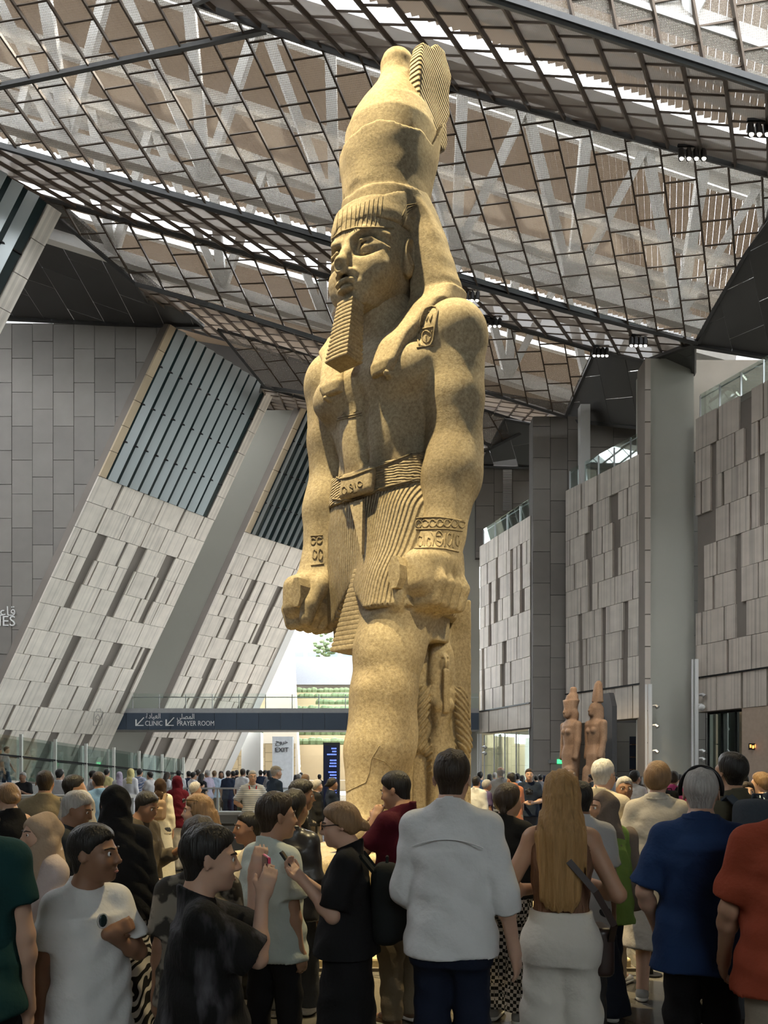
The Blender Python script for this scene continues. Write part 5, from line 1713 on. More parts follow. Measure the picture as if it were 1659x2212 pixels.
        for sd in (1, -1):
            p, r = s.leg(sd, g, loose)
            r = [r[0], r[1] + flare * .3, r[2] + flare]
            p = list(p); p[2] = p[2] + (p[2] - p[1]) * .12
            chain(F_, p, [r[0] - .006, r[1], r[2]], .035)
            F_.add(ell((sd * .042 * H, -.032 * H, .50 * H), (.050 * H, .045 * H, .06 * H)), .09)
        rr = random.Random(int(s.root.location.x * 777)); p1 = rr.uniform(0, 6)
        F_.disp(lambda X, Y, Z: (wr * (np.sin(Z * 52 + X * 22 + 2 * np.sin(Y * 20 + X * 8) + p1) + .6 * np.sin(Z * 30 - Y * 40 + p1)) * .55 * np.clip((.46 * H - Z) * 5 + .3, .2, 1)).astype(np.float32))
        F_.keep(lambda X, Y, Z: np.maximum(bottom * H - Z, Z - top * H) + 0 * X + 0 * Y)
        return F_.build('trousers', m, s.root)
    def skirt(s, m, top=.60, bottom=.03, r=.15, name='skirt', folds=9, amp=.012, slim=0., hipr=.098):
        H = s.H
        F_ = Field((-r * H - .06, -r * H - .06, bottom * H - .03), (r * H + .06, r * H + .06, top * H + .03), .0125 * s.q)
        F_.add(loft([(bottom * H - .02, 0, .0, r * H, r * .8 * H), (.30 * H, 0, 0, (r * .55 + hipr * .45) * H, (r * .5 + .075 * .5) * H), (.50 * H, 0, -.004 * H, hipr * H * s.w + .012, .080 * H), (top * H + .02, 0, 0, (.074 * H * s.w + .014), .061 * H + .004)], 2.1))
        def fold(X, Y, Z):
            a = np.arctan2(Y, X)
            return (amp * np.sin(a * folds + Z * 1.5) * np.clip((.5 * H - Z) / (.45 * H), 0, 1) + .003 * np.sin(Z * 50 + X * 30)).astype(np.float32)
        F_.disp(fold)
        F_.keep(lambda X, Y, Z: np.maximum(bottom * H - Z, Z - top * H) + 0 * X + 0 * Y)
        return F_.build(name, m, s.root)
    def shoes(s, m, sole=True):
        H = s.H
        for sd in (1, -1):
            p, r = s.leg(sd)
            b = p[2]
            F_ = Field(b + (-.08, -.09, -b[2] - .02), b + (.08, .25, .06), .0095 * s.q)
            F_.add(cap((b[0], b[1] - .02, .045), (b[0] + sd * .01, b[1] + .095 * H, .032), .044, .038, (.95, 1.15, .9)))
            F_.add(cap((b[0], b[1] - .01, .06), (b[0], b[1], .095), .042, .036), .03)
            F_.keep(lambda X, Y, Z: np.maximum(-Z + .001, Z - .105) + 0 * X + 0 * Y)
            o = F_.build('shoe', m, s.root)
            if sole:
                G = Field(b + (-.09, -.1, -b[2] - .02), b + (.09, .26, -b[2] + .05), .0095 * s.q)
                G.add(cap((b[0], b[1] - .02, .02), (b[0] + sd * .01, b[1] + .098 * H, .02), .050, .043, (.95, 1.15, .5)))
                G.keep(lambda X, Y, Z: -Z + .001 + 0 * X + 0 * Y)
                G.build('sole', m_sole, o)
    def wp(s, p):
        """person coordinates -> world"""
        return s.root.location + Matrix.Rotation(s.root.rotation_euler.z, 3, 'Z') @ Vector([float(c) for c in p])
    def glasses(s, dark=False, up=0., name='glasses'):
        hh = s.hh
        mb = MB()
        for e in (-1, 1):
            c = (e * .155, .43, .515 + up)
            pts = [s.hp((c[0] + .105 * math.cos(a), c[1] - .02 * abs(math.cos(a)), c[2] + .07 * math.sin(a))) for a in [k * math.pi / 6 for k in range(13)]]
            mb.tube(pts, .009 * hh, 5, False)
            mb.tube([s.hp((e * .26, .40, .54 + up)), s.hp((e * .36, .1, .54 + up)), s.hp((e * .365, -.08, .50 + up))], .011 * hh, 5)
        mb.tube([s.hp((-.05, .44, .53 + up)), s.hp((.05, .44, .53 + up))], .009 * hh, 5)
        o = mb.build(name, m_black, s.root)
        if dark:
            for e in (-1, 1): MB().ell(s.hp((e * .155, .425, .515 + up)), np.array((.10, .02, .065)) * hh, 10, 6, Matrix(s.Mh.tolist())).build('lens', m_darkglass, o, True)
        return o

def backpack(label, P, m, size=(.30, .15, .42), zc=None, name='backpack', accent=None, straps=True):
    H = P.H
    zc = zc or P.zs - .22
    y0 = -.088 * H - size[1] / 2
    t = thing(name, label, 'bag', P.wp((0, y0, zc)), P.root.rotation_euler.z)
    F_ = Field((-size[0] / 2 - .04, -size[1] / 2 - .06, -size[2] / 2 - .04), (size[0] / 2 + .04, size[1] / 2 + .05, size[2] / 2 + .04), .012)
    F_.add(rbox((0, 0, 0), (size[0] / 2, size[1] / 2, size[2] / 2), .06))
    F_.add(rbox((0, -size[1] / 2, -size[2] * .16), (size[0] * .4, .04, size[2] * .28), .03), .02)
    F_.disp(wob(.004, 18, 3))
    F_.build('bag_body', m, t)
    if straps:
        for sd in (1, -1):
            pts = [(sd * .08, size[1] / 2 - .01, size[2] * .42), (sd * .10, size[1] / 2 + .05, .245), (sd * .115, size[1] / 2 + .13, .19), (sd * .115, size[1] / 2 + .17, .05), (sd * .13, size[1] / 2 + .1, -.12)]
            mb = MB()
            for i in range(4): mb.bar(pts[i], pts[i + 1], .045, .014, (0, 1, .3))
            mb.build('strap', m, t)
    MB().tube([(-.04, 0, size[2] / 2 - .01), (-.03, 0, size[2] / 2 + .03), (.03, 0, size[2] / 2 + .03), (.04, 0, size[2] / 2 - .01)], .008, 6).build('handle', m, t)
    if accent: MB().box((0, -size[1] / 2 - .045, -.02), (size[0] * .55, .012, .035)).build('trim', accent, t)
    return t

# ------------------------------------------------------------------ the visitors close by
C = cloth
black = C('black', (.012, .012, .013)); navy = C('navy', (.012, .018, .035)); white = C('white', (.62, .61, .60)); cream = C('cream', (.58, .53, .45)); beige = C('beige', (.42, .36, .27))
khaki = C('khaki', (.27, .22, .155)); denim = C('denim', (.07, .10, .15), .25); olive = C('olive', (.085, .075, .05)); grey = C('grey', (.25, .25, .25)); dgrey = C('dark_grey', (.05, .05, .055))
m_wshoe = M('white_shoe', (.55, .53, .5), .6); m_gshoe = M('grey_shoe', (.28, .27, .25), .7); m_bshoe = M('black_shoe', (.02, .02, .02), .5); m_brshoe = M('brown_shoe', (.13, .08, .05), .6)

# left edge: man in dark teal
p = Person('man in a dark teal shirt and black trousers cut off by the left edge', -84, 2.75, 1655, face=4, skin='light', w=1.12)
p.shirt(C('teal', (.012, .045, .045)), .6, .47, loose=.02); p.trousers(black); p.shoes(m_bshoe); p.hair('brown')

# woman in beige headscarf
p = Person('person in a long beige headscarf and pale pink blouse walking left at the left edge', 98, 4.0, 1748, face=-108, skin='light', sex='f', w=1.1, hair_h=.03, nod=-2,
           RA=((.2, .25, -1), (.05, .55, -1)), LA=((.2, .35, -1), (.0, .75, -.7)), hand=(.9, .9), stride=.14, eyes=True)
p.hijab(C('beige_scarf', (.37, .275, .20)), .22, tail=[(-.02, .10, p.zs - .05), (-.04, .17, p.zs - .35), (-.08, .21, p.zs - .62)])
p.shirt(C('pale_pink', (.56, .47, .45)), 1.85, .43, loose=.03, name='blouse', wr=.008); p.trousers(black, loose=.02); p.shoes(m_wshoe)
hb = p.wp((-.1, .28, .70))
bag = thing('handbag', 'tan leather handbag carried by the person in the beige headscarf', 'bag', hb, p.root.rotation_euler.z)
F_ = Field((-.12, -.2, -.15), (.12, .2, .15), .01); F_.add(rbox((0, 0, 0), (.06, .15, .11), .03)); F_.build('bag_body', M('tan_leather', (.30, .15, .06), .5), bag)
MB().tube([(0, -.1, .1), (0, -.07, .2), (0, .07, .2), (0, .1, .1)], .01, 6).build('handle', M('brown_strap', (.08, .035, .015), .5), bag)
W = p.wp(p.J[1][2] + np.array((0, .03, -.17)))
bt = thing('water_bottle', 'crumpled clear plastic water bottle hanging from the hand at the left', 'bottle', W)
MB().lathe([(0, 0), (.03, 0), (.033, .02), (.029, .06), (.033, .09), (.030, .13), (.02, .16), (.012, .175), (.012, .19), (0, .19)], 14).build('bottle_body', glass('bottle_plastic', (.75, .78, .8), .3, .15), bt, True)
MB().lathe([(0, .185), (.015, .185), (.015, .205), (0, .205)], 12).build('cap', white, bt)

# boy in white T-shirt
p = Person('boy in a white T-shirt facing us with sunglasses hooked on his collar', 190, 3.25, 1780, face=158, head=-42, skin='brown', sex='c', w=1.12,
           RA=((.28, .02, -1), (.12, .15, -1)), q=.82, LA=((.30, .35, -1), (-.95, .42, .62)), hand=(.35, .9), hd=(None, (-1, .1, .35)), hn=(None, (0, -.9, -.2)))
p.hair('black', vol=.7); p.shirt(white, .75, .40, loose=.02, wr=.007); p.trousers(denim, loose=.015); p.shoes(m_wshoe)
sg = MB(); c = np.array((.0, .088 * p.H, p.zs - .085))
c = c + (0, .012, 0)
pts = [c + ((.020 * math.cos(a)), 0.012, .03 * math.sin(a)) for a in [k * math.pi / 6 for k in range(13)]]
g_ = thing('sunglasses', 'white framed sunglasses hanging from the neck of the boy in the white T-shirt', 'glasses', p.wp(c), p.root.rotation_euler.z)
MB().tube([q - c for q in pts], .0045, 6, False).build('frame', m_wshoe, g_, True)
MB().ell((0, .016, 0), (.017, .004, .026), 12, 6).build('lens', m_darkglass, g_, True)

# boy photographing with a pink phone
p = Person('boy in a black acid-washed shirt photographing with a phone held up', 436, 2.9, 1781, face=86, q=.82, skin='light', sex='c', w=1.12,
           RA=((.05, .80, -.60), (-.35, .12, 1)), LA=((.0, .85, -.40), (.25, .0, 1)), hand=(.5, .5), hd=((-.2, .35, 1), (-.1, .3, 1)), hn=((-1, .1, 0), (-1, .1, 0)), eyes=True, nod=-4)
p.hair('black', vol=1.2)
acid = M('acid_washed_black', (.035, .033, .037), .85, var=.95, scale=5, bump=.3, stretch=(2.5, 2.5, .6), detail=9, ramp=(.5, .68))
p.shirt(acid, .92, .44, loose=.045, wr=.009, sleeve_r=.022); p.trousers(C('pale_denim', (.30, .34, .36), .3), loose=.02); p.shoes(m_wshoe)
h = p.wp((p.J[1][2] * .5 + p.J[-1][2] * .5) + np.array((0, .035, .09)))
ph = thing('smartphone', 'pink smartphone held up by the boy in the black acid-washed shirt', 'phone', h, p.root.rotation_euler.z)
F_ = Field((-.1, -.03, -.06), (.1, .03, .06), .0045); F_.add(rbox((0, 0, 0), (.075, .006, .037), .006)); F_.build('case', M('pink_case', (.62, .05, .11), .4), ph)
MB().box((0, -.0075, 0), (.138, .002, .066)).build('screen', m_darkglass, ph)
MB().box((-.055, .009, .018), (.028, .005, .026)).build('camera_bump', m_black, ph)

# woman in black cloak and patterned skirt
p = Person('person with back to us in a black headscarf cloak and black and white patterned skirt', 250, 4.6, 1688, face=-6, skin='tan', sex='f', w=1.25, hair_h=.03)
p.hijab(black, cape=.52)
p.skirt(banded('wavy_print', (.010, .010, .011), (.48, .46, .43), 'Z', 5.5, (0, 35, 0), 14), bottom=.02, r=.165, top=.66); p.shirt(black, 1.7, .5, loose=.03); p.shoes(m_bshoe)

# camouflage boy behind the photographer
p = Person('child in a mottled grey-brown T-shirt standing behind the boy with the phone', 428, 3.55, 1764, face=-12, head=25, skin='brown', sex='c', w=1.2)
p.hair('dark', vol=1.2)
p.shirt(M('mottled_camouflage', (.115, .10, .08), .85, var=.75, scale=11, detail=3, ramp=(.46, .54)), .8, .42, loose=.03); p.trousers(black, loose=.02); p.shoes(m_bshoe)

# bald man and companion in a knitted cap, further left
p = Person('man with close-cropped greying hair looking down to the right', 152, 4.9, 1704, face=110, nod=-18, skin='brown', w=1.1, eyes=True)
p.hair('grey', 'short', .25); p.shirt(C('charcoal', (.04, .045, .05)), .7, .46); p.trousers(dgrey); p.shoes(m_bshoe)
p = Person('person in a knitted off-white headscarf behind the man with greying hair', 178, 5.5, 1703, face=-30, skin='light', sex='f', hair_h=.03)
p.hijab(C('knitted_white', (.50, .47, .43)), .16); p.shirt(C('patterned_grey', (.32, .34, .36), .6, scale=25), 1.8, .44, loose=.02); p.trousers(black); p.shoes(m_bshoe)
p = Person('young man with dark hair in a dull brown shirt looking down', 306, 6.0, 1706, face=125, nod=-20, skin='brown', w=1.0, LA=((.15, .2, -1), (-.3, .8, .3)))
p.hair('black', vol=1.1); p.shirt(C('dull_brown', (.075, .062, .048)), 1.9, .45, loose=.02); p.trousers(C('dark_jeans', (.02, .027, .042))); p.shoes(m_bshoe)
p = Person('man in a khaki polo shirt seen from behind at the far left', 97, 7.4, 1664, face=8, skin='tan', w=1.15, q=1.7)
p.hair('dark', vol=.5); p.shirt(C('khaki_polo', (.25, .20, .125)), .7, .46); p.trousers(beige); p.shoes(m_brshoe)
p = Person('person with a blond bun in a sleeveless black top near the left edge', 22, 6.2, 1690, face=-25, skin='light', sex='f', q=1.7, nod=-10)
p.hair('dblond', 'bun'); p.shirt(black, 0, .48); p.trousers(beige); p.shoes(m_wshoe)

# middle group
p = Person('woman with long blond hair and sunglasses pushed up facing left', 434, 5.2, 1716, face=-84, skin='light', sex='f', RA=((.15, .2, -1), (-.1, .9, -.2)), eyes=True)
p.hair('dblond', 'long', length=.34); p.shirt(C('ivory_top', (.52, .48, .42)), 0, .5); p.trousers(beige); p.shoes(m_wshoe); p.glasses(True, .34, 'sunglasses')
p = Person('boy in a beige hooded top looking left', 542, 5.6, 1752, face=-78, head=-28, skin='brown', sex='c', w=1.05, LA=((.2, .5, -1), (.3, .9, -.3)), eyes=True)
p.hair('black', vol=.4); p.shirt(C('beige_hoodie', (.40, .35, .275)), 1.9, .43, loose=.03, name='hooded_top', wr=.008); p.trousers(black); p.shoes(m_wshoe)
hd_ = Field((-.16, -.2, p.zs - .06), (.16, .08, p.zs + .12), .012); hd_.add(ell((0, -.08, p.zs + .02), (.12, .08, .06))); hd_.build('hood', C('beige_hoodie', (.4, .35, .28)), p.root)
p = Person('boy in a pale mint T-shirt and black trousers seen from behind', 588, 4.3, 1712, face=48, head=20, skin='tan', sex='c', w=1.12, stride=.05)
p.hair('dark', vol=1.1); p.shirt(C('mint', (.50, .54, .49)), .85, .41, loose=.035, wr=.008, sleeve_r=.03); p.trousers(black, loose=.015); p.shoes(m_wshoe)
p = Person('boy in a shiny black shirt and dark jeans with white trainers', 632, 5.3, 1704, face=28, skin='brown', sex='c', w=1.12, LA=((.1, .3, -1), (.0, .7, -.5)), stride=.06)
p.hair('black', vol=.5); p.shirt(M('black_satin', (.018, .019, .024), .35, var=.4, scale=5, bump=.4, bscale=9), 1.05, .43, loose=.03); p.trousers(C('washed_black_jeans', (.06, .065, .075), .4), loose=.03); p.shoes(m_wshoe)
MB().tube([p.J[1][2] + np.array((.028 * math.cos(a), .028 * math.sin(a), .015)) for a in [k * math.pi / 5 for k in range(11)]], .008, 6, False).build('watch', m_black, p.root)
p = Person('young man with curly dark hair in a black T-shirt facing right', 642, 6.0, 1683, face=82, head=8, skin='brown', w=.95, eyes=True, nod=-8)
p.hair('black', 'fringe', 1.5); p.shirt(black, .75, .45); p.trousers(dgrey, loose=.02); p.shoes(m_wshoe)

# woman in black with phone and backpack
pw = p = Person('woman with a blond bun and glasses in a long black dress looking at her phone', 748, 3.9, 1731, face=-86, q=.85, skin='light', sex='f', w=1.2, nod=-8,
           RA=((.15, .30, -1), (-.25, .9, .75)), LA=((.15, .25, -1), (-.2, .85, .95)), hand=(.8, .8), hn=((-.6, -.2, 1), (-.6, -.2, 1)), eyes=True)
p.hair('dblond', 'bun'); p.glasses(name='glasses')
p.shirt(black, .85, .50, loose=.03, sleeve_r=.02); p.skirt(black, top=.58, bottom=.03, r=.125, name='dress', amp=.008, folds=5); p.shoes(m_bshoe)
MB().ell(p.hp((.36, -.06, .29)), (.006, .006, .012), 8, 6).build('earring', M('pearl', (.8, .75, .65), .2), p.root)
backpack('black backpack worn by the woman in the long black dress', p, C('black_nylon', (.013, .015, .015)), (.28, .15, .40), p.zs - .24)
h = p.wp(p.J[-1][2] + np.array((.03, .07, .08)))
ph = thing('smartphone', 'dark smartphone in the hands of the woman with the blond bun', 'phone', h, p.root.rotation_euler.z)
o = MB().box((0, 0, 0), (.07, .01, .145)).build('case', m_black, ph); o.rotation_euler = (R(-35), 0, 0)
o = MB().box((0, -.006, 0), (.062, .002, .13)).build('screen', m_darkglass, ph); o.rotation_euler = (R(-35), 0, 0)

# man in maroon polo
p = Person('man in a maroon polo shirt and khaki cargo trousers with hand to his mouth', 868, 5.1, 1664, face=-52, head=-14, nod=-14, skin='tan', w=1.22, belly=.035,
           LA=((.25, .55, -.75), (-.55, -.05, 1)), RA=((.1, .5, -.9), (-.7, .2, .8)), hand=(1.0, 1.0), eyes=True)
p.hair('black', vol=1.4); p.shirt(C('maroon', (.060, .006, .014)), .72, .535, loose=.012, name='polo_shirt'); tq = p.trousers(C('cargo_khaki', (.185, .15, .105)), loose=.02, top=.59, wr=.007); p.shoes(m_brshoe)
MB().box((-.118 * p.H * 1.12, .0, .40 * p.H), (.02, .16, .17)).box((-.126 * p.H * 1.12, .0, .443 * p.H), (.014, .17, .05)).build('cargo_pocket', C('cargo_khaki', (.2, .16, .11)), p.root)

# man in white shirt
p = Person('tall man in a loose white shirt and navy trousers with his back to us', 975, 3.55, 1621, face=8, q=.95, skin='light', w=1.13,
           RA=((.26, -.02, -1), (.16, .22, -1)), LA=((.18, .05, -1), (-.30, .75, -.7)), hand=(.4, .5))
p.hair('dark', vol=1.35); p.shirt(C('white_linen', (.66, .65, .645), .05), 1.35, .475, loose=.022, wr=.006, neck=.066); p.trousers(C('navy_trousers', (.012, .017, .033))); p.shoes(m_bshoe)
MB().tube([(x, -.078 * p.H - .004 - .0 * x, p.zs - .085 - .05 * (x / .19) ** 2) for x in np.linspace(-.16, .16, 13)], .0035, 5).build('yoke_seam', C('white_linen', (.6, .6, .6)), p.root)

# braid and checked trousers
p = Person('woman with a dark braid in a black top and houndstooth trousers', 1093, 5.15, 1692, face=22, head=15, skin='tan', sex='f', w=1.12, RA=((.1, .4, -1), (-.2, .9, .1)))
p.hair('dark', 'braid'); p.shirt(black, .9, .53, loose=.02); p.trousers(banded('houndstooth', (.015, .015, .016), (.50, .46, .42), 'check', 44), loose=.045, flare=.02, bottom=.06); p.shoes(m_gshoe)

# long blond hair
pb = p = Person('woman with very long blond hair, brown smocked top and cream trousers', 1212, 3.75, 1665, face=0, skin='tan', sex='f', w=1.12,
           RA=((.50, -.15, -1), (-.55, .8, .12)), LA=((.50, -.15, -1), (-.55, .8, -.05)), hand=(.6, .6))
p.hair('blond', 'long', vol=1.4, length=.52)
p.shirt(M('smocked_brown', (.17, .085, .05), .9, var=.3, scale=6, bump=1.0, bscale=24, stretch=(2.2, 2.2, .5)), 0, .585, g=.01, name='top'); p.trousers(C('cream_trousers', (.60, .56, .50), .05), loose=.03, flare=.045, top=.60, wr=.006, g=.016); p.shoes(m_wshoe)
cb = thing('crossbody_bag', 'dark brown crossbody bag on the hip of the woman with long blond hair', 'bag', p.wp((.19, .06, .50 * p.H)))
F_ = Field((-.1, -.14, -.2), (.1, .14, .14), .01); F_.add(rbox((0, 0, -.03), (.045, .1, .12), .03)); F_.build('bag_body', M('dark_leather', (.028, .015, .012), .4), cb)
mb = MB(); P_ = [(-.20, -.175, .42), (-.08, -.195, .28), (.01, -.185, .12), (.02, -.1, .03)]
for i in range(3): mb.bar(P_[i], P_[i + 1], .03, .012, (0, 1, 0))
mb.build('strap', M('dark_leather', (.03, .015, .01)), cb)

p = Person('man in a pale grey T-shirt half hidden beside the woman with long blond hair', 1254, 4.75, 1688, face=-10, skin='brown', w=1.0)
p.hair('black'); p.shirt(C('pale_grey', (.46, .45, .45)), .75, .44, loose=.02); p.trousers(dgrey); p.shoes(m_wshoe)
p = Person('woman in a taupe headscarf and green cardigan glancing left', 1310, 5.3, 1704, face=-50, head=-66, skin='tan', sex='f', w=1.05, hair_h=.03, stride=.10, eyes=True)
p.hijab(C('taupe_scarf', (.15, .115, .095)), .14); p.shirt(C('leaf_green', (.16, .25, .06)), 1.85, .42, loose=.03, name='cardigan', wr=.008); p.trousers(C('dark_wide_jeans', (.012, .017, .03)), flare=.06, loose=.04); p.shoes(m_wshoe)
sb = thing('shoulder_bag', 'taupe shawl and bag on the arm of the woman in the green cardigan', 'bag', p.wp((.23, -.02, .62 * p.H)))
F_ = Field((-.12, -.16, -.3), (.12, .16, .36), .013); F_.add(cap((0, 0, .28), (.02, 0, -.1), .06, .08, (.8, 1.2, 1))); F_.add(ell((.02, 0, -.16), (.08, .13, .09)), .03); F_.disp(wob(.008, 18, 2)); F_.build('bag_body', C('taupe', (.17, .13, .11)), sb)
p = Person('elderly man with white hair and glasses in a beige shirt', 1300, 6.05, 1639, face=28, skin='light', w=1.1, stride=.06)
p.hair('white', vol=.5); p.glasses(); p.shirt(C('beige_shirt', (.46, .40, .31)), .85, .46, loose=.025); p.trousers(C('stone_trousers', (.36, .31, .245))); p.shoes(m_wshoe)
MB().bar((.09, -.075 * p.H, p.zs + .0), (-.02, -.09 * p.H, p.zs - .28), .045, .012, (0, 1, 0)).build('strap', black, p.root)
p = Person('smiling man with short grey hair facing us between the beige shirt and cream dress', 1348, 7.4, 1677, face=170, skin='brown', w=1.0)
p.hair('grey', 'short', .4); p.shirt(black, .8, .46); p.trousers(dgrey); p.shoes(m_bshoe)
p = Person('woman with short blond hair in a belted cream midi dress', 1420, 5.6, 1646, face=4, skin='light', sex='f', w=1.28, RA=((.3, .05, -1), (-.2, .6, -.6)), LA=((.28, 0, -1), (.0, .2, -1)))
p.hair('dblond', 'bob', 1.6); p.shirt(C('cream_dress', (.50, .45, .38), .05), .8, .58, loose=.012, name='bodice', sleeve_r=.03); p.skirt(C('cream_dress', (.5, .45, .38)), top=.64, bottom=.235, r=.17, name='skirt', amp=.012); p.shoes(m_gshoe)
MB().lathe([(.096 * p.H, .612 * p.H), (.105 * p.H, .614 * p.H), (.105 * p.H, .634 * p.H), (.096 * p.H, .636 * p.H)], 28).build('belt', C('cream_belt', (.44, .40, .34)), p.root).scale = (1.02, .82, 1)
MB().tube([(.075 * math.sin(a), -.01 - .07 * math.cos(a), p.zs + .055 - .01 * math.cos(a)) for a in np.linspace(-2.2, 2.2, 13)], .022, 6).build('collar', C('cream_dress', (.5, .45, .38)), p.root, True)

# man in blue shirt
p = Person('man in a dark blue short-sleeved shirt with grey hair and dark sunglasses on his head', 1514, 3.7, 1659, face=0, skin='light', w=1.2,
           RA=((.34, .02, -1), (-.5, .75, -.6)), LA=((.36, .0, -1), (-.25, .65, -.9)), hand=(.6, .6))
p.hair('grey', 'short', .6); p.shirt(C('dark_blue', (.020, .042, .11), .12), .88, .43, loose=.03, wr=.006, sleeve_r=.018); p.trousers(black); p.shoes(m_bshoe)
MB().tube([p.hp((.415 * math.sin(a), -.02 - .08 * math.cos(a), .58 + .50 * math.cos(a))) for a in np.linspace(-1.8, 1.8, 19)], .011, 8).build('sunglasses_band', m_black, p.root, True)
MB().tube([(.072 * math.sin(a), -.016 - .07 * math.cos(a), p.zs + .062) for a in np.linspace(-2.4, 2.4, 15)], .02, 6).build('collar', C('dark_blue', (.02, .04, .1)), p.root, True)

p = Person('bearded man in an olive T-shirt looking up to the left', 1580, 5.0, 1628, face=-38, head=-8, nod=14, skin='tan', w=1.12, eyes=False)
p.hair('black', vol=1.3); p.shirt(olive, .8, .45, loose=.02); p.trousers(dgrey); p.shoes(m_bshoe)
bf = p._hf(.1); bf.add(p.he((0, .17, .16), (.225, .21, .17))); bf.add(p.he((0, .28, .08), (.13, .12, .10)), .02); bf.keep(lambda X, Y, Z: (lambda q: (q[2] - .27 - .2 * np.maximum(.25 - q[1], 0)) * p.hh)(p.hl(X, Y, Z))); bf.build('beard', HR['black'], p.root)
backpack('grey backpack with a yellow stripe on the man in the olive T-shirt', p, C('slate_nylon', (.05, .058, .07)), (.30, .16, .46), p.zs - .2, accent=M('lime_trim', (.62, .66, .02), .6))
p = Person('man in a burnt orange shirt and beige trousers cut off by the right edge', 1712, 3.1, 1640, face=-6, skin='tan', w=1.15, LA=((.25, .1, -1), (.05, .5, -.8)))
p.hair('dark'); p.shirt(C('burnt_orange', (.27, .052, .026)), .85, .45, loose=.03, wr=.007); p.trousers(C('beige_chinos', (.33, .28, .22)), loose=.015); p.shoes(m_brshoe)
p = Person('person with dark hair tied back half hidden behind the man in the dark blue shirt', 1546, 7.2, 1672, face=-20, skin='tan', sex='f', q=1.7)
p.hair('dark', 'bun'); p.shirt(dgrey, .8, .46); p.trousers(black); p.shoes(m_bshoe)
p = Person('woman with dark hair looking up towards us near the right edge', 1612, 7.6, 1690, face=165, nod=12, skin='light', sex='f', q=1.7)
p.hair('dark', 'long', length=.2); p.shirt(C('pale_sand', (.5, .44, .36)), .8, .46); p.trousers(dgrey); p.shoes(m_bshoe)
p = Person('person in a navy gilet over a light blue shirt near the right edge', 1648, 8.4, 1668, face=-65, skin='light', sex='f', q=1.6, RA=((.2, .5, -1), (-.6, .8, .1)), LA=((.2, .5, -1), (-.6, .8, .2)))
p.hair('dblond', 'bob'); p.shirt(C('light_blue', (.40, .50, .60)), 1.2, .46); p.shirt(navy, 0, .45, g=.03, name='gilet'); p.trousers(dgrey); p.shoes(m_bshoe)

# ------------------------------------------------------------------ visitors in the middle distance (built one by one, coarser)
def mid(label, px, Y, ytop, hair=('black', 'short'), top=None, sleeve=.7, bottom=None, **k):
    k.setdefault('q', 2.2); k.setdefault('eyes', False)
    p = Person(label, px, Y, ytop, **k)
    if hair: p.hair(*hair)
    p.shirt(top, sleeve, .46, loose=.015); p.trousers(bottom or dgrey); p.shoes(m_bshoe, False)
    return p
mid('man with swept dark hair in profile between the khaki polo and the black headscarf', 155, 7.0, 1674, top=C('ash', (.2, .19, .18)), face=80)
p = mid('man in a striped T-shirt with a red lanyard and hands on hips', 545, 14.6, 1664, ('grey', 'short', .3), banded('white_stripes', (.22, .25, .30), (.55, .55, .56), 'Z', 9), .9, face=172, skin='light', w=1.1, eyes=True,
        RA=((.6, -.1, -1), (-.75, .2, -.5)), LA=((.6, -.1, -1), (-.75, .2, -.5)))
p.glasses(); mb = MB()
for sd in (-1, 1): mb.bar((sd * .07, .07, p.zs + .02), (0, .125, p.zs - .42), .022, .008, (0, 1, 0))
mb.box((0, .13, p.zs - .46), (.06, .015, .09)); mb.build('lanyard', C('red', (.35, .015, .02)), p.root)
p = mid('man in a camouflage cap and dark blue T-shirt in front of the exit pillar', 594, 15.2, 1652, ('grey', 'short', .3), C('ink_blue', (.02, .032, .055)), face=62, skin='light', w=1.1, hair_h=.03)
F_ = p._hf(.0); F_.add(p.he((0, -.05, .72), (.37, .46, .34))); F_.keep(lambda X, Y, Z: (lambda q: (.70 - q[2]) * p.hh)(p.hl(X, Y, Z))); F_.add(p.he((0, .48, .72), (.26, .24, .03))); F_.build('cap', M('camouflage', (.32, .27, .2), .8, var=.6, scale=9), p.root)
p = mid('man in a long pale grey shirt behind the woman in black with a bag', 659, 15.2, 1672, ('dblond', 'short'), C('stone_grey', (.36, .36, .36)), 1.8, face=22, skin='light')
p = mid('woman in black with grey hair and a black shoulder bag near the colossus leg', 683, 14.2, 1684, ('grey', 'bob'), black, 1.8, C('taupe_trousers', (.27, .23, .19)), face=70, sex='f', skin='light')
t = thing('shoulder_bag', 'black shoulder bag of the grey haired woman in black', 'bag', p.wp((-.16, .08, .62 * p.H)))
F_ = Field((-.12, -.2, -.16), (.12, .2, .16), .014); F_.add(rbox((0, 0, 0), (.06, .16, .11), .03)); F_.build('bag_body', black, t); MB().bar((0, .12, .1), (.06, 0, .36), .03, .01).build('strap', black, t)
mid('woman in a navy jacket holding up a device beside the colossus leg', 716, 14.4, 1680, ('black', 'bun'), navy, 1.8, face=75, sex='f', RA=((.2, .5, -1), (0, .9, .5)))
mid('woman in a cream dress and brown headscarf with a tan backpack', 346, 12.0, 1678, None, C('ivory_dress', (.60, .55, .42)), 1.8, face=12, sex='f', hair_h=.03).hijab(C('brown_scarf', (.05, .03, .02)), .1)
p = bpy.data.objects[[o.name for o in COL.objects if o.get('label', '').startswith('woman in a cream dress and brown')][0]]
def add_skirt(root_label, m, r=.15):
    P = PEOPLE[root_label]; P.skirt(m, top=.62, r=r)
PEOPLE = {}
class _B: pass
q_ = _B(); q_.H = 1.62; q_.zs = 1.32; q_.root = p
q_.wp = lambda v: p.location + Matrix.Rotation(p.rotation_euler.z, 3, 'Z') @ Vector([float(c) for c in v])
backpack('small tan backpack on the woman in the cream dress', q_, M('tan_canvas', (.22, .14, .08), .7), (.26, .14, .32), 1.12)
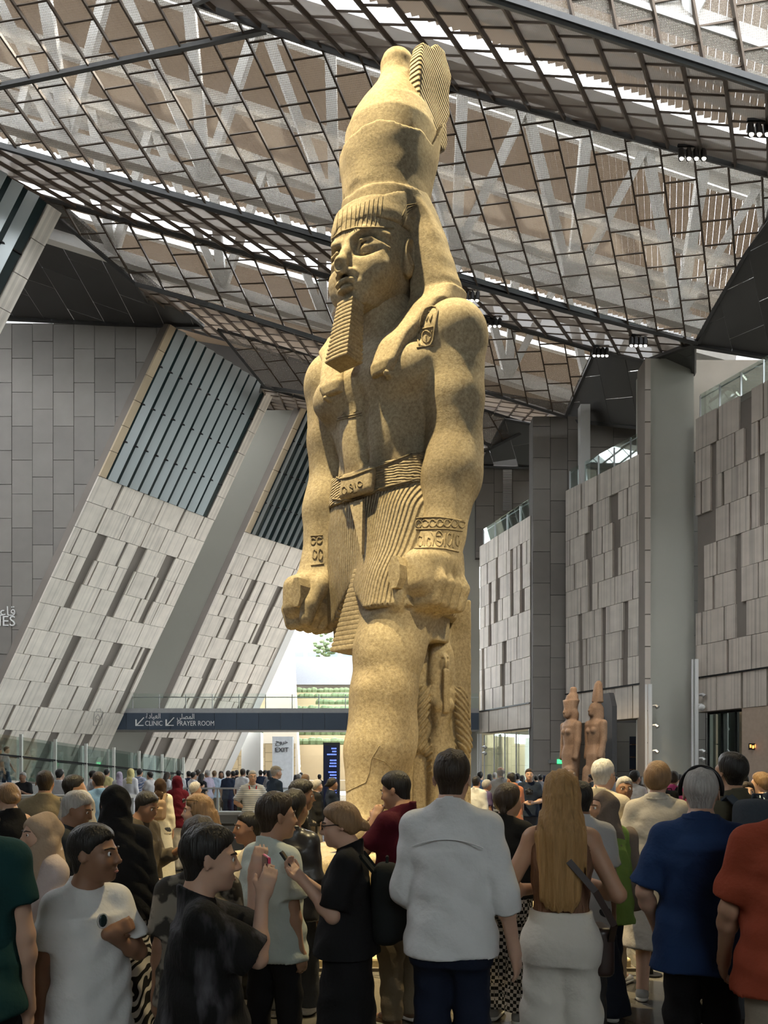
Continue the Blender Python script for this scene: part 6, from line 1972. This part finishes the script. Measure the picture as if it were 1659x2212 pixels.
mb = MB(); mb.lathe([(.13, .95), (.17, .8), (.22, .3), (.24, .03)], 20); o = mb.build('dress_skirt', C('ivory_dress', (.6, .55, .42)), p, True)
p = mid('woman in a burgundy headscarf and shawl beside the cream dress', 383, 13.3, 1673, None, C('burgundy', (.10, .008, .018)), 1.8, face=4, sex='f', hair_h=.03); p.hijab(C('burgundy', (.10, .008, .018)), .1, cape=.42); p.skirt(C('pale_skirt', (.5, .47, .43)), bottom=.03, r=.13)
mid('person with grey hair low in front of the glass barrier', 420, 12.5, 1689, ('grey', 'bob'), grey, .7, face=60, sex='f')
mid('person in a bright blue shirt reaching out beside the black headscarf', 214, 10.5, 1667, ('dark', 'short'), C('sky_blue', (.16, .29, .50)), .8, face=-20, LA=((.4, .1, -1), (.2, .3, -1)))
mid('photographer in a dark navy shirt holding a camera by the cream window', 1143, 15.5, 1660, ('dark', 'short', .3), C('navy_shirt', (.016, .024, .045)), .8, C('slate_trousers', (.05, .055, .07)), face=178, skin='light', w=1.15, eyes=True, RA=((.2, .15, -1), (-.55, .8, -.1)), LA=((.2, .15, -1), (-.55, .8, -.1)))
t = thing('camera', 'black camera held by the photographer in the navy shirt', 'camera', at(1143, 1711, 15.1))
F_ = Field((-.12, -.14, -.1), (.12, .12, .1), .01); F_.add(rbox((0, 0, 0), (.075, .035, .05), .015)); F_.add(cap((0, -.03, 0), (0, -.1, -.01), .035, .04), .005); F_.add(rbox((0, 0, .055), (.03, .03, .02), .01)); F_.build('camera_body', m_black, t)
mid('man in an orange polo shirt bending beside the photographer', 1108, 14.6, 1668, ('black', 'short'), C('orange', (.55, .20, .10)), .8, C('tan_shorts', (.35, .24, .14)), face=-35, nod=-15)
mid('person with grey hair in a violet top left of the orange polo shirt', 1050, 15.4, 1684, ('grey', 'bob'), C('violet', (.08, .06, .13)), .8, face=60, sex='f')
mid('bald man in a pale jacket behind the orange polo shirt', 1082, 17, 1656, ('grey', 'bald'), C('pale_jacket', (.35, .36, .38)), 1.8, face=-10, skin='light')
mid('person in a white robe right behind the white shirt', 1028, 14.2, 1676, ('black', 'short'), white, 1.8, white, face=20)
mid('person in a white T-shirt with short dark hair left of the cream dress', 1370, 13, 1664, ('black', 'short'), white, .8, face=30)
p = mid('person in a pink shirt right of the cream dress', 1454, 12.5, 1666, ('dark', 'bun'), C('pink', (.50, .07, .20)), .9, face=15)
backpack('black backpack on the person in the pink shirt', p, black, (.28, .14, .40), p.zs - .2)
p = mid('person in a pale sun hat and navy top before the pair of statues', 1234, 16.0, 1660, ('dblond', 'short'), navy, .8, face=-40, q=2.2, hair_h=.05)
F_ = p._hf(.0, .014, .5, .35); F_.add(p.he((0, -.05, .74), (.36, .45, .30))); F_.add(p.he((0, -.03, .74), (.62, .70, .045))); F_.keep(lambda X, Y, Z: (lambda q: (.68 - q[2]) * p.hh)(p.hl(X, Y, Z))); F_.build('sun_hat', cream, p.root)
mid('man by the shop window with short dark hair', 1607, 13.0, 1672, ('black', 'short'), C('faded_white', (.5, .5, .48)), .8, face=-30, q=2.0)

# ------------------------------------------------------------------ far visitors: a few figures built once, copied with their own clothes
def relink(o):
    for s in o.material_slots: s.link = 'OBJECT'
PROTO = {}
def proto(kind):
    if kind in PROTO: return PROTO[kind]
    n0 = set(bpy.data.objects)
    kw = dict(q=2.6, eyes=False)
    if kind == 'man': p = Person('x', 830, 20, H=1.74, **kw); p.hair('black'); p.shirt(grey, .8, .46, loose=.02); p.trousers(dgrey)
    elif kind == 'phone': p = Person('x', 830, 20, H=1.72, RA=((.2, .4, -1), (-.4, .8, .5)), LA=((.2, .3, -1), (-.4, .8, .4)), **kw); p.hair('black'); p.shirt(grey, .8, .46, loose=.02); p.trousers(dgrey, loose=.02)
    elif kind == 'walk': p = Person('x', 830, 20, H=1.7, stride=.16, RA=((.15, -.3, -1), (0, .2, -1)), LA=((.15, .4, -1), (0, .6, -1)), **kw); p.hair('black'); p.shirt(grey, .8, .46); p.trousers(dgrey)
    elif kind == 'woman': p = Person('x', 830, 20, H=1.64, sex='f', LA=((.2, .3, -1), (-.5, .8, .1)), **kw); p.hair('dark', 'long', length=.2); p.shirt(grey, .9, .46, loose=.015); p.trousers(dgrey)
    elif kind == 'scarf': p = Person('x', 830, 20, H=1.64, sex='f', hair_h=.03, **kw); p.hijab(grey, .15); p.shirt(grey, 1.8, .46); p.skirt(grey, r=.13)
    for o in p.root.children: relink(o)
    PROTO[kind] = [p.root, False, p.H]
    return PROTO[kind]
STOOD = []
SKL = [SK['tan'], SK['brown'], SK['light'], SK['tan']]
def far_person(label, px, ytop, Y, kind, face, top, bottom, hair='black', z0=0., k=[0]):
    pr = proto(kind)
    src, used, H0 = pr
    if used:
        r = src.copy(); COL.objects.link(r)
        for c in src.children:
            d = c.copy(); COL.objects.link(d); d.parent = r
    else: r = src; pr[1] = True
    for _ in range(40):                               # step back until clear of those already standing there
        x = (px - CX) / F * Y
        if all((x - a) ** 2 + (Y - b) ** 2 > .5 for a, b in STOOD): break
        Y += .35
    STOOD.append((x, Y))
    r.location = (x, Y, z0)
    r.rotation_euler = (0, 0, R(-face))
    H = EYE + (HZ - ytop) * Y / F - z0 - .02
    H = min(1.86, max(1.45, H))
    r.scale = (H / H0,) * 3
    tag(r, label, 'person', 'visitors in the far crowd')
    k[0] += 1
    mm = {'body': SKL[k[0] % 4], 'shirt': top, 'trousers': bottom, 'skirt': bottom, 'headscarf': top if hair is None else (hair if not isinstance(hair, str) else HR.get(hair, black)), 'hair': HR.get(hair, HR['black']) if isinstance(hair, str) else HR['dark']}
    for c in r.children:
        b = c.name.split('.')[0]
        if b in mm and c.material_slots: c.material_slots[0].material = mm[b]
    return r
def FC(n, c): return M('far_' + n, c, .85, var=.1, scale=5, spec=.15)
f = dict(black=FC('black', (.02, .02, .022)), white=FC('white', (.62, .61, .62)), grey=FC('grey', (.22, .21, .22)), lgrey=FC('light_grey', (.42, .41, .41)), navy=FC('navy', (.022, .03, .055)), blue=FC('blue', (.14, .24, .42)), pblue=FC('pale_blue', (.36, .44, .54)),
         yellow=FC('yellow', (.56, .48, .22)), lilac=FC('lilac', (.40, .35, .44)), beige=FC('beige', (.42, .35, .26)), brown=FC('brown', (.13, .09, .06)), green=FC('green', (.10, .15, .10)), print=banded('blue_print', (.15, .20, .34), (.52, .54, .60), 'Z', 5, (20, 30, 0), 8), pink=FC('pink', (.45, .25, .27)), jeans=FC('jeans', (.06, .09, .14)))
ROWS = [
    (50, 1667, 20, 'phone', 175, 'black', 'grey', 'grey', 'man in a black printed T-shirt facing us on the ramp side at the far left'),
    (128, 1660, 17, 'man', 10, 'white', 'grey', 'black', 'man in a white printed T-shirt with a sling bag seen from behind'),
    (199, 1664, 22, 'phone', 60, 'lgrey', 'navy', 'black', 'man in a light grey long shirt beside the sky blue shirt'),
    (230, 1652, 26, 'man', 10, 'yellow', 'black', 'black', 'person in a pale yellow top with a black bag behind the sky blue shirt'),
    (258, 1666, 24, 'scarf', -20, 'lgrey', 'grey', 'lilac', 'person in a lilac headscarf near the ramp posts'),
    (282, 1659, 23, 'scarf', 5, 'white', 'white', 'yellow', 'person all in white with a pale yellow scarf'),
    (301, 1656, 23, 'man', 15, 'print', 'print', 'black', 'person in a blue and white printed outfit'),
    (325, 1666, 24, 'walk', -60, 'lgrey', 'grey', 'black', 'child in a light grey T-shirt reaching to the printed outfit'),
    (361, 1667, 27, 'woman', 40, 'white', 'white', 'dark', 'woman in white behind the brown headscarf'),
    (386, 1663, 26, 'man', -5, 'white', 'grey', 'black', 'man in white with a strap behind the burgundy headscarf'),
    (408, 1665, 28, 'man', -30, 'navy', 'navy', 'black', 'man in navy right of the burgundy headscarf'),
    (417, 1667, 25, 'phone', 40, 'white', 'beige', 'black', 'man in a white shirt looking down behind the grey haired person'),
    (427, 1662, 29, 'man', 30, 'lgrey', 'grey', 'dark', 'man in a light shirt wearing a dark cap'),
    (435, 1670, 26, 'woman', 20, 'black', 'black', 'black', 'woman in black left of the lilac shirt'),
    (449, 1663, 27, 'walk', -60, 'lilac', 'lilac', 'grey', 'man in a lilac shirt and trousers'),
    (463, 1664, 26, 'man', 0, 'pblue', 'beige', 'brown', 'man in a pale blue shirt with a belt'),
    (478, 1665, 27, 'woman', 170, 'pblue', 'brown', 'dark', 'woman in a pale blue shawl left of the navy polo shirt'),
    (493, 1664, 26, 'man', 5, 'navy', 'navy', 'dark', 'man in a navy polo shirt with crossed arms'),
    (504, 1665, 28, 'phone', -40, 'black', 'black', 'black', 'person in black holding a phone left of the striped T-shirt'),
    (511, 1663, 30, 'man', 0, 'black', 'black', 'black', 'tall dark figure left of the striped T-shirt'),
    (524, 1660, 25, 'man', 15, 'white', 'green', 'dark', 'man in a white T-shirt just left of the striped T-shirt'),
    (536, 1659, 30, 'man', 0, 'black', 'black', 'black', 'dark figure behind the striped T-shirt'),
    (563, 1660, 31, 'man', 0, 'navy', 'black', 'black', 'first dark figure against the bright tiled wall outside'),
    (572, 1661, 31, 'walk', 40, 'grey', 'black', 'black', 'second dark figure against the bright tiled wall outside'),
    (582, 1664, 30, 'woman', -40, 'grey', 'navy', 'black', 'dark figure just left of the camouflage cap'),
    (639, 1673, 30, 'woman', 0, 'brown', 'black', 'black', 'woman in brown right of the exit pillar'),
    (650, 1668, 33, 'man', 0, 'green', 'black', 'black', 'person in green far behind the long pale grey shirt'),
    (646, 1671, 24, 'man', -10, 'navy', 'navy', 'grey', 'man in navy left of the long pale grey shirt'),
    (690, 1672, 32, 'man', 0, 'black', 'black', 'black', 'dark figure at the foot of the information screen'),
    (1037, 1666, 22, 'man', 15, 'blue', 'navy', 'black', 'man in a blue shirt left of the cream window'),
    (1058, 1671, 26, 'woman', 0, 'black', 'black', 'black', 'woman in black in front of the cream window'),
    (1069, 1668, 28, 'man', 0, 'grey', 'navy', 'grey', 'grey figure under the cream window left of the bald man'),
    (1101, 1668, 30, 'man', 20, 'pink', 'grey', 'black', 'person in dull pink behind the orange polo shirt'),
    (1118, 1670, 24, 'man', -10, 'pblue', 'jeans', 'black', 'man in a pale blue shirt left of the photographer'),
    (1128, 1674, 26, 'woman', 10, 'black', 'black', 'black', 'dark haired person just left of the photographer'),
    (1158, 1674, 26, 'man', 0, 'green', 'black', 'black', 'person in green right of the photographer'),
    (1168, 1672, 25, 'man', 20, 'grey', 'navy', 'black', 'man in grey right of the photographer'),
    (1177, 1674, 28, 'scarf', 0, 'navy', 'navy', None, 'person in a navy headscarf left of the long blond hair'),
    (1222, 1673, 30, 'walk', 60, 'beige', 'brown', 'dark', 'person in beige at the foot of the pair of statues'),
    (1278, 1672, 24, 'phone', -60, 'black', 'black', 'black', 'person in black left of the white haired man'),
    (1330, 1676, 27, 'man', 0, 'grey', 'grey', 'black', 'man in grey by the dark blue shelf unit'),
    (1384, 1676, 25, 'woman', 30, 'brown', 'black', 'dark', 'woman in brown beside the concrete pier'),
    (1469, 1672, 22, 'man', -20, 'lgrey', 'grey', 'black', 'man in light grey by the pier right of the pink shirt'),
    (1632, 1676, 20, 'man', 160, 'white', 'navy', 'black', 'man in a white shirt facing us by the warm wall'),
    (1655, 1680, 17, 'woman', 20, 'black', 'black', 'dark', 'woman in black at the right edge by the warm wall'),
]
for px, yt, Y, kind, fc, a, b, hr, lab in ROWS:
    far_person(lab, px, yt, Y, kind, fc, f[a], f[b], f[hr] if hr in f and kind == 'scarf' else hr)
far_person('person with a black backpack walking up the glass-sided ramp', 13, 1612, 27, 'walk', 70, f['lgrey'], f['jeans'], 'black', z0=1.02)
far_person('person at the left edge on the glass-sided ramp', -3, 1614, 27.5, 'man', 30, f['grey'], f['grey'], 'black', z0=1.05)

# ------------------------------------------------------------------ ramp, parapets, pillars, screens, lamps
m_par = M('grey_parapet_stone', (.25, .24, .225), .6, var=.12, scale=1)
def ramp_rail(label, A, B, hgt, n, off):
    t = thing('glass_balustrade', label, 'railing', A)
    A, B = Vector(A), Vector(B)
    for k in range(n):
        a, b = (B - A) * (k / n), (B - A) * ((k + 1) / n)
        MB().prism([a + Vector((.05, 0, .1)), b + Vector((-.05, 0, .1)), b + Vector((-.05, 0, hgt - .1)), a + Vector((.05, 0, hgt - .1))], (0, .02, 0)).build('glass_pane', m_glass, t)
    for k in range(n + 1):
        a = (B - A) * (k / n)
        MB().box(a + Vector((0, 0, hgt / 2)), (.10, .10, hgt)).build('post', M('pale_post', (.62, .62, .56), .4), t)
    MB().bar(Vector((0, -.08, hgt * .55)), (B - A) + Vector((0, -.08, hgt * .55)), .05, .05).build('handrail', m_black, t)
    return t
RA0, RA1 = at(-40, 1672, 25.5), at(395, 1690, 36)
rp = MB(); zA, zB = 1.45, .75
rp.add([(RA0.x, RA0.y, 0), (RA1.x, RA1.y, 0), (RA1.x, RA1.y, zB), (RA0.x, RA0.y, zA), (RA0.x - 1.2, RA0.y + 2.6, 0), (RA1.x - 1.2, RA1.y + 2.6, 0), (RA1.x - 1.2, RA1.y + 2.6, zB), (RA0.x - 1.2, RA0.y + 2.6, zA)],
       [(0, 1, 2, 3), (5, 4, 7, 6), (3, 2, 6, 7), (1, 5, 6, 2), (4, 0, 3, 7)])
tag(rp.build('floor_ramp', m_par), kind='structure')
ramp_rail('near glass balustrade with pale posts along the ramp on the left', (RA0.x, RA0.y + .1, zA), (RA1.x, RA1.y + .1, zB), 1.75, 7, 0)
ramp_rail('rear glass balustrade with pale posts behind the people on the ramp', (RA0.x - 1.1, RA0.y + 2.5, zA), (RA1.x - 1.1, RA1.y + 2.5, zB), 1.75, 7, 0)
# glass barrier and low parapet in the middle distance
gb = thing('glass_barrier', 'glass barrier on a low grey parapet behind the boys at left centre', 'barrier', at(535, HZ, 16) - Vector((0, 0, EYE)))
w = 1.65
MB().box((-.1, 0, .42), (3.2, .5, .84)).build('parapet', m_par, gb)
MB().box((-.1, -.02, .87), (3.3, .56, .06)).build('coping', M('pale_coping', (.6, .6, .58), .4), gb)
for k in range(3): MB().box((-1.17 + k * 1.06, 0, 1.13), (1.02, .02, .46)).build('glass_pane', m_glass, gb)
MB().box((-.1, 0, 1.38), (3.2, .05, .035)).build('handrail', m_steel, gb)
for k in range(4): MB().box((-1.68 + k * 1.055, 0, 1.12), (.035, .05, .5)).build('post', m_steel, gb)
gp = thing('low_wall', 'low grey wall with pale top in front of the ramp at far left', 'wall', at(60, HZ, 15) - Vector((0, 0, EYE)))
MB().box((0, 0, .6), (4.0, .4, 1.2)).build('wall', m_par, gp); MB().box((0, 0, 1.24), (4.1, .5, .06)).build('coping', M('pale_coping', (.6, .6, .58), .4), gp)
# exit pillar
ex = thing('exit_pillar', 'pale grey freestanding pillar reading EXIT in Arabic and English', 'sign', at(610, HZ, 38) - Vector((0, 0, EYE)))
hx = EYE + 84 * 38 / F
MB().box((0, .25, hx / 2), (1.0, .5, hx)).build('pillar', M('exit_grey', (.80, .80, .82), .5), ex)
def etext(s, px, py, h):
    o = text(s, px, py, 37.97, h, None, m_letter_d, 'CENTER'); o.location = o.location - ex.location; o.parent = ex
etext('EXIT', 609, 1624.5, 10); etext(AR['exit'], 609, 1606.5, 9)
# information screen
ks = thing('information_screen', 'tall dark digital screen with blue lines of text left of the colossus leg', 'screen', at(716, HZ, 30) - Vector((0, 0, EYE)))
hk = EYE + 71 * 30 / F
MB().box((0, .15, hk / 2), (.64, .3, hk)).build('case', M('screen_case', (.03, .03, .035), .4), ks)
bl = M('blue_text_light', (.18, .28, .95), emit=.9, var=0)
MB().box((-.03, -.012, hk * .56), (.52, .02, hk * .80)).build('screen', M('dim_screen', (.008, .012, .05), .3, emit=0), ks)
rr = random.Random(3)
for k in range(17):
    if k in (3, 7, 12): continue
    w_ = rr.uniform(.16, .34)
    lb = MB(); x = .20
    while x > .20 - w_:
        l_ = rr.uniform(.03, .07); lb.box((x - l_ / 2, -.03, hk * .92 - k * .115), (l_ - .012, .01, .055)); x -= l_
    lb.build('text_line', bl, ks)
# green exit sign
es = thing('exit_sign', 'small lit green emergency exit sign on the tiled pier', 'sign', at(1211, 1645, 46.5))
MB().box((0, 0, 0), (.42, .1, .26)).build('case', M('green_light', (.06, .75, .25), emit=1.3, var=0), es)
ar = MB(); ar.box((.09, -.055, 0), (.12, .01, .05)).prism([(.02, -.06, 0), (.08, -.06, .07), (.08, -.06, -.07)], (0, .01, 0)); ar.ell((-.08, -.055, .06), (.025, .01, .025), 8, 5); ar.bar((-.08, -.055, .03), (-.1, -.055, -.08), .03, .01).bar((-.1, -.055, 0), (-.03, -.055, -.02), .02, .01)
ar.build('pictogram', m_letter, es)
es2 = MB().box((0, 0, 0), (.5, .12, .22)).build('bracket', M('grey_bracket', (.2, .2, .2)), es); es2.location = (-.48, .03, 0)
# lighting masts with small lamps and a dome camera
def mast(label, px, ytop, Y, lamps):
    b = at(px, HZ, Y); b.z = 0
    t = thing('lighting_mast', label, 'lamp post', b)
    h = EYE + (HZ - ytop) * Y / F
    MB().box((0, 0, h / 2), (.16, .16, h)).build('pole', m_white, t)
    MB().box((-.18, .05, h / 2), (.08, .08, h)).build('conduit', m_white, t)
    for z in lamps:
        o = MB().tube([(.12, -.05, z), (.26, -.12, z), (.34, -.2, z - .1)], [.06, .09, .11], 8).build('lamp_head', m_steel, t)
    return t
t = mast('white lighting mast between the concrete pier and the nearest panel wall', 1504, 1424, 38.6, (5.7, 2.9, 2.5))
c = MB().ell((.22, -.15, 5.05), (.16, .16, .16), 12, 8).bar((.06, 0, 5.2), (.24, -.12, 5.2), .08, .1).build('dome_camera', m_white, t, True)
mast('white lighting mast in front of the middle panel wall left of the concrete pier', 1404, 1478, 39.3, (5.2, 4.2, 2.9))
mast('white lighting mast at the far corner beside the cream window', 1038, 1585, 52.6, (3.6, 3.2))
# groups of spotlights hung under the roof
def spots(label, px, py, Y, n, step):
    if not isinstance(Y, (int, float)):
        q = on_plane(px, py - 8, Y); Y = q.y           # hung from that roof plane
        t = thing('spotlight_bar', label, 'lamp', q - Vector((0, 0, .40)))
    else: t = thing('spotlight_bar', label, 'lamp', at(px, py, Y))
    s = step / F * Y
    MB().box(((n - 1) * s / 2, 0, .32), (n * s, .08, .08)).build('rail', m_black, t)
    for k in range(n):
        o = MB().tube([(k * s, .10, .30), (k * s, .04, .16), (k * s - .05, -.14, -.28)], [.03, .11, .12], 10).build('lamp_can', m_black, t)
        MB().ell((k * s - .05, -.15, -.29), (.09, .04, .09), 10, 6).build('lens', M('lamp_lens', (1, .95, .85), emit=1.6, var=0), o)
    return t
spots('four black spotlights under the dark roof fold at upper right', 1472, 318, PL0, 4, 16)
spots('three black spotlights under the dark roof fold at the right edge', 1622, 262, PL0, 3, 17)
spots('four small spotlights right of the statue headcloth', 999, 630, PL2, 4, 11)
spots('four small spotlights right of the statue shoulder', 1050, 688, PL2, 4, 10)
spots('four small spotlights under the roof fold left of the concrete pier', 1364, 728, PL2, 4, 10)
spots('four small spotlights at the tip of the roof fold above the dark soffit', 1284, 752, PL2, 4, 9)

# ------------------------------------------------------------------ the pair of statues by the right wall
m_rose = granite('rose_granite', (.36, .24, .16), (.22, .14, .09))
pb_ = at(1258, HZ, 40); pb_.z = 0
dz = thing('paired_statue', 'pair of pinkish standing king and queen statues by the panel wall', 'statue', pb_, R(-69))
def royal(name, x, y, s, king):
    F_ = Field((x - .95, y - 1.1, .2), (x + .95, y + .9, 6.7), .05)
    K = lambda L_: [(z, x, y + cy_, rx, ry) for z, cy_, rx, ry in L_]
    F_.add(loft(K([(.3, 0, .5, .44), (1.8, -.02, .46, .42), (2.75, 0, .54, .44), (3.25, 0, .42, .33), (3.8, 0, .50, .36), (4.25, 0, .62, .36), (4.45, 0, .48, .28), (4.6, 0, .24, .22)])), .1)
    for sd in (-1, 1):
        chain(F_, [(x + sd * .62, y, 4.3), (x + sd * .64, y, 3.45), (x + sd * .60, y - .14, 2.6)], [.21, .18, .15], .06)
        fw = (sd > 0) == king
        F_.add(cap((x + sd * .24, y - (.3 if fw else 0), 1.9), (x + sd * .24, y - (.5 if fw else 0), .3), .27, .2), .08)
        F_.add(ell((x + sd * .2, y - .30, 3.95), (.18, .14, .16)), .06)
    F_.add(ell((x, y - .08, 5.02), (.27, .32, .36)), .05)
    F_.add(ell((x, y - .26, 4.82), (.17, .16, .18)), .05)
    F_.add(cap((x, y - .36, 5.1), (x, y - .44, 4.94), .05, .065), .03)
    F_.add(ell((x, y - .37, 4.82), (.09, .05, .04)), .02)
    for sd in (-1, 1):
        F_.add(ell((x + sd * .28, y + .02, 5.0), (.05, .09, .14)), .02)
        F_.add(ell((x + sd * .12, y - .38, 5.08), (.07, .07, .05)), .03, 's')
    if king:
        F_.add(loft(K([(4.4, .1, .34, .22), (4.9, .1, .36, .3), (5.2, 0, .30, .34)])), .04)
        F_.add(loft(K([(5.15, 0, .31, .36), (5.4, 0, .36, .40), (5.62, .02, .41, .44)])), .02)
        F_.add(loft(K([(5.55, .04, .34, .35), (5.85, .1, .28, .28), (6.02, .14, .18, .18), (6.12, .15, .19, .19), (6.28, .15, .17, .17), (6.34, .15, .05, .05)])), .03)
    else:
        F_.add(loft(K([(4.0, .1, .40, .24), (4.7, .08, .38, .34), (5.1, .03, .35, .38), (5.36, 0, .22, .26)])), .04)
        F_.add(loft(K([(5.4, .1, .30, .24), (5.9, .12, .28, .2), (6.35, .14, .2, .14), (6.5, .15, .1, .08)]), 3), .04)
    F_.disp(wob(.02, 5, 3))
    return F_.build(name, m_rose, dz)
royal('king_figure', -.66, -.25, 6.0, True)
royal('queen_figure', .72, .30, 5.9, False)
MB().box((.35, 1.1, 2.7), (1.7, .3, 5.0)).prism([(-.5, .95, 5.2), (1.2, .95, 5.2), (.95, .95, 5.9), (.2, .95, 5.9)], (0, .3, 0)).build('support_slab', M('dark_support', (.035, .036, .04), .5), dz)
MB().box((0, .1, .15), (2.9, 2.6, .3)).build('plinth', m_rose, dz)
lamp('accent_light', 'SPOT', (5.5, 32, 19), tuple(pb_ + Vector((0, 0, 3))), 7000, (1, .75, .45), spot_size=R(28), spot_blend=.6, shadow_soft_size=.2)
